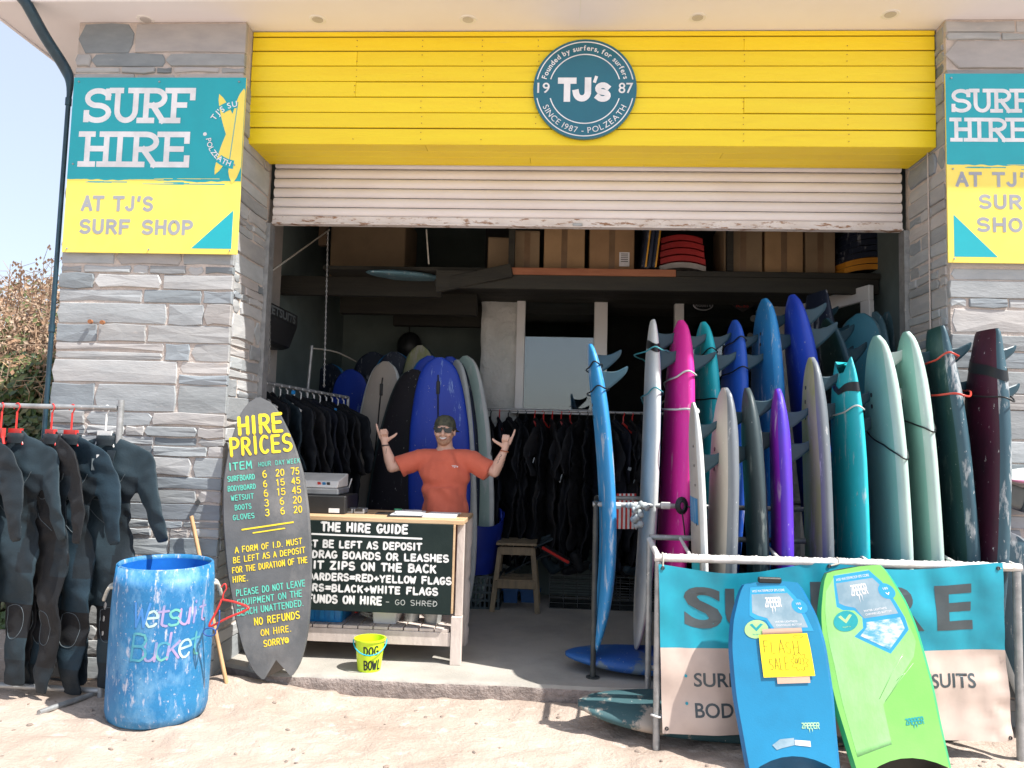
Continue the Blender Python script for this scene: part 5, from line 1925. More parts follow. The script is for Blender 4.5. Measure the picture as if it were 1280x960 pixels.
# clear film creased over the green board
m_filmg = mat('film_over_green', (.32, .64, .26), (.27, .60, .20), .4, .6, 7, (1, 1, .5), rough=.15, bump=.5, bscale=10)
patch(bd, root, 'clear_film', [(-.86, .90), (-.80, .55), (-.84, .10), (-.10, .10), (-.06, .33), (.74, .53), (.86, .60), (.80, .74), (.62, .92), (.45, .98), (-.62, .98)], m_filmg, .0)
for k, (a0, q0, a1, q1) in enumerate([(.55, .55, -.1, .36), (.70, .50, .0, .345), (.3, .43, .50, .46)]):
    MB().tube([bd.dk(a0, q0, .001), bd.dk((a0 + a1) / 2, (q0 + q1) / 2 + .005, .001), bd.dk(a1, q1, .001)], .0016, 5).build('film_crease', m_filmg, root, smooth=True)
# leash plug card under the tail
for b_, rt_ in ((BLUEBB, bpy.data.objects['bodyboard']),):
    patch(b_, rt_, 'barcode_card', [(.10, .125), (.42, .125), (.42, .085), (.10, .085)], m_paper, .006)
    patch(b_, rt_, 'film_pocket', [(-.38, .10), (-.2, .135), (.09, .14), (.09, .085), (-.3, .06)], m_lab_g, .004)
    MB().box(b_.dk(0, .995, -.02) + b_.w * .012, (.12, .03, .03)).build('nose_clip', m_bbblack, rt_, bevel=.006)

# yellow sale note taped to the blue board
nt = thing('sale_note', 'yellow handwritten FLASH SALE note taped to the blue bodyboard', 'note', BLUEBB.dk(0, .6))
m_note = mat('note_yellow', (.90, .72, .02), (.88, .68, .02), rough=.6, bump=.05)
m_kraft = mat('brown_tape', (.62, .42, .32), (.58, .38, .29), rough=.35, bump=.05)
patch(BLUEBB, nt, 'tape', [(-.30, .745), (.55, .745), (.55, .70), (-.30, .70)], m_kraft, .018)
patch(BLUEBB, nt, 'tape', [(-.10, .50), (.55, .50), (.55, .455), (-.10, .455)], m_kraft, .018)
patch(BLUEBB, nt, 'paper', [(-.38, .715), (.64, .715), (.66, .49), (-.36, .49)], m_note, .024)
m_pen = mat('pen_ink', (.16, .13, .02), rough=.6, bump=0)


def note_fn(x, y, l):
    return BLUEBB.dk(-.38 + x * 1.02, .49 + y * .225, .026 + l * 3)


write('lettering', 'FLASH', .08, .58, .30, .010, note_fn, m_pen, nt, fit=.70, track=1.3, jit=.25, slope=-.10)
write('lettering', 'SALE', .16, .17, .28, .010, note_fn, m_pen, nt, fit=.38, track=1.0, jit=.25)
mb = MB()
pts = [(.76 + (.15 + .025 * sin(9 * t)) * cos(t), .34 + (.19 + .03 * sin(9 * t)) * sin(t)) for t in [2 * pi * k / 60 for k in range(61)]]
ribbon(mb, pts, .009, note_fn, 0)
pts = [(.80 + .10 * cos(t), .93 + .035 * sin(t)) for t in [2 * pi * k / 24 for k in range(25)]]
ribbon(mb, pts, .008, note_fn, 1)
mb.build('doodle', m_pen, nt)
write('lettering', '@03', .67, .28, .16, .009, note_fn, m_pen, nt, fit=.18, track=.9, jit=.2)

# ------------------------------------------------------------------ things at the far right
bd = Board(at(1247, 664, 4.72), at(1372, 985, 4.62), .46, .12, V(-.35, -.8, .5), 'long', .05)
t = thing('surf_ski', 'dark teal board with a white rail lying on its side at the right edge', 'surfboard', (2.9, 4.7, .4))
bd.body('board_body', [B_['steel'], m_foamw, B_['steel']], t)
bd = Board(at(1250, 652, 4.80) + V(-.15, .05, .02), V(3.6, 4.8, .45), .5, .10, V(.2, -.5, .9), 'long', .03)
t = thing('surfboard', 'bright blue board tucked behind the teal one at the right edge', 'surfboard', (3.2, 4.8, .5))
bd.body('board_body', [B_['cobalt'], B_['cobalt'], B_['cobalt']], t)
t = thing('kit_bag', 'grey striped kit bag resting on the boards at the right edge', 'bag', at(1270, 640, 4.72))
c = at(1275, 624, 4.72)
R3 = Euler((0, radians(18), 0)).to_matrix()
MB().box(c, (.22, .12, .13), R3).build('bag_body', mat('bag_grey', (.16, .17, .16), (.12, .13, .125), rough=.7, bump=.2), t, bevel=.03, seg=3, smooth=True)
MB().box(c + V(.01, -.03, 0), (.04, .085, .145), R3).build('stripe', mat('bag_stripe', (.07, .09, .10), rough=.6), t, bevel=.02, seg=3, smooth=True)
bd = Board(at(1254, 602, 4.70), V(3.5, 4.78, 1.60), .42, .05, V(0, -.2, 1), 'round', .02)
t = thing('surfboard', 'white board with a pink rail lying across the bags at the right edge', 'surfboard', (3.0, 4.7, 1.4))
bd.body('board_body', [m_foamw, mat('pink_rail', (.70, .30, .45), rough=.4, bump=0), m_foamw], t)
# ------------------------------------------------------------------ clothes rail with wetsuits, left
cr = thing('clothes_rail', 'galvanised scaffold tube clothes rail in front of the left pillar', 'clothes rail', (-3.2, 4.6, 0))
YR = 4.60
pt_, pb_ = at(152, 500, YR), gz(133, 872, .0)
pb_ = V(pt_.x - .01, YR, 0)
zr = at(100, 509, YR).z
rod('post', pb_ + UP * .0, V(pt_.x, YR, pt_.z), .019, m_galv, cr)
rod('top_rail', V(pt_.x - .02, YR, zr), V(-5.0, YR + .05, zr), .016, m_galv, cr)
rod('base_rail', V(pt_.x - .02, YR, .055), V(-5.0, YR + .05, .06), .017, m_galv, cr)
rod('foot', V(pt_.x - .01, YR + .18, .03), V(pt_.x - .16, YR - .34, .035), .016, m_galv, cr)
rod('post', V(-4.9, YR + .05, 0), V(-4.9, YR + .05, zr - .017), .019, m_galv, cr)


def suit_mesh(seed, spread=1.0, legs=1.0, voxel=.013, wav=1.0):
    "a hung wetsuit, neck at the origin, front facing -y"
    rr = random.Random(seed)
    s = spread
    pr = [('cap', (0, .0, .0), (0, 0, -.07), .062, .085)]
    for sg in (-1, 1):
        e = (sg * (.245 + .05 * s), -.02, -.37)
        w = (sg * (.235 + .12 * s), -.05, -.59)
        pr += [('cap', (sg * .07, 0, -.055), (sg * .185, 0, -.125), .068, .076), ('cap', (sg * .185, 0, -.125), e, .076, .060), ('cone', e, w, .058, .042)]
        k = (sg * .105 * legs + .015 * rr.uniform(-1, 1), -.03 - .02 * rr.random(), -1.09)
        a = (sg * .10 * legs + .02 * rr.uniform(-1, 1), .0, -1.47)
        pr += [('cap', (sg * .095, 0, -.70), k, .112, .084), ('cone', k, a, .084, .060)]
    pr += [('ell', (0, 0, -.24), (.205, .12, .19)), ('ell', (0, 0, -.43), (.165, .11, .18)), ('ell', (0, 0, -.62), (.19, .115, .19)), ('cap', (-.1, 0, -.12), (.1, 0, -.12), .09, .09)]

    def deform(co):
        x, y, z = co
        x *= 1.22 if abs(x) < .3 else 1.22
        y *= .25
        # limp folds
        y += .014 * sin(z * 13 + x * 7 + seed) * (.4 + abs(x) * 2) + .016 * mnoise.noise((x * 6 + seed, y * 3, z * 7)) + .034 * mnoise.noise((x * 2.5, seed, z * 2.2)) + .009 * mnoise.noise((x * 14, seed, z * 16)) + .010 * sin(z * 60 + x * 25) * max(0, mnoise.noise((x * 3, seed + 2, z * 3)))
        x += wav * .010 * sin(z * 9 + seed * 2) + .014 * mnoise.noise((seed, y * 3, z * 4))
        return Vector((x, y, z))
    return blob('wetsuit_body', pr, voxel, None, None, 5, deform), deform


def suit_detail(mb, lines, deform, ydir=-1, r=.0028):
    pass


def hanger(label, loc, rot, mat_, group):
    t = MB()
    t.tube(curve_pts([(0, 0, .165), (.018, 0, .20), (0, 0, .222), (-.024, 0, .205), (-.026, 0, .185)], 5), .0042, 6)
    t.tube([(0, 0, .17), (0, 0, .05)], .006, 6)
    t.tube(curve_pts([(-.07, 0, -.035), (-.05, 0, .0), (-.025, 0, .045), (.025, 0, .045), (.05, 0, .0), (.07, 0, -.035)], 4), .008, 8)
    t.box((0, 0, .035), (.10, .022, .06))
    me = t.mesh('hanger', smooth='angle')
    o = link_mesh('clothes_hanger', me, mat_)
    o.location = loc
    o.rotation_euler = (0, 0, rot)
    return setp(o, label, 'hanger', group)


SUITS = [suit_mesh(1, 1.15), suit_mesh(2, .9), suit_mesh(3, .55)]


def hang_suit(label, px, py, rot, var, mats, group, detail=True, zipback=False, scale=1.0, roll=0.0, Y=YR):
    root = thing('wetsuit', label, 'wetsuit', at(px, py, Y), group)
    me, df = SUITS[var]
    o = bpy.data.objects.new('suit_body', me.copy())
    for m2 in (mats, m_neo[1] if mats is not m_neo[1] else m_neo[2], m_neo[3]):
        o.data.materials.append(m2)
    for pg in o.data.polygons:
        c_ = pg.center
        if -1.19 < c_.z < -1.0 and c_.y < .02:
            pg.material_index = 2
        elif (.13 < abs(c_.x) < .24 and -.80 < c_.z < -.22) or c_.z < -1.32:
            pg.material_index = 1
    COL.objects.link(o)
    o.parent = root
    if detail:
        def seam(name, pts, r, m_):
            mb = MB()
            P = curve_pts(pts, 6)
            out = []
            # push the seam onto the cloth by raycasting from in front
            bvh = BV[var]
            for p in P:
                h = bvh.ray_cast(Vector((p.x, -.6 if p.y < 0 else .6, p.z)), Vector((0, 1 if p.y < 0 else -1, 0)))
                if h[0] is not None:
                    out.append(h[0] + Vector((0, -.001 if p.y < 0 else .001, 0)))
            if len(out) > 2:
                mb.tube(out, r, 5)
                q = mb.build(name, m_, None)
                q.parent = root
        s_ = -1
        seam('seam', [(-.16, s_, -.16), (-.10, s_, -.30), (-.02, s_, -.36), (.08, s_, -.32), (.16, s_, -.20)], .0018, m_stitch)
        seam('seam', [(-.12, s_, -.36), (-.02, s_, -.46), (.10, s_, -.54)], .0018, m_stitch)
        for sg in (-1, 1):
            seam('knee_pad_seam', [(sg * .105 - .06, s_, -1.02), (sg * .105, s_, -1.0), (sg * .105 + .06, s_, -1.03), (sg * .105 + .055, s_, -1.16), (sg * .105, s_, -1.20), (sg * .105 - .055, s_, -1.16), (sg * .105 - .06, s_, -1.02)], .0018, m_stitch)
        mb = MB()
        mb.lathe((0, 0, 0), [(.060, -.03), (.062, .0), (.066, .03), (.058, .032), (.054, 0), (.05, -.03)], 20, sy=.62)
        q = mb.build('collar', m_neo[1], None, smooth=True)
        q.parent = root
        if zipback:
            mb = MB()
            for k in range(9):
                z = -.06 - .05 * k
                h = BV[var].ray_cast(Vector((.06, -.6, z)), Vector((0, 1, 0)))
                y = (h[0].y if h[0] is not None else -.05) - .012 - .012 * sin(k)
                mb.v += [Vector((.035 + .004 * k, y, z)), Vector((.095 + .004 * k, y - .004, z))]
            for k in range(8):
                mb.f.append([2 * k, 2 * k + 1, 2 * k + 3, 2 * k + 2])
                mb.mi.append(0)
            q = mb.build('open_zip_flap', m_neo[1], None)
            q.parent = root
            sm_ = q.modifiers.new('t', 'SOLIDIFY')
            sm_.thickness = .006
            mb = MB()
            mb.box((-.005, -.07, -.145), (.05, .004, .07))
            q = mb.build('inner_label', mat('neck_label', (.20, .24, .25), rough=.7), None)
            q.parent = root
            mb = MB()
            mb.box((.01, -.072, -.095), (.018, .003, .02))
            q = mb.build('care_tag', m_whiteplas, None)
            q.parent = root
    root.rotation_euler = (0, roll, rot)
    root.scale = (scale,) * 3
    return root


from mathutils.bvhtree import BVHTree
BV = []
for me, df in SUITS:
    BV.append(BVHTree.FromPolygons([v.co.copy() for v in me.vertices], [list(p.vertices) for p in me.polygons]))
GW = 'wetsuits on the outside rail'
hz = at(100, 509, YR).z - .222 + .016
for (lab, px, rot, var, m_, zb, sc, dy) in [
        ('dark grey wetsuit with an open back zip, hung beside the rail post', 134, -.16, 0, m_neo[0], True, 1.0, 0),
        ('blue-grey wetsuit with seamed chest, second from the rail post', 91, -.30, 1, m_neo[2], False, 1.03, .0),
        ('black wetsuit squeezed between the second and third lighter ones', 66, -.5, 2, m_neo[3], False, 1.02, .01),
        ('slate wetsuit at the left edge, its neck on a red hanger', 22, -.28, 0, m_neo[0], False, 1.0, 0),
        ('dark wetsuit cut off by the left edge of the picture', -26, -.3, 1, m_neo[1], False, 1.03, 0)]:
    p = at(px, 530, YR)
    r = hang_suit(lab, px, 530, rot, var, m_, GW, True, zb, sc)
    r.location = V(p.x, YR, hz + .005)
for (lab, px, rot, m_) in [('white hanger on the rail next to the post', 134, -.16, m_whiteplas), ('red hanger second from the rail post', 91, -.30, m_red), ('red hanger third from the rail post', 66, -.5, m_red),
                           ('red hanger fourth from the rail post', 22, -.28, m_red), ('red hanger at the left edge of the picture', 3, -.6, m_red)]:
    hanger(lab, V(at(px, 509, YR).x, YR, hz), rot, m_, 'hangers on the outside rail')

# ------------------------------------------------------------------ barrel
bc = gz(198, 891, 0)
bc = V(bc.x, 4.42, 0)
BRr = .272
ZR_ = at(214, 702, 4.42).z
bt = thing('barrel', 'scuffed blue plastic barrel painted Wetsuit Bucket', 'barrel', bc)
lean = Matrix.Shear('XY', 4, (.012, .0))
AX = Euler((radians(1.5), radians(1.0), 0)).to_matrix()
prof = [(.0, .012), (BRr * .86, .0), (BRr * .96, .02), (BRr * .995, .06), (BRr, .14), (BRr * 1.005, .35), (BRr, .60), (BRr * .985, .76), (BRr * .95, .86), (BRr * .925, ZR_ - .02), (BRr * .935, ZR_ - .006), (BRr * .925, ZR_ + .004), (BRr * .895, ZR_ + .002), (BRr * .885, ZR_ - .02)]
n0 = len(prof)
inner = [(BRr * .90, .80), (BRr * .97, .5), (BRr * .97, .1), (0, .05)]
mb = MB()
mb.lathe(bc, prof, 64, AX)
mb.build('shell', m_barrel, bt, smooth=True)
mb = MB()
mb.lathe(bc, [prof[-1]] + inner, 64, AX)
mb.build('lining', m_barrel_in, bt, smooth=True)
pr_s = [(z, r) for r, z in prof[1:10]]


def bar_fn(ang0):
    def go(x, y, l):
        r = smooth_interp(pr_s, y) + .001 + l
        a = radians(ang0) + x / BRr
        return bc + AX @ V(r * cos(a), r * sin(a), y)
    return go


va = math.degrees(atan2(-bc.y, -bc.x))
bf = bar_fn(va)
pal = [mat('faded_pink', (.36, .27, .46), (.18, .24, .44), rough=.6, bump=.1), mat('faded_white', (.44, .58, .52), (.22, .40, .50), rough=.6, bump=.1), mat('faded_green', (.13, .42, .36), (.05, .26, .38), rough=.6, bump=.1), mat('faded_violet', (.24, .24, .52), (.12, .20, .45), rough=.6, bump=.1), mat('faded_blue', (.05, .22, .55), rough=.6, bump=.1)]


def paint_word(word, x, y, size, step, cols, wt):
    for ch, c_ in zip(word, cols):
        mb = MB()
        letter(mb, ch, x, y, size, wt, bf, GL, .85, .08, .12)
        mb.build('painted_letter', pal[c_], bt)
        x += step


paint_word('Wetsuit', -.15, .565, .125, .057, (4, 1, 0, 2, 0, 3, 0), .013)
paint_word('Bucket', -.155, .385, .14, .060, (2, 0, 2, 0, 1, 2), .013)
# rope handles through the rim
for sg, a_ in ((1, va + 92), (-1, va - 92)):
    a = radians(a_)
    o_ = bc + AX @ V(BRr * .97 * cos(a), BRr * .97 * sin(a), ZR_ - .13)
    tdir = V(-sin(a), cos(a), 0)
    rd = V(cos(a), sin(a), 0)
    MB().tube(curve_pts([o_ - tdir * .05 - rd * .02, o_ - tdir * .045 + rd * .02 + UP * .0, o_ + rd * .045 - UP * .07, o_ + tdir * .045 + rd * .02, o_ + tdir * .05 - rd * .02], 6), .010, 8).build('rope_handle', m_rope, bt, smooth=True)
# red hanger and blue loop hooked on the right handle
a = radians(va + 82)
ho = at(276, 742, 4.30)
mb = MB()
mb.tube(curve_pts([ho + V(.0, 0, .035), ho + V(.02, 0, .055), ho + V(.03, 0, .03), ho + V(.015, 0, .0), ho + V(.012, 0, -.03)], 5), .0045, 6)
A_, B2, C_ = ho + V(.012, -.01, -.03), ho + V(-.045, -.02, -.175), ho + V(.165, -.02, -.075)
mb.tube(curve_pts([A_, A_.lerp(B2, .5), B2 + V(0, 0, .012), B2 + V(.012, 0, 0), B2.lerp(C_, .5), C_ + V(-.01, 0, -.008), C_ + V(0, 0, .012), C_.lerp(A_, .5) + V(0, 0, .012), A_], 5), .0065, 7)
setp(mb.build('clothes_hanger', m_red, None, smooth=True), 'red plastic hanger hooked on the barrel rope', 'hanger')
mb = MB()
p = at(262, 790, 4.26)
mb.tube(curve_pts([p + V(.035 * cos(t), 0, .022 * sin(t)) for t in [2 * pi * k / 8 for k in range(8)]], 4, True), .004, 6, closed=True)
mb.tube(curve_pts([p + V(.03, 0, 0), p + V(.05, 0, .05), p + V(.045, .01, .12)], 5), .004, 6)
setp(mb.build('cord_loop', mat('blue_cord', (.02, .08, .30), rough=.5), None, smooth=True), 'blue cord loop hanging off the barrel handle', 'cord')

# broom handle leaning behind the barrel
A_, B2 = at(239, 645, 4.79), gz(287, 873, .0)
B2 = V(B2.x, B2.y, .0)
mb = MB()
mb.tube([B2, B2.lerp(A_, .5), A_], .0125, 12)
setp(mb.build('broom_handle', m_stick, None, smooth='angle'), 'bare wooden broom handle leaning on the pillar behind the barrel', 'stick')
# grey hose on the sand
hp = [gz(262, 855, .02), gz(272, 868, .02), gz(295, 871, .02), gz(316, 864, .02), gz(330, 850, .04), V(-1.9, 4.95, .13), V(-1.95, 5.2, .135)]
setp(MB().tube(curve_pts(hp, 8), .014, 9).build('hose', mat('grey_hose', (.42, .42, .40), (.36, .36, .34), rough=.5), None, smooth=True), 'grey hose curling out under the price board', 'hose')

# ------------------------------------------------------------------ surfboard used as the price list
pbB = at(347, 846, 4.80)
pbT = at(323, 497, 4.83)
pbd = Board(pbB, pbT, .53, .04, V(.18, -1, .05), 'round', .0)
pbd.prof = [(0, .36), (.03, .52), (.08, .66), (.13, .755), (.20, .84), (.30, .92), (.42, .985), (.55, 1), (.68, .955), (.80, .80), (.89, .60), (.95, .42), (.985, .23), (1, .05)]
pbd.off = lambda q: 0
_p0 = pbd.pt
tails = .065


def pbpt(q, a, h):
    sh = tails * max(0, 1 - q / .12) ** 1.3 * (1 - min(1, abs(a) * 1.25) ** 1.0)
    # wings: stepped notch at the sides
    if .105 < q < .165 and abs(a) > .8:
        a = a * (1 - .0 * (1 - (q - .105) / .06))
    return _p0(q, a, h) + pbd.w * sh * 1.6


pbd.pt = pbpt
pbd.th = lambda q: .045 * (.45 + .55 * min(1, q / .1, (1 - q) / .1))
pw = thing('price_board', 'old grey surfboard hand-painted with HIRE PRICES, leaning by the pillar', 'price board', pbB)
mb = MB()
sec = [(-.96 + 1.92 * k / 12, 1.0) for k in range(13)] + [(1.0, .3), (1.0, -.4), (.96, -1)] + [(.96 - 1.92 * k / 12, -1.0) for k in range(1, 13)] + [(-1.0, -.4), (-1.0, .3)]
rows = 56
n = len(sec)
for i in range(rows + 1):
    for a, h in sec:
        mb.v.append(pbd.pt(i / rows, a, h))
for i in range(rows):
    for k in range(n):
        l = (k + 1) % n
        mb.f.append([i * n + k, i * n + l, (i + 1) * n + l, (i + 1) * n + k])
        mb.mi.append(0)
mb.f += [list(range(n)), [rows * n + k for k in range(n)][::-1]]
mb.mi += [0, 0]
mb.build('board_body', m_priceboard, pw, smooth='angle')
pL, pWd = pbd.L, pbd.W


def pfn(x, y, l):
    "x metres right of the centre line, y metres below the top tip"
    q = 1 - y / pL
    a = -x / pbd.hw(q)
    return pbd.pt(q, a, 1) + pbd.n * (.0016 + l)


class _W:
    pass


def price(text, cx, y, size, w, mat_, fit=None, seed=3, slope=0.0, jit=.12):
    "centred line; y = baseline below the tip"
    f2 = lambda a, b, l: pfn(a, y - b, l)
    tot = fit
    write('lettering', text, cx - (fit / 2), 0, size, w, f2, mat_, pw, fit=fit, track=1.35, jit=jit, seed=seed, slope=slope)


k_ = pL / 352.0      # metres per photo pixel along the board
price('HIRE', .005, 46 * k_, 22 * k_, .021, m_chalk_y, 54 * k_, 1, 0, .06)
price('PRICES', .0, 72 * k_, 21 * k_, .018, m_chalk_y, 76 * k_, 2, 0, .06)
price('ITEM', -27 * k_, 90 * k_, 9 * k_, .0075, m_chalk_m, 28 * k_, 3)
price('HOUR', 3 * k_, 89 * k_, 5.5 * k_, .0035, m_chalk_m, 15 * k_, 4)
price('DAY', 22 * k_, 89 * k_, 5.5 * k_, .0035, m_chalk_m, 11 * k_, 5)
price('WEEK', 39 * k_, 89 * k_, 5.5 * k_, .0035, m_chalk_m, 16 * k_, 6)
for i, (nm, w_, nums) in enumerate([('SURFBOARD', 33, ('6', '20', '75')), ('BODYBOARD', 34, ('6', '15', '45')), ('WETSUIT', 27, ('6', '15', '45')), ('BOOTS', 20, ('3', '6', '20')), ('GLOVES', 26, ('3', '6', '20'))]):
    y = (102 + 12.2 * i) * k_
    price(nm, -27 * k_, y + .01, 6.2 * k_, .005, m_chalk_m, w_ * k_, 10 + i)
    for cx, s_ in zip((2, 21, 40), nums):
        price(s_, cx * k_, y + .006, 8 * k_, .006, m_chalk_y, (5 if len(s_) == 1 else 10.5) * k_, 20 + i)
mb = MB()
for (x0, x1, y0, y1, w_) in ((-30, 33, 166, 163.5, .010), (-17, 22, 171.5, 170, .008)):
    ribbon(mb, [(x0 * k_, -y0 * k_), (x1 * k_, -y1 * k_)], w_, lambda a, b, l: pfn(a, -b, l), 0)
mb.build('underline', m_chalk_y, pw)
sl = .03
for tx, y, w_, m_, cx, sz in (('A FORM OF I.D. MUST', 194, 82, m_chalk_y, 1, 7), ('BE LEFT AS A DEPOSIT', 206, 88, m_chalk_y, 1, 7), ('FOR THE DURATION OF THE', 218.5, 92, m_chalk_y, 1, 7), ('HIRE.', 230, 18, m_chalk_y, -36, 7),
                              ('PLEASE DO NOT LEAVE', 247, 84, m_chalk_m, 0, 7.5), ('EQUIPMENT ON THE', 259, 79, m_chalk_m, -2, 7.5), ('BEACH UNATTENDED.', 271, 81, m_chalk_m, -2, 7.5),
                              ('NO REFUNDS', 285, 55, m_chalk_y, 5, 8.5), ('ON HIRE.', 299, 37, m_chalk_y, 3, 7.5), ('SORRY@', 313, 30, m_chalk_y, 2, 8)):
    price(tx, cx * k_, y * k_, sz * k_, .0055 if sz < 8 else .0065, m_, w_ * k_, int(y), sl)

# ------------------------------------------------------------------ hedge behind, left
def leaf_mass(name, parent, mats, count, fn, size, seed, up=.3):
    rr = random.Random(seed)
    mb = MB()
    for i in range(count):
        p, nrm = fn(rr)
        s = size * rr.uniform(.55, 1.3)
        n_ = (Vector(nrm) + V(rr.uniform(-1, 1), rr.uniform(-1, 1), rr.uniform(-.6, 1)) * .8).normalized()
        a = n_.orthogonal().normalized()
        a = (Matrix.Rotation(rr.uniform(0, 6.28), 3, n_) @ a)
        b = n_.cross(a)
        mb.m = rr.randrange(len(mats))
        mb.add([p - a * s * .5, p + b * s * .36 + n_ * s * .08, p + a * s * .6, p - b * s * .36 + n_ * s * .08], [(0, 1, 2, 3)])
    return mb.build(name, mats, parent)


g1 = [mat('ivy_%d' % i, c, tuple(x * .8 for x in c), rough=.45, bump=0) for i, c in enumerate([(.045, .085, .018), (.075, .12, .025), (.03, .06, .02), (.12, .15, .04), (.16, .15, .06)])]
g2 = [mat('dry_%d' % i, c, tuple(x * .8 for x in c), rough=.8, bump=0) for i, c in enumerate([(.33, .20, .12), (.42, .28, .18), (.22, .13, .08), (.48, .36, .26), (.12, .14, .05)])]
HY = 7.4
bank = [(-9.0, 1.2), (-5.2, .55), (-4.2, .15)]
bk = MB()
for j in range(25):
    for i in range(31):
        x = -10 + 6.4 * i / 30
        y = 6.4 + 5 * j / 24
        z = 2.9 * min(1, max(0, (y - 6.4) / 2.2)) ** .7 + .25 * mnoise.noise((x * .8, y * .9, 3))
        bk.v.append(V(x, y, z - .1))
for j in range(24):
    for i in range(30):
        bk.f.append([j * 31 + i, j * 31 + i + 1, (j + 1) * 31 + i + 1, (j + 1) * 31 + i])
        bk.mi.append(0)
setp(bk.build('earth_bank', mat('earth', (.10, .075, .05), (.07, .05, .035), rough=.95, bump=.5), None, smooth=True), 'earth bank under the hedge left of the shop', 'bank', kind='structure')


def bank_z(x, y):
    return 2.9 * min(1, max(0, (y - 6.4) / 2.2)) ** .7 + .25 * mnoise.noise((x * .8, y * .9, 3)) - .1


hd = thing('ivy_hedge', 'green ivy covering the lower bank behind the left pillar', 'hedge', (-5.5, 7, 0))


def ivy(rr):
    x, y = rr.uniform(-6.6, -3.7), rr.uniform(6.3, 7.9)
    z = bank_z(x, y)
    lump = .16 * mnoise.noise((x * 2.2, y * 2.2, 8))
    return V(x, y - rr.uniform(0, .25) - max(0, lump), z + rr.uniform(-.05, .22) + lump), V(0, -1, .6)


leaf_mass('foliage', hd, g1, 15000, ivy, .085, 31)
mb = MB()
rr = random.Random(6)
for k in range(70):
    x, y = rr.uniform(-6.4, -3.8), rr.uniform(6.4, 7.8)
    p = V(x, y, bank_z(x, y))
    mb.tube(curve_pts([p, p + V(rr.uniform(-.2, .2), -.1, .15), p + V(rr.uniform(-.4, .4), -.15, .35)], 3), [.006] * 6 + [.003], 4)
mb.build('stems', m_stick, hd)
hb = thing('dry_bramble', 'dry brown bramble thicket on top of the bank, left', 'bush', (-5.5, 8.5, 2))


def bram(rr):
    x, y = rr.uniform(-8.2, -3.8), rr.uniform(7.5, 9.6)
    z = bank_z(x, y)
    top = .55 + .28 * mnoise.noise((x * 1.7, y * 1.2, 4))
    return V(x, y - .2 * rr.random(), z + top * rr.random() ** .8), V(0, -1, .4)


leaf_mass('foliage', hb, g2, 11000, bram, .055, 32)
mb = MB()
mb2 = MB()
for k in range(1100):
    x, y = rr.uniform(-8.0, -3.8), rr.uniform(7.4, 9.2)
    p = V(x, y, bank_z(x, y))
    l = rr.uniform(.35, .75) * (1.3 if rr.random() < .08 else 1)
    d = V(rr.uniform(-.7, .7), rr.uniform(-.6, .2), 1).normalized()
    q = p + d * l
    e = q + V(rr.uniform(-.3, .3), rr.uniform(-.2, .1), rr.uniform(-.12, .15))
    (mb if k % 3 else mb2).tube([p, p.lerp(q, .55) + V(0, 0, .05), q, e], [.007, .005, .004, .002], 4, cap=False)
mb.build('stems', g2[1], hb)
mb2.build('dry_stems', g2[3], hb)
tw = thing('twiggy_sapling', 'thin leafless twigs standing up against the sky beside the sign', 'sapling', (-5.0, 8, 2.5))
mb = MB()
lf = MB()
for (px, py0, py1) in ((52, 372, 322), (62, 372, 330), (24, 360, 326), (10, 356, 330), (40, 366, 338)):
    A_, B2 = at(px - 3, py0, 8.0), at(px + 3, py1, 8.0)
    A_ = A_ - V(0, 0, .5)
    mb.tube([A_, A_.lerp(B2, .5) + V(.02, 0, 0), B2], [.010, .006, .002], 5)
    for k in range(9):
        t = rr.uniform(.45, 1)
        p = A_.lerp(B2, t)
        e = p + V(rr.uniform(-.16, .16), rr.uniform(-.1, .1), rr.uniform(.03, .15))
        mb.tube([p, e], [.003, .0015], 4)
        for j in range(3):
            c_ = e + V(rr.uniform(-.03, .03), rr.uniform(-.03, .03), rr.uniform(-.03, .03))
            lf.add([c_ + V(-.014, 0, 0), c_ + V(0, 0, -.02), c_ + V(.014, .004, 0), c_ + V(0, 0, .02)], [(0, 1, 2, 3)])
mb.build('twigs', g2[2], tw)
lf.build('seed_heads', g2[2], tw)
# ------------------------------------------------------------------ counter
ORD = ['leftmost', 'second', 'third', 'fourth', 'fifth', 'sixth', 'seventh', 'eighth', 'ninth', 'tenth', 'eleventh', 'twelfth', 'thirteenth', 'fourteenth', 'fifteenth', 'sixteenth', 'seventeenth', 'eighteenth', 'nineteenth', 'twentieth',
       'twenty-first', 'twenty-second', 'twenty-third', 'twenty-fourth', 'twenty-fifth', 'twenty-sixth', 'rightmost']
ct = thing('counter', 'whitewashed timber shop counter with slatted lower shelf', 'counter', (-1.3, 5.45, SLAB))
cx0, cx1, cy0, cy1 = -2.0, -.58, 5.20, 5.74
ctz = 1.075
for k in range(4):
    w = (cy1 - cy0 + .04) / 4
    MB().b2((cx0, cy0 - .02 + w * k, ctz - .03), (cx1, cy0 - .02 + w * k + w - .002, ctz)).build('top_plank', m_pine, ct, bevel=.003)
MB().b2((cx0 + .01, cy0, ctz - .10), (cx1 - .075, cy0 + .025, ctz - .031)).build('apron', m_pine, ct, bevel=.002)
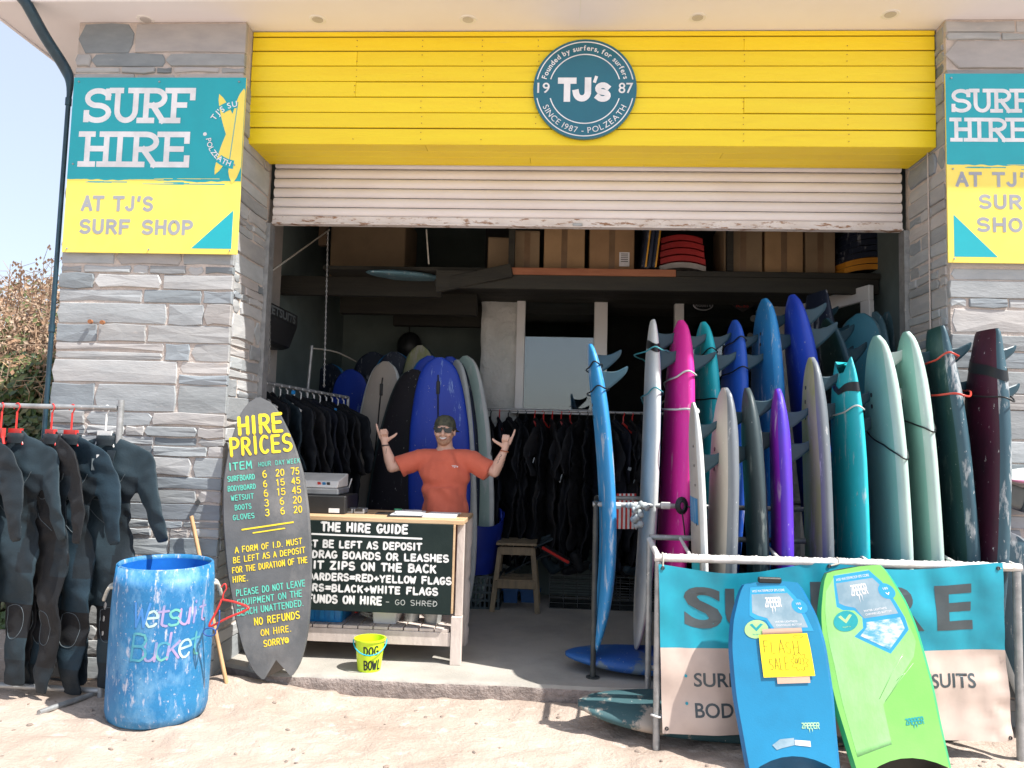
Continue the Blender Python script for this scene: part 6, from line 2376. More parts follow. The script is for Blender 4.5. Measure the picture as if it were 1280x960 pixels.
for (x, y) in ((cx1 - .07, cy0), (cx1 - .07, cy1 - .07), (cx0 + .02, cy0), (cx0 + .02, cy1 - .07)):
    mb = MB()
    if y > 5.5:
        mb.lathe((x + .035, y + .035, SLAB), [(.02, 0), (.032, .02), (.036, .12), (.026, .15), (.036, .18), (.036, .45), (.024, .48), (.036, .52), (.034, .70), (.04, .74), (.04, ctz - SLAB - .032)], 16)
        mb.build('leg', m_whitewood, ct, smooth='angle')
    else:
        mb.b2((x, y + .0, SLAB), (x + .072, y + .07, .435))
        mb.build('leg', m_whitewood, ct, bevel=.003)
        MB().b2((x + .02, y + .025, .437), (x + .07, y + .07, ctz - .031)).build('leg_upper', m_whitewood, ct, bevel=.003)
MB().b2((cx0 + .09, cy0 + .01, .238), (cx1 - .073, cy0 + .035, .328)).build('shelf_rail', m_whitewood, ct, bevel=.002)
nsl = 12
for k in range(nsl):
    w = (cx1 - .08 - cx0 - .1) / nsl
    x = cx0 + .1 + k * w
    MB().b2((x + .004, cy0 + .012, .330), (x + w - .004, cy1 - .03, .350)).build('shelf_slat', m_whitewood, ct, bevel=.002)
MB().b2((cx0 + .09, cy1 - .06, .24), (cx1 - .08, cy1 - .035, .328)).build('shelf_rail', m_whitewood, ct, bevel=.002)

# chalkboard on the counter front
YC = 5.165
ba, bb_ = at(569, 656, YC), at(561, 769, YC)
x1 = (ba.x + bb_.x) / 2
x0 = -1.97
z1, z0 = ba.z - .002, bb_.z
cb = thing('chalkboard', 'black hire guide board with white hand lettering on the counter', 'chalkboard', ((x0 + x1) / 2, YC, z0))
MB().b2((x0, YC, z0), (x1, YC + .018, z1)).build('board', m_black, cb, bevel=.002)
MB().b2((x1 + .001, YC - .001, z0 + .01), (x1 + .014, YC + .016, z1)).build('edge_strip', m_pine, cb, bevel=.001)
px_ = (x1 - at(385, 700, YC).x) / (565 - 385)


def cfn(x, y, l):
    "x photo pixels from x=300, y photo pixels down from 655 on the board"
    return V(x1 + (x - 265) * px_, YC - l, z1 - y * px_)


def cwrite(t_, xa, xb, y, h, w, m_=None, jit=.1, seed=2):
    f2 = lambda a, b, l: cfn(a, y - b, l)
    write('lettering', t_, xa, 0, h, w, f2, m_ or m_chalk_w, cb, fit=xb - xa, track=1.5, jit=jit, seed=seed)


cwrite('THE HIRE GUIDE', 100, 208, 12, 9.5, 2.8)
mb = MB()
ribbon(mb, [(88, -16.5), (226, -18)], 2.2, lambda a, b, l: cfn(a, -b, l), 0)
mb.build('underline', m_chalk_w, cb)
cwrite('I.D. MUST BE LEFT AS DEPOSIT', 42, 226, 32, 7.8, 2.4, seed=3)
cwrite("DON'T DRAG BOARDS OR LEASHES", 48, 260, 45, 7.8, 2.4, seed=4)
cwrite('WETSUIT ZIPS ON THE BACK', 46, 245, 58.5, 8.6, 2.6, seed=5)
cwrite('BODYBOARDERS=RED+YELLOW FLAGS', 48, 264, 72, 7.6, 2.4, seed=6)
cwrite('SURFERS=BLACK+WHITE FLAGS', 52, 248, 85.5, 7.8, 2.4, seed=7)
cwrite('NO REFUNDS ON HIRE', 50, 179, 99.5, 8.6, 2.6, seed=8)
cwrite('- GO SHRED', 184, 248, 99, 6, .8, m_chalk_t, seed=9)
mb = MB()
ribbon(mb, [(240 + 7 * cos(t) + 2 * sin(3 * t), -93 + 3.5 * sin(t)) for t in [k * .35 for k in range(30)]], .6, lambda a, b, l: cfn(a, -b, l), 1)
mb.build('doodle', m_chalk_t, cb)

# things on the counter
TZ = ctz
cg = thing('cash_box', 'black cash drawer with a white till top at the left end of the counter', 'till', (-1.6, 5.5, TZ))
a_, b2_ = at(385, 640, 5.35), at(432, 636, 5.35)
MB().b2((a_.x - .2, 5.33, TZ), (b2_.x, 5.68, TZ + .125)).build('drawer', m_blacks, cg, bevel=.006)
MB().b2((a_.x - .2, 5.36, TZ + .127), (b2_.x - .06, 5.66, TZ + .175)).build('base', m_greyplas, cg, bevel=.01)
mb = MB()
mb.add([(a_.x - .2, 5.37, TZ + .177), (b2_.x - .07, 5.37, TZ + .177), (b2_.x - .07, 5.65, TZ + .177), (a_.x - .2, 5.65, TZ + .177), (a_.x - .2, 5.40, TZ + .225), (b2_.x - .07, 5.40, TZ + .225), (b2_.x - .07, 5.65, TZ + .27), (a_.x - .2, 5.65, TZ + .27)],
       [(0, 3, 2, 1), (4, 5, 6, 7), (0, 1, 5, 4), (1, 2, 6, 5), (2, 3, 7, 6), (3, 0, 4, 7)])
mb.build('till_top', m_whiteplas, cg, bevel=.006)
MB().box(V(b2_.x - .075, 5.327, TZ + .025), (.075, .003, .03)).build('price_label', m_paper, cg)
for k, (dx, c_) in enumerate([(-.15, m_red), (-.10, m_bluecrate), (-.055, m_blacks)]):
    MB().box(V(b2_.x - .1 + dx * .7, 5.383, TZ + .205), (.022, .008, .022), Euler((.55, 0, 0))).build('sticker', c_, cg)
cp_ = at(424, 606, 5.60)
t = thing('pen_pot', 'glass pot holding a white pen behind the till', 'pot', V(cp_.x, 5.72, TZ))
mb = MB()
mb.lathe((cp_.x, 5.72, TZ), [(.0, .002), (.034, .002), (.038, .14), (.035, .14), (.031, .01), (0, .008)], 20)
mb.build('pot', mat('smoky_pot', (.10, .13, .14), rough=.15), t, smooth='angle')
MB().tube([V(cp_.x, 5.72, TZ + .02), V(cp_.x + .06, 5.72, TZ + .23)], .005, 8).build('pen', m_whiteplas, t)
for px, lab, w in ((438, 'grey card reader on the counter beside the till', .06), (451, 'silver card reader with small screen on the counter', .075)):
    p = at(px, 632, 5.45)
    t = thing('card_reader', lab, 'card reader', V(p.x, 5.45, TZ), 'card readers beside the till')
    MB().b2((p.x - w / 2, 5.40, TZ), (p.x + w / 2, 5.52, TZ + .035)).build('case', m_greyplas if px < 445 else mat('silver_case', (.36, .37, .38), rough=.4), t, bevel=.006)
    MB().b2((p.x - w * .35, 5.398, TZ + .018), (p.x + w * .35, 5.42, TZ + .037)).build('screen', m_blacks, t)
p = at(478, 635, 5.4)
t = thing('phone', 'black phone lying flat on the counter', 'phone', V(p.x, 5.45, TZ))
MB().b2((p.x - .05, 5.40, TZ), (p.x + .07, 5.5, TZ + .010)).build('case', m_blacks, t, bevel=.003)
p = at(508, 634, 5.4)
t = thing('clipboard', 'dark clipboard with papers on the counter', 'clipboard', V(p.x, 5.4, TZ))
MB().box(V(p.x, 5.40, TZ + .004), (.24, .26, .008), Euler((0, 0, .1))).build('board', m_blacks, t)
for k in range(4):
    MB().box(V(p.x + .012 * (k % 3) + .01, 5.405 + .01 * k, TZ + .012 + .0045 * k), (.215 - .01 * k, .23, .0035), Euler((0, 0, .07 + .03 * k))).build('sheet', m_paper, t)
MB().box(V(p.x - .08, 5.51, TZ + .03), (.05, .03, .012)).build('green_card', mat('green_card', (.05, .35, .16), rough=.5), t)
p = at(550, 634, 5.4)
t = thing('paper_pile', 'low pile of white sheets at the right end of the counter', 'papers', V(p.x, 5.4, TZ))
for k in range(4):
    MB().box(V(p.x + .006 * k, 5.41 + .005 * k, TZ + .003 + .0048 * k), (.24 - .008 * k, .22, .004), Euler((0, 0, -.03 * k))).build('sheet', m_paper, t)


def tub(label, c, wx, wy, h, taper, mat_, name='storage_tub', cat='tub', group=None, round_=False, loc_z=None):
    t = thing(name, label, cat, c, group)
    c = Vector(c)
    if round_:
        mb = MB()
        mb.lathe(c, [(0, .004), (wx * taper, 0), (wx, h), (wx + .008, h), (wx + .008, h - .015), (wx - .004, h - .004), (wx * taper - .004, .01), (0, .012)], 32)
        mb.build('shell', mat_, t, smooth='angle')
    else:
        mb = MB()
        def ring(sx, sy, z):
            pts = []
            r = min(sx, sy) * .18
            for (qx, qy, a0) in ((1, 1, 0), (-1, 1, 90), (-1, -1, 180), (1, -1, 270)):
                for k in range(5):
                    a = radians(a0 + 22.5 * k)
                    pts.append(c + V(qx * (sx - r) + r * cos(a), qy * (sy - r) + r * sin(a), z))
            return pts
        rs_ = [ring(wx * taper, wy * taper, 0), ring(wx, wy, h - .02), ring(wx + .012, wy + .012, h - .018), ring(wx + .012, wy + .012, h), ring(wx - .004, wy - .004, h), ring(wx * taper - .004, wy * taper - .004, .01)]
        n = 20
        for r in rs_:
            mb.v += r
        for i in range(len(rs_) - 1):
            for k in range(n):
                l = (k + 1) % n
                mb.f.append([i * n + k, i * n + l, (i + 1) * n + l, (i + 1) * n + k])
                mb.mi.append(0)
        mb.f += [list(range(n))[::-1], [(len(rs_) - 1) * n + k for k in range(n)]]
        mb.mi += [0, 0]
        mb.build('shell', mat_, t, smooth='angle')
    return t


SZ = .3515
gs = 'tubs on the counter shelf'


def shx(px):
    return at(px, 775, 5.36).x


t = tub('blue plastic crate on the counter shelf behind the price board', V(shx(408), 5.42, SZ), .135, .15, .15, .93, m_bluecrate, 'storage_crate', 'crate', gs)
for k in range(3):
    MB().b2((shx(408) - .09 + .07 * k, 5.262, SZ + .02), (shx(408) - .06 + .07 * k, 5.275, SZ + .12)).build('rib', m_bluecrate, t)
tub('white tub in the middle of the counter shelf', V(shx(483), 5.40, SZ), .09, .12, .14, .88, m_whiteplas, group=gs)
tub('grey round tub next to the white one on the counter shelf', V(shx(513), 5.42, SZ), .062, .06, .13, .8, m_galvpail, group=gs, round_=True)
tub('grey round tub at the right end of the counter shelf', V(shx(540), 5.40, SZ), .072, .06, .14, .78, m_galvpail, group=gs, round_=True)
t = thing('rope_coil', 'loosely coiled pale rope on the counter shelf', 'rope', V(shx(457), 5.45, SZ), gs)
mb = MB()
for k in range(4):
    mb.tube([V(shx(457) + (.06 - .006 * k) * cos(a), 5.46 + .05 * sin(a), SZ + .02 + .025 * k + .012 * sin(2 * a + k)) for a in [2 * pi * i / 18 for i in range(18)]], .010, 6, closed=True)
mb.build('coils', m_rope, t, smooth=True)
t = thing('red_tool', 'red handle lying on the counter shelf', 'tool', V(shx(438), 5.5, SZ))
MB().tube([V(shx(438), 5.5, SZ + .02), V(shx(438) + .01, 5.5, SZ + .12)], .012, 8).build('handle', m_red, t)

# ------------------------------------------------------------------ dog bowl bucket
dbp = V(-1.15, 5.03, SLAB)
t = thing('sand_bucket', 'small lime green bucket marked DOG BOWL on the step', 'bucket', dbp)
bh = at(462, 797, 5.03).z - SLAB
br_ = .095
mb = MB()
pf = [(0, .004), (br_ * .76, 0), (br_ * .78, .006), (br_, bh - .012), (br_ + .008, bh - .01), (br_ + .008, bh), (br_ - .003, bh), (br_ * .76, .012), (0, .01)]
mb.lathe(dbp, pf, 40)
mb.build('shell', m_lime_bucket, t, smooth='angle')


def dfn(x, y, l):
    r = br_ * (.78 + .22 * y / bh) + .001 + l
    a = atan2(-dbp.y, -dbp.x) + x / br_ + .12
    return dbp + V(r * cos(a), r * sin(a), y)


write('lettering', 'DOG', -.052, bh * .56, .05, .010, dfn, m_inkblack, t, fit=.10, track=1.2, jit=.15)
write('lettering', 'BOWL', -.052, bh * .10, .055, .010, dfn, m_inkblack, t, fit=.135, track=1.0, jit=.15)
mb = MB()
va_ = atan2(-dbp.y, -dbp.x)
hp = []
for k in range(17):
    a = va_ - pi / 2 + pi * k / 16
    hp.append(dbp + V((br_ + .012) * cos(a), (br_ + .012) * sin(a), bh - .01 - .075 * sin(pi * k / 16)))
mb.tube(hp, .004, 8)
mb.build('handle', m_cyan, t, smooth=True)

# ------------------------------------------------------------------ stool, tub, crates
st = thing('step_stool', 'weathered wooden step stool in front of the wetsuit rail', 'stool', (-.28, 7.05, SLAB))
xa, xb, ya, yb, hz_ = -.50, -.10, 6.86, 7.30, .60
tp = [V(xa + .055, ya + .06, SLAB + hz_), V(xb - .055, ya + .06, SLAB + hz_), V(xb - .055, yb - .06, SLAB + hz_), V(xa + .055, yb - .06, SLAB + hz_)]
bt_ = [V(xa, ya, SLAB), V(xb, ya, SLAB), V(xb, yb, SLAB), V(xa, yb, SLAB)]
for a, b in zip(bt_, tp):
    MB().bar(a, b - UP * .045, .045, .03).build('leg', m_oldwood, st, bevel=.003)
for k in range(3):
    w = (yb - ya - .02) / 3
    MB().b2((xa + .02, ya + .01 + w * k, SLAB + hz_ - .022), (xb - .02, ya + .01 + w * k + w - .006, SLAB + hz_)).build('seat_plank', m_oldwood, st, bevel=.003)
MB().bar(bt_[0].lerp(tp[0], .88) - V(0, .005, 0), bt_[1].lerp(tp[1], .88) - V(0, .005, 0), .022, .07).build('rail', m_oldwood, st, bevel=.002)
MB().bar(bt_[0].lerp(tp[0], .40) - V(0, .02, 0), bt_[1].lerp(tp[1], .40) - V(0, .02, 0), .022, .065).build('rail', m_oldwood, st, bevel=.002)
MB().b2((xa + .04, ya + .0, SLAB + .262), (xb - .04, ya + .16, SLAB + .285)).build('step', m_oldwood, st, bevel=.003)
MB().bar(bt_[3].lerp(tp[3], .40), bt_[2].lerp(tp[2], .40), .022, .06).build('rail', m_oldwood, st, bevel=.002)

tx = at(610, 690, 7.15)
t = thing('flexible_tub', 'big navy blue flexible tub on a crate beside the stool', 'tub', V(-.72, 7.12, .45))
mb = MB()
mb.lathe((-.72, 7.12, .42), [(0, .004), (.21, 0), (.25, .15), (.285, .40), (.295, .48), (.285, .48), (.27, .40), (.20, .02), (0, .015)], 40)
for v in mb.v:
    a = atan2(v.y - 7.12, v.x + .72)
    v.z += (.05 * sin(a * 2 + 1) + .02 * sin(3 * a)) * max(0, (v.z - .6) / .3)
mb.build('shell', m_navytub, t, smooth='angle')
for sg in (0, pi):
    a = sg + .3
    p0 = V(-.72 + .27 * cos(a - .35), 7.12 + .27 * sin(a - .35), .90)
    p1 = V(-.72 + .27 * cos(a + .35), 7.12 + .27 * sin(a + .35), .90)
    MB().tube(curve_pts([p0, p0.lerp(p1, .25) + UP * .075, p0.lerp(p1, .75) + UP * .075, p1], 5), .012, 8).build('handle', m_navytub, t, smooth=True)


def slat_crate(label, lo, hi, mat_, ncol, nrow, name='plastic_crate', thick=.012):
    t = thing(name, label, 'crate', ((lo[0] + hi[0]) / 2, lo[1], lo[2]))
    mb = MB()
    x0, y0, z0 = lo
    x1, y1, z1 = hi
    for k in range(nrow + 1):
        z = z0 + (z1 - z0 - thick) * k / nrow
        mb.b2((x0, y0, z), (x1, y0 + thick, z + thick))
        mb.b2((x0, y1 - thick, z), (x1, y1, z + thick))
        mb.b2((x0, y0 + thick, z), (x0 + thick, y1 - thick, z + thick))
        mb.b2((x1 - thick, y0 + thick, z), (x1, y1 - thick, z + thick))
    mb.build('bars', mat_, t)
    mb = MB()
    for k in range(ncol + 1):
        x = x0 + (x1 - x0 - thick) * k / ncol
        mb.b2((x, y0 - .003, z0 + .001), (x + thick * .8, y0 + thick * .7, z1 + .001))
        mb.b2((x, y1 - thick * .7, z0 + .001), (x + thick * .8, y1 + .003, z1 + .001))
    mb.build('uprights', mat_, t)
    MB().b2((x0 + .002, y0 + .002, z0), (x1 - .002, y1 - .002, z0 + .006)).build('base', mat_, t)
    return t


slat_crate('dark slotted plastic crate under the navy tub', (-1.02, 6.95, SLAB), (-.44, 7.35, .41), mat('crate_slate', (.05, .075, .085), rough=.5), 14, 4, thick=.02)
slat_crate('wire mesh basket along the floor under the wetsuits', (.0, 7.10, SLAB), (1.15, 7.5, .42), m_blackpipe, 9, 6, 'wire_basket', thick=.006)
tub('small light blue box under the stool', V(-.36, 7.32, SLAB), .07, .05, .13, .9, mat('box_blue', (.03, .13, .36), rough=.5), 'storage_box', 'box', 'blue boxes under the stool')
tub('light blue box behind the stool leg', V(-.18, 7.36, SLAB), .09, .05, .12, .9, mat('box_blue', (.03, .13, .36), rough=.5), 'storage_box', 'box', 'blue boxes under the stool')
# boots and fins heaped in the basket
gbt = 'boots heaped in the wire basket'
rr = random.Random(12)
for k in range(9):
    x, y = .1 + .11 * k, 7.2 + .18 * rr.random()
    z = .42 + .07 * rr.random()
    R_ = Euler((rr.uniform(-.5, .5), rr.uniform(-.6, .6), rr.uniform(0, 6.2)))
    M_ = Matrix.Translation((x, y, z)) @ R_.to_matrix().to_4x4()
    pr = [('cap', M_ @ V(-.08, 0, 0), M_ @ V(.08, 0, .01), .045, .04), ('cap', M_ @ V(-.08, 0, 0), M_ @ V(-.10, 0, .12), .045, .05)]
    o = blob('wetsuit_boot', pr, .014, m_neo[3 if k % 3 else 0], None, 3)
    setp(o, '%s neoprene boot counted from the left in the wire basket' % (ORD[k] if k < 8 else 'rightmost'), 'boot', gbt)
t = thing('swim_fin', 'red edged black swim fin sticking out of the basket', 'swim fin', at(690, 690, 7.15))
A_, B2 = at(678, 683, 7.12), at(711, 702, 7.0)
MB().bar(A_, B2, .16, .012).build('blade', m_blacks, t)
MB().bar(A_ - V(0, .085, -.002), B2 - V(0, .085, -.002), .02, .024).build('edge', m_red, t, bevel=.004)
for k, (p0, p1) in enumerate((((640, 700), (700, 668)), ((650, 712), (668, 676)), ((632, 716), (690, 690)))):
    A_, B2 = at(*p0, 7.3), at(*p1, 7.25)
    t = thing('board_bag', ['grey blade leaning above the stool, upper one', 'grey blade leaning above the stool, steeper one', 'grey blade leaning above the stool, lowest one'][k], 'swim fin', A_, 'dark blades piled above the stool')
    mb = MB()
    d = (B2 - A_)
    sd = V(0, 1, .3).normalized()
    mb.add([A_ - sd * .04, A_ + sd * .04, A_.lerp(B2, .5) + sd * .09 + UP * .03, B2 + sd * .05, B2 - sd * .05, A_.lerp(B2, .5) - sd * .09 + UP * .03] , [(0, 1, 2, 3, 4, 5)])
    o = mb.build('blade', mat('blade_grey', (.05, .07, .08), rough=.4), t)
    o.modifiers.new('t', 'SOLIDIFY').thickness = .012

# ------------------------------------------------------------------ wetsuit rails inside
def simple_hanger(mat_):
    t = MB()
    t.tube(curve_pts([(0, 0, .10), (.02, 0, .12), (0, 0, .142), (-.022, 0, .125)], 4), .005, 5)
    t.tube([(0, 0, .105), (0, 0, .03)], .006, 5)
    t.tube([(-.16, 0, -.06), (0, 0, .035), (.16, 0, -.06)], .012, 6)
    return t


HM = {}
for nm, m_ in (('red', m_red), ('white', m_whiteplas), ('dark', m_blacks)):
    me = simple_hanger(m_).mesh('hanger_' + nm, smooth='angle')
    me.materials.append(m_)
    HM[nm] = me
lowS = []
for k in range(3):
    me, _ = suit_mesh(20 + k, .15 + .2 * k, .8, .02, .3)
    lowS.append(me)
m_neoin = [mat('neoprene_in_%d' % i, c, rough=.65, bump=.1, spec=.25) for i, c in enumerate([(.006, .007, .010), (.010, .012, .016), (.008, .010, .018), (.014, .014, .016), (.012, .022, .030)])]
SIDE = {}


def inner_suit(label, p, rot, k, mi, scale, group, hang, hlabel, hgroup):
    key = (k, mi)
    if key not in SIDE:
        me = lowS[k].copy()
        me.materials.append(m_neoin[mi])
        SIDE[key] = me
    o = bpy.data.objects.new('wetsuit', SIDE[key])
    COL.objects.link(o)
    o.location = p - UP * .115
    o.rotation_euler = (0, 0, rot)
    o.scale = scale
    setp(o, label, 'wetsuit', group)
    h = bpy.data.objects.new('clothes_hanger', HM[hang])
    COL.objects.link(h)
    h.location = p - UP * .135
    h.rotation_euler = (0, 0, rot)
    setp(h, hlabel, 'hanger', hgroup)
    return o


wr = thing('wetsuit_rail', 'long steel rail of black wetsuits under the inner window', 'clothes rail', (.3, 7.4, SLAB))
zr2 = at(700, 514, 7.35).z
xl_, xr_ = at(600, 514, 7.35).x, 1.55
rod('rail', V(xl_ - .05, 7.35, zr2), V(xr_, 7.35, zr2), .014, m_galv, wr)
rod('post', V(xl_ - .04, 7.36, SLAB), V(xl_ - .04, 7.36, zr2), .014, m_galv, wr)
rod('post', V(xr_ - .02, 7.36, SLAB), V(xr_ - .02, 7.36, zr2), .014, m_galv, wr)
ns = 27
RAILED = []
rr = random.Random(77)
for k in range(ns):
    x = xl_ + .02 + (xr_ - xl_ - .06) * k / (ns - 1)
    hcol = rr.choice(['red', 'red', 'white', 'dark'])
    RAILED.append(inner_suit('%s black wetsuit counted from the left on the rail under the inner window' % ORD[k], V(x, 7.35, zr2), rr.uniform(1.0, 1.45) * rr.choice([-1, -1, 1]), k % 3, rr.choice([0, 0, 1, 2, 3]), (rr.uniform(.75, .9), 1.25, rr.uniform(.80, .95)),
                  'black wetsuits on the inner rail', hcol, '%s hanger, a %s one, counted from the left on the rail under the inner window' % (ORD[k], hcol), 'hangers on the inner rail'))


def print_on(suits, p, size, rot, m_):
    s0 = min(suits, key=lambda o: (o.location - p).xy.length)
    MB().box(p, size, rot).build('maker_print', m_, s0)


# small prints on some of them
for (px, py, w, h) in ((606, 555, .012, .04), (597, 566, .012, .03), (701, 598, .010, .08), (667, 575, .008, .05), (787, 586, .03, .03), (615, 633, .035, .025), (793, 600, .006, .06)):
    print_on(RAILED, at(px, py, 7.08), (w, .003, h), Euler((0, .25, 0)), mat('print_grey', (.30, .34, .36), rough=.6))

wl = thing('wetsuit_rail', 'rail of black wetsuits running into the shop behind the price board', 'clothes rail', (-2, 6.2, SLAB))
a_, b2_ = at(330, 478, 5.75), at(435, 497, 6.75)
rod('rail', a_, b2_, .014, m_galv, wl)
rod('post', V(b2_.x, b2_.y, SLAB), b2_, .014, m_galv, wl)
d = (b2_ - a_)
ang = atan2(d.y, d.x)
LRAIL = []
OR2 = ['nearest'] + ORD[1:12] + ['farthest']
for k in range(13):
    p = a_.lerp(b2_, (k + .3) / 13)
    LRAIL.append(inner_suit('%s black wetsuit counted from the shop front on the left inner rail' % OR2[k], p, ang + pi / 2 + rr.uniform(-.5, -.1), k % 3, [1, 0, 4, 1, 0, 3, 1, 2, 0, 1, 0, 3, 1][k], (rr.uniform(.8, .95), 1.3, rr.uniform(.92, 1.02)),
               'wetsuits on the left inner rail', 'white', '%s white hanger counted from the shop front on the left inner rail' % OR2[k], 'white hangers on the left inner rail'))
for (px, py, w, h, m_) in ((372, 492, .03, .03, m_bluecrate), (422, 520, .02, .12, m_bluecrate), (407, 558, .035, .03, mat('orange_print', (.60, .22, .08), rough=.6)), (390, 549, .012, .04, m_whiteplas), (419, 570, .012, .04, m_whiteplas)):
    p = at(px, py, 5.78 + .95 * (px - 335) / 110)
    print_on(LRAIL, p - V(-.02, .16, 0), (w, .003, h), Euler((0, .1, 0)), m_)

# ------------------------------------------------------------------ boards in the back corner
GB = 'surfboards standing in the dark back corner'


def corner_board(label, top, low, Y, width, yaw, cols, prof='round', leash=None, Yt=None, thick=.09, slack=None):
    T, Q = at(*top, Yt or Y), at(*low, Y)
    d = Q - T
    B = T + d * ((SLAB - T.z) / d.z)
    bd = Board(B, T, width, thick, yawdir(yaw), prof, .03)
    root = thing('surfboard', label, 'surfboard', B, GB)
    bd.body('board_body', [B_[c] for c in cols], root)
    if leash:
        mb = MB()
        pts = [bd.deck(q, .0, .008) for q in (.93, .86, .78, .7, .6)]
        mb.tube(curve_pts(pts, 4), .006, 6)
        mb.build('leash', m_leash, root)
        MB().box(bd.deck(.88, 0, .006), (.03, .012, .11)).build('ankle_cuff', m_leash, root, bevel=.004)
    return bd


corner_board('bright blue soft surfboard directly behind the man', (549, 447), (549, 640), 6.55, .54, 88, ('cobalt', 'cobalt', 'navy'), 'round', True, thick=.1)
corner_board('royal blue surfboard just left behind the bright blue one', (538, 445), (528, 640), 6.8, .52, 84, ('cobalt', 'midblue', 'navy'))
corner_board('second blue surfboard peeking right of the bright blue one', (562, 446), (566, 640), 6.95, .5, 92, ('cobalt', 'navy', 'navy'))
corner_board('narrow white surfboard with black leash in the back corner', (483, 452), (468, 600), 7.0, .48, 78, ('beige', 'white', 'white'), 'round', True)
corner_board('black surfboard leaning left of the man', (520, 462), (490, 640), 6.7, .56, 70, ('black', 'slate', 'black'))
corner_board('dark blue board behind the narrow white one', (494, 440), (486, 600), 7.5, .60, 88, ('navy', 'midblue', 'navy'))
corner_board('dark blue surfboard with wide round nose in the corner', (466, 440), (470, 640), 7.8, .62, 88, ('navy', 'navy', 'navy'))
corner_board('dim blue surfboard leaning by the left inner wall', (412, 455), (425, 640), 7.9, .60, 75, ('navy', 'midblue', 'navy'))
corner_board('dim indigo surfboard by the left inner wall', (438, 462), (446, 640), 7.6, .62, 80, ('cobalt', 'navy', 'navy'))
corner_board('olive surfboard nose between the dark and blue ones', (526, 432), (520, 600), 7.4, .5, 80, ('olive', 'slate', 'slate'))
corner_board('white surfboard edge right of the blue stack', (572, 450), (580, 640), 6.9, .42, 35, ('white', 'white', 'white'), 'round')
corner_board('white soft surfboard at the right of the back corner', (582, 445), (592, 640), 7.15, .46, 62, ('ptealrail', 'white', 'white'), 'round', True)
t = thing('ball', 'dark round ball-like bag hung high in the back corner', 'bag', at(512, 432, 8.4))
MB().ball(at(512, 434, 8.4), (.14, .14, .17), 20, 14).build('bag_body', m_blacks, t, smooth=True)
MB().tube([at(512, 418, 8.4), at(512, 395, 8.5)], .006, 6).build('cord', m_leash, t)

# dark box sign on the left inner wall
bs = thing('box_sign', 'dark hanging box sign lettered WETSUITS inside on the left', 'sign', at(355, 405, 5.9))
c0, c1 = at(336, 385, 5.62), at(381, 398, 6.35)
zt_ = (c0.z + c1.z) / 2
mb = MB()
q0, q1 = V(-2.40, 5.6, 0), V(-2.40, 6.5, 0)
prof2 = [(0, -.02), (.22, -.02), (.22, -.12), (.16, -.30), (.10, -.32), (0, -.32)]
zt_ = at(381, 392, 6.4).z
vs_ = [V(-2.42 + x, 5.55, zt_ + z) for x, z in prof2] + [V(-2.42 + x, 6.4, zt_ + z) for x, z in prof2]
n = len(prof2)
mb.add(vs_, [(i, (i + 1) % n, n + (i + 1) % n, n + i) for i in range(n)] + [list(range(n))[::-1], list(range(n, 2 * n))])
mb.build('box', m_blacks, bs, bevel=.006)
pf = V(-2.199, 5.72, zt_ - .095)
print_text('lettering', 'WETSUITS', .07, V(-2.199, 5.62, zt_ - .105), (0, 1, 0), (0, 0, 1), mat('sign_grey', (.16, .18, .18), rough=.5), bs, fit=.72, fith=.07, bold=.002)

# rope line and pulleys
setp(MB().tube([at(335, 342, 5.6), at(412, 287, 6.6)], .007, 6).build('rope', m_rope, None), 'thin rope slanting up from the left jamb under the shutter', 'rope')
setp(MB().tube(curve_pts([at(388, 435, 6.6), at(420, 440, 7.0), at(445, 452, 7.4)], 6), .007, 6).build('drying_line', m_rope, None), 'drying line sagging across the dark back corner', 'line')
setp(MB().tube([at(390, 432, 6.6), at(384, 495, 6.6)], .013, 8).build('pipe', m_galv, None), 'short grey pipe on the left inner wall', 'pipe')
mb = MB()
for k in range(60):
    p = at(410, 290, 6.0).lerp(at(405, 485, 6.0), k / 60)
    e = V(.007, 0, 0) if k % 2 else V(0, .007, 0)
    mb.tube([p + UP * .016, p + e, p - UP * .016, p - e], .003, 4, closed=True)
setp(mb.build('chain', m_galv, None), 'long thin chain hanging in front of the dark back corner', 'chain')

# ------------------------------------------------------------------ goods on the loft
GC = 'cardboard boxes on the loft'


def carton(label, pxa, pxb, Y, h, dep, mi, rot=0.0, tape=True):
    xa_, xb_ = at(pxa, 310, Y).x, at(pxb, 310, Y).x
    w = xb_ - xa_
    t = thing('cardboard_box', label, 'box', V((xa_ + xb_) / 2, Y + dep / 2, LZ), GC)
    c_ = V((xa_ + xb_) / 2, Y + dep / 2, LZ + h / 2 + .002)
    R_ = Euler((0, 0, rot))
    MB().box(c_, (w, dep, h), R_).build('carton', m_card[mi], t, bevel=.005)
    if tape:
        M_ = R_.to_matrix()
        MB().box(c_ + M_ @ V(0, -dep / 2 - .001, 0), (.05, .002, h - .012), R_).build('tape', m_tape, t)
    MB().box(c_ + V(0, 0, h / 2 + .004), (w * .98, dep * .98, .006), R_).build('flap', m_card[mi], t)
    return t, c_, w


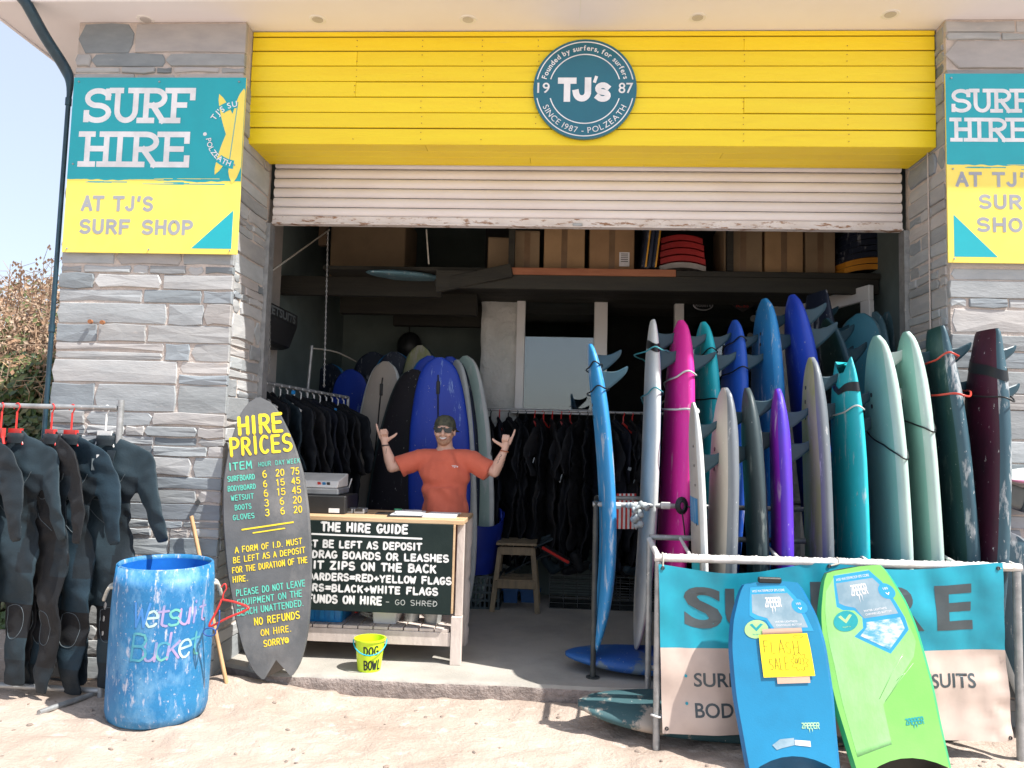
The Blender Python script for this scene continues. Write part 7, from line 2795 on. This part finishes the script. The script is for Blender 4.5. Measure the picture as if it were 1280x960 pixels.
carton('plain cardboard box on the loft beside the post', 642, 673, 6.42, .34, .35, 2, .06)
carton('light brown cardboard box on the loft, second from the post', 680, 731, 6.40, .42, .4, 1)
t, c_, w = carton('brown cardboard box with a white label on the loft', 737, 793, 6.38, .40, .4, 0)
lb = V(c_.x + w * .28, 6.378, c_.z - .10)
MB().box(lb, (.085, .003, .12)).build('address_label', m_paper, t)
for k in range(5):
    MB().box(lb + V(0, -.002, .045 - .016 * k), (.06, .001, .006)).build('label_line', m_blacks, t)
carton('cardboard box leaning at the dark left end of the loft', 608, 638, 6.5, .30, .3, 2, .1, False)
carton('wide cardboard box right of the red bodyboards', 905, 953, 6.40, .44, .45, 2)
carton('cardboard box in the middle of the right loft row', 956, 1004, 6.42, .40, .45, 1)
carton('cardboard box nearest the black and orange boards', 1007, 1044, 6.42, .42, .45, 2)


def mini_board(label, c, w, dep, mats_, group, curve=.05, rot=0.0, name='bodyboard', thick=.045, tilt=0.0):
    "bodyboard lying on its face seen from the nose end"
    t = thing(name, label, 'bodyboard', c, group)
    c = Vector(c)
    mb = MB()
    n_ = 14
    nd = 5
    R_ = Euler((tilt, rot, 0)).to_matrix()
    for layer in (1, -1):
        for j in range(nd + 1):
            y = dep * j / nd
            sw = w / 2 * (.78 + .22 * min(1, y / .25))
            for i in range(n_ + 1):
                a = -1 + 2 * i / n_
                mb.v.append(c + R_ @ V(a * sw, y, curve * (1 - a * a) + layer * thick / 2))
    W2_ = n_ + 1
    tot = W2_ * (nd + 1)
    for j in range(nd):
        for i in range(n_):
            a = j * W2_ + i
            mb.f += [[a, a + 1, a + W2_ + 1, a + W2_], [tot + a, tot + a + W2_, tot + a + W2_ + 1, tot + a + 1]]
            mb.mi += [0, 1]
    for i in range(n_):
        mb.f += [[i, tot + i, tot + i + 1, i + 1], [nd * W2_ + i, nd * W2_ + i + 1, tot + nd * W2_ + i + 1, tot + nd * W2_ + i]]
        mb.mi += [2, 2]
    for j in range(nd):
        a, b = j * W2_, (j + 1) * W2_
        mb.f += [[a, b, tot + b, tot + a], [a + n_, tot + a + n_, tot + b + n_, b + n_]]
        mb.mi += [2, 2]
    mb.build('foam_body', mats_, t, smooth='angle')
    return t


m_bred = mat('foam_red', (.42, .02, .02), (.34, .015, .015), rough=.5)
m_bgreen = mat('foam_green', (.04, .28, .08), rough=.5)
m_bwhite = mat('foam_pale', (.42, .40, .38), rough=.5)
xa_, xb_ = at(816, 320, 6.40).x, at(890, 320, 6.40).x
ord_ = ['lowest', 'second lowest', 'middle', 'second highest', 'topmost']
for k in range(5):
    mini_board('%s bodyboard of the red stack on the loft' % ord_[k], V((xa_ + xb_) / 2 + .004 * (k % 2), 6.38 + .012 * k, LZ + .028 + .062 * k), xb_ - xa_ - .012 * k, .7, [m_bred if k < 4 else m_bgreen, m_bwhite if k == 0 else m_bred, m_bwhite if k == 0 else m_bred],
               'red bodyboards stacked on the loft', .035)

for k in range(3):
    c_ = at(801 + 6 * k, 330, 6.45)
    t = thing('bodyboard', ['yellow edged dark board standing by the red stack', 'dark board standing by the red stack', 'dark board with yellow edge nearest the red stack'][k], 'bodyboard', V(c_.x, 6.45, LZ), 'dark boards standing on the loft')
    MB().bar(V(c_.x, 6.46, LZ), V(c_.x + .05, 6.46, LZ + .45), .035, .5, up=(0, 1, 0)).build('foam_body', B_['navy'], t, bevel=.008)
    if k != 1:
        MB().bar(V(c_.x + .012, 6.205, LZ), V(c_.x + .062, 6.205, LZ + .45), .012, .012, up=(0, 1, 0)).build('edge', mat('amber', (.60, .30, .02), rough=.5), t)
xa_, xb_ = at(1046, 320, 6.35).x, at(1126, 320, 6.35).x
m_amber = mat('foam_orange', (.62, .26, .02), (.55, .22, .02), rough=.5)
for k in range(7):
    mini_board('%s bodyboard of the black and orange stack on the loft' % ['lowest', 'second', 'third', 'fourth', 'fifth', 'sixth', 'topmost'][k], V((xa_ + xb_) / 2 + .012 * k, 6.33 + .0 * k, LZ + .028 + .053 * k), (xb_ - xa_) * 1.02, .8,
               [m_blacks if k > 1 else m_amber, m_blacks, B_['navy'] if k > 1 else m_amber], 'black and orange bodyboards stacked on the loft', .03, -.05)
# surfboard slung under the loft roof at the left
bd = Board(at(462, 335, 6.0), at(575, 352, 6.6) + V(0, .9, .1), .5, .06, V(.05, .25, -1), 'round', .03)
t = thing('surfboard', 'pale blue surfboard slung flat under the roof at the left', 'surfboard', at(510, 340, 6.2))
bd.body('board_body', [B_['gblue'], B_['gblue'], B_['gblue']], t)
MB().tube([at(533, 287, 6.0), at(536, 330, 6.05)], .006, 6).build('sling', m_rope, t)
MB().box(V(-1.75, 7.2, LZ + .32), (.7, .6, .6)).build('dark_trunk', m_card[2], None, bevel=.01)
setp(bpy.data.objects['dark_trunk'], 'big dim carton on the left end of the loft', 'box')
# red striped towel on the rack
tw_ = thing('striped_towel', 'red and white striped towel hung behind the dark rack', 'towel', at(782, 640, 5.9))
for k in range(9):
    a_, b2_ = at(771 + 2.7 * k, 617, 5.9), at(771 + 2.7 * k, 661, 5.9)
    MB().b2((a_.x, 5.9 - .006 * (k % 2), b2_.z), (a_.x + .0165, 5.915 - .006 * (k % 2), a_.z)).build('stripe', m_red if k % 2 == 0 else m_paper, tw_)
# ------------------------------------------------------------------ the man behind the counter
PY = 5.93
PX = at(556, 600, PY).x
pm = thing('person', 'smiling person in an orange-red T-shirt and backwards cap behind the counter, arms raised in shakas', 'person', V(PX, PY, SLAB))
m_skin = mat('skin', (.70, .46, .36), (.64, .40, .30), .4, .65, 9, rough=.5, bump=.05, bscale=120, spec=.4)
m_shirt = mat('shirt_orange', (.68, .155, .09), (.62, .135, .078), .4, .65, 6, rough=.85, bump=.35, bscale=14, bdist=.02, sheen=.1)
m_cap = mat('cap_camo', (.085, .085, .055), (.045, .05, .035), .45, .55, 30, rough=.85, bump=.2)
m_hair = mat('hair_brown', (.09, .055, .03), (.06, .035, .02), .4, .6, 60, rough=.7, bump=.3, bscale=200)
m_beard = mat('stubble', (.44, .26, .17), (.36, .20, .13), .4, .6, 90, rough=.75, bump=.3, bscale=260)
m_short = mat('shorts_pink', (.42, .20, .17), rough=.85, bump=.2)


def M_(px, py, dy=0.0):
    return at(px, py, PY + dy)


hc = M_(556, 539, -.02)                      # middle of the head
W1 = .0062
neck = M_(556.5, 561, .0)
shL, shR = M_(526, 573.5, .01), M_(588, 574.5, .01)
elL, elR = M_(490, 584, -.03), M_(618, 590, -.03)
wrL, wrR = M_(481, 555, -.06), M_(631, 562, -.06)
chest = M_(556, 592, .0)
waist = M_(556, 632, .0)
hip = V(waist.x, PY, SLAB + .86)
pr = [('ell', hc + V(0, .012, .022), (.068, .094, .092)), ('ell', hc + V(0, -.014, -.030), (.058, .076, .070)), ('ell', hc + V(0, -.040, -.078), (.040, .042, .036)),
      ('cap', hc + V(0, .02, -.06), neck + V(0, .015, -.03), .056, .062), ('cap', hc + V(0, -.088, .012), hc + V(0, -.106, -.022), .010, .0155),
      ('ell', hc + V(0, -.085, .028), (.05, .02, .014)), ('ell', hc + V(-.038, -.066, -.022), (.026, .024, .022)), ('ell', hc + V(.038, -.066, -.022), (.026, .024, .022)),
      ('ell', hc + V(0, -.082, -.052), (.030, .016, .012)),
      ('ell', hc + V(-.073, .015, -.005), (.012, .020, .032)), ('ell', hc + V(.073, .015, -.005), (.012, .020, .032)),
      ('ell', chest, (.175, .10, .19)), ('ell', waist, (.15, .095, .2)), ('ell', hip, (.165, .105, .15)), ('cap', shL, shR, .065, .065), ('cap', neck + V(0, .02, -.05), chest, .09, .1)]
for (s_, e_, w_) in ((shL, elL, wrL), (shR, elR, wrR)):
    pr += [('cap', s_, e_, .052, .041), ('cap', e_, e_.lerp(w_, .35), .042, .043), ('cap', e_.lerp(w_, .35), w_, .043, .026)]
for sg in (-1, 1):
    kx = V(PX + sg * .10, PY - .01, SLAB + .47)
    ax = V(PX + sg * .12, PY + .02, SLAB + .07)
    pr += [('cap', hip + V(sg * .085, 0, -.03), kx, .085, .056), ('cap', kx, kx.lerp(ax, .35) + V(0, .02, 0), .055, .056), ('cap', kx.lerp(ax, .35) + V(0, .02, 0), ax, .056, .036), ('cap', ax + V(0, 0, -.03), ax + V(sg * .03, -.16, -.045), .036, .030)]


def hand(w, up, thumb_dir):
    "shaka: thumb and little finger out, three fingers folded; palm to the camera"
    up = up.normalized()
    side = thumb_dir.normalized()
    f = V(0, -1, 0)
    out = []
    palm = w + up * .050
    out += [('cap', w, palm - up * .01, .025, .03)]
    for k in (-1, -.35, .35, 1):
        out.append(('cap', w + up * .022 + side * .013 * k, w + up * .088 + side * .027 * k, .014, .0125))
    # folded index, middle, ring
    for k, l in ((1, .95), (.35, 1.05), (-.35, 1.0)):
        kn = w + up * .092 + side * .027 * k
        p1 = kn + up * .014 * l + f * .026
        p2 = p1 - up * .030 * l + f * .008
        p3 = p2 - up * .016 - f * .018
        out += [('cap', kn, p1, .0115, .0105), ('cap', p1, p2, .0105, .0095), ('cap', p2, p3, .0095, .009)]
    # little finger out
    kn = w + up * .083 - side * .034
    q1 = kn + (up * .9 - side * .22) * .034
    q2 = q1 + (up * 1.0 - side * .18) * .026
    q3 = q2 + (up * 1.0 - side * .1) * .020
    out += [('cap', w + up * .05 - side * .026, kn, .013, .0115), ('cap', kn, q1, .0115, .0095), ('cap', q1, q2, .0095, .0088), ('cap', q2, q3, .0088, .007)]
    # thumb out to the side
    t0 = w + up * .028 + side * .024
    t1 = t0 + (side * .85 + up * .35 + f * .25) * .036
    t2 = t1 + (side * 1.0 + up * .42) * .030
    t3 = t2 + (side * .9 + up * .62) * .022
    out += [('cap', t0, t1, .0155, .0125), ('cap', t1, t2, .0125, .011), ('cap', t2, t3, .011, .008)]
    return out


upL = (M_(478.5, 534, -.06) - wrL)
upR = (M_(635, 541, -.06) - wrR)
pr += hand(wrL, upL, V(1, -.1, .15))
pr += hand(wrR, upR, V(-1, -.1, .10))
blob('body', pr, .0045, m_skin, pm, 3)
# clothes
tp_ = []
tp_ += [('ell', chest + V(0, .0, .0), (.196, .122, .205)), ('ell', chest + V(0, 0, -.13), (.182, .12, .2)), ('ell', waist + V(0, 0, -.03), (.182, .122, .20)), ('cone', chest + V(0, 0, -.1), V(waist.x, PY, hip.z + .02), .155, .172),
        ('cap', shL + V(.03, 0, .002), shR + V(-.03, 0, .002), .080, .080), ('cone', neck + V(0, .01, -.012), neck + V(0, .01, -.10), .066, .13)]
for s_, e_ in ((shL, elL), (shR, elR)):
    d_ = (e_ - s_)
    tp_ += [('cone', s_ - d_ * .05, s_ + d_ * .80 - V(0, 0, .012), .080, .086)]


def shirt_def(co):
    x, y, z = co
    k = .007 * sin(z * 26 + x * 30 + 6 * mnoise.noise((x * 4, 1, z * 4))) + .012 * mnoise.noise((x * 7, y * 5, z * 6)) + .006 * mnoise.noise((x * 16, y * 9, z * 12))
    c_ = Vector((PX, PY, z))
    d_ = Vector((x, y, z)) - c_
    l = max(.05, d_.length)
    return co + d_ / l * k


sh_ = blob('t_shirt', tp_, .008, m_shirt, pm, 14, shirt_def)
MB().tube([neck + V(.067 * cos(t), .008 + .062 * sin(t), -.016 - .014 * (-sin(t))) for t in [2 * pi * k / 28 for k in range(28)]], .009, 8, closed=True).build('collar', m_shirt, sh_, smooth=True)
lgp = M_(568, 583.5, -.16)
print_text('chest_print', "TJ's", .03, V(lgp.x - .025, PY - .128, lgp.z - .008), (1, 0, 0), (0, 0, 1), m_whiteprint, sh_, fit=.05, fith=.018, bold=.001, lift=.006)
sp = [('ell', hip + V(0, 0, .03), (.182, .122, .15))]
for sg in (-1, 1):
    sp.append(('cone', hip + V(sg * .085, 0, .0), V(PX + sg * .105, PY - .01, SLAB + .50), .105, .098))
blob('shorts', sp, .012, m_short, pm, 4)
# cap worn backwards
mb = MB()
n = 28
prof = [(.089, -.004), (.092, .012), (.090, .040), (.080, .070), (.060, .092), (.034, .104), (.0, .108)]
mb.lathe(hc + V(0, .008, .018), prof, n, Euler((radians(-4), 0, 0)).to_matrix(), .92, 1.12)
cap_ = mb.build('cap', m_cap, pm, smooth=True)
mb = MB()
mb.tube([hc + V(.084 * cos(t), .008 + .102 * sin(t), .020 + .004 * sin(t)) for t in [2 * pi * k / 28 for k in range(28)]], .008, 8, closed=True)
mb.build('band', m_cap, cap_, smooth=True)
# arch opening over the forehead with hair in it
mb = MB()
N = 12
P_ = []
for k in range(N + 1):
    a = pi * k / N
    P_.append(hc + V(.042 * cos(a), -.094 + .030 * sin(a) * .9, .030 + .040 * sin(a)))
cpt = hc + V(0, -.099, .030)
mb.add([cpt] + P_, [(0, k + 1, k + 2) for k in range(N)])
mb.build('forehead_gap', m_hair, cap_, smooth=True)
MB().tube(P_, .005, 6).build('gap_trim', m_cap, cap_, smooth=True)
mb = MB()      # peak at the back
for j in range(2):
    for k in range(13):
        a = radians(52 + 76 * k / 12)
        r = .10 + .07 * j
        mb.v.append(hc + V(.9 * r * cos(a), .01 + r * 1.08 * sin(a), .018 - .02 * j))
for k in range(12):
    mb.f.append([k, k + 1, 13 + k + 1, 13 + k])
    mb.mi.append(0)
o = mb.build('peak', m_cap, cap_, smooth=True)
o.modifiers.new('t', 'SOLIDIFY').thickness = .006
# hair at the sides
blob('hair', [('ell', hc + V(-.066, .03, .012), (.018, .045, .03)), ('ell', hc + V(.066, .03, .012), (.018, .045, .03)), ('ell', hc + V(0, .075, -.01), (.06, .03, .05))], .008, m_hair, pm, 3)
# beard and moustache as a close layer
blob('beard', [('ell', hc + V(0, -.046, -.080), (.043, .042, .036)), ('cap', hc + V(-.058, -.012, -.03), hc + V(-.03, -.046, -.075), .016, .024), ('cap', hc + V(.058, -.012, -.03), hc + V(.03, -.046, -.075), .016, .024),
               ('cap', hc + V(-.026, -.082, -.040), hc + V(.026, -.082, -.040), .0085, .0085), ('ell', hc + V(0, -.076, -.078), (.028, .012, .014))], .006, m_beard, pm, 2)
mb = MB()
pts = [hc + V(.026 * t, -.0985 + .011 * t * t, -.0575 + .010 * t * t) for t in [-1 + k / 5 for k in range(11)]]
mb.tube(pts, [.002 + .0055 * (1 - abs(-1 + k / 5)) ** .6 for k in range(11)], 8)
mb.build('smile', m_whiteplas, pm, smooth=True)
mb = MB()
pts2 = [p + V(0, .001, -.0085 + .004 * abs(-1 + k / 5)) for k, p in enumerate(pts)]
mb.tube(pts2, .0042, 6)
mb.build('lip', mat('lip', (.45, .17, .14), rough=.5), pm, smooth=True)
sg_ = bpy.data.objects.new('sunglasses', None)
COL.objects.link(sg_)
sg_.location = hc + V(0, -.1, .01)
setp(sg_, 'black sunglasses worn by the person behind the counter', 'sunglasses')
for sgn in (-1, 1):
    mb = MB()
    P_ = []
    for (x, z) in ((.008, .017), (.062, .021), (.070, .012), (.064, -.018), (.050, -.026), (.022, -.024), (.010, -.012)):
        P_.append((x * sgn, z))
    P_ = [(p.x, p.y) for p in curve_pts([(a, b, 0) for a, b in P_], 4, True)]
    if sgn < 0:
        P_ = P_[::-1]
    vs_ = [hc + V(x, -.106 + 5.2 * x * x, .012 + z) for x, z in P_] + [hc + V(x, -.098 + 5.2 * x * x, .012 + z) for x, z in P_]
    m = len(P_)
    mb.add(vs_, [list(range(m)), list(range(m, 2 * m))[::-1]] + [(i, m + i, m + (i + 1) % m, (i + 1) % m) for i in range(m)])
    mb.build('lens', mat('dark_lens', (.006, .008, .012), rough=.06, bump=0, coat=.5), sg_, smooth='angle')
    MB().tube([hc + V(sgn * .070, -.080, .022), hc + V(sgn * .084, -.03, .020), hc + V(sgn * .084, .02, .016)], .0035, 6).build('temple', m_blacks, sg_)
MB().tube([hc + V(-.012, -.106, .024), hc + V(.012, -.106, .024)], .004, 6).build('bridge', m_blacks, sg_)
# wrist bands
for (w_, u_, m2) in ((wrL, upL, m_leash), (wrR, upR, mat('orange_band', (.40, .12, .05), rough=.6))):
    u_ = u_.normalized()
    a_ = u_.cross(V(0, 1, 0)).normalized()
    b_ = u_.cross(a_)
    c_ = w_ - u_ * .012
    MB().tube([c_ + (a_ * cos(t) + b_ * sin(t)) * .031 for t in [2 * pi * k / 18 for k in range(18)]], .0045, 6, closed=True).build('wrist_band', m2, pm, smooth=True)
# forearm tattoo lines
mb = MB()
for k in range(3):
    p = elR.lerp(wrR, .45 + .14 * k) + V(-.006, -.0395 + .003 * k, 0)
    mb.tube(curve_pts([p + V(-.008, 0, -.01), p + V(.004, -.0015, 0), p + V(-.002, 0, .012)], 4), .0015, 4)
p = elL.lerp(wrL, .7) + V(0, -.0355, 0)
mb.tube([p + V(0, 0, -.02), p + V(.003, 0, .02)], .0016, 4)
mb.build('tattoo_lines', mat('tattoo', (.10, .10, .12), rough=.6), pm)['kind'] = 'stuff'
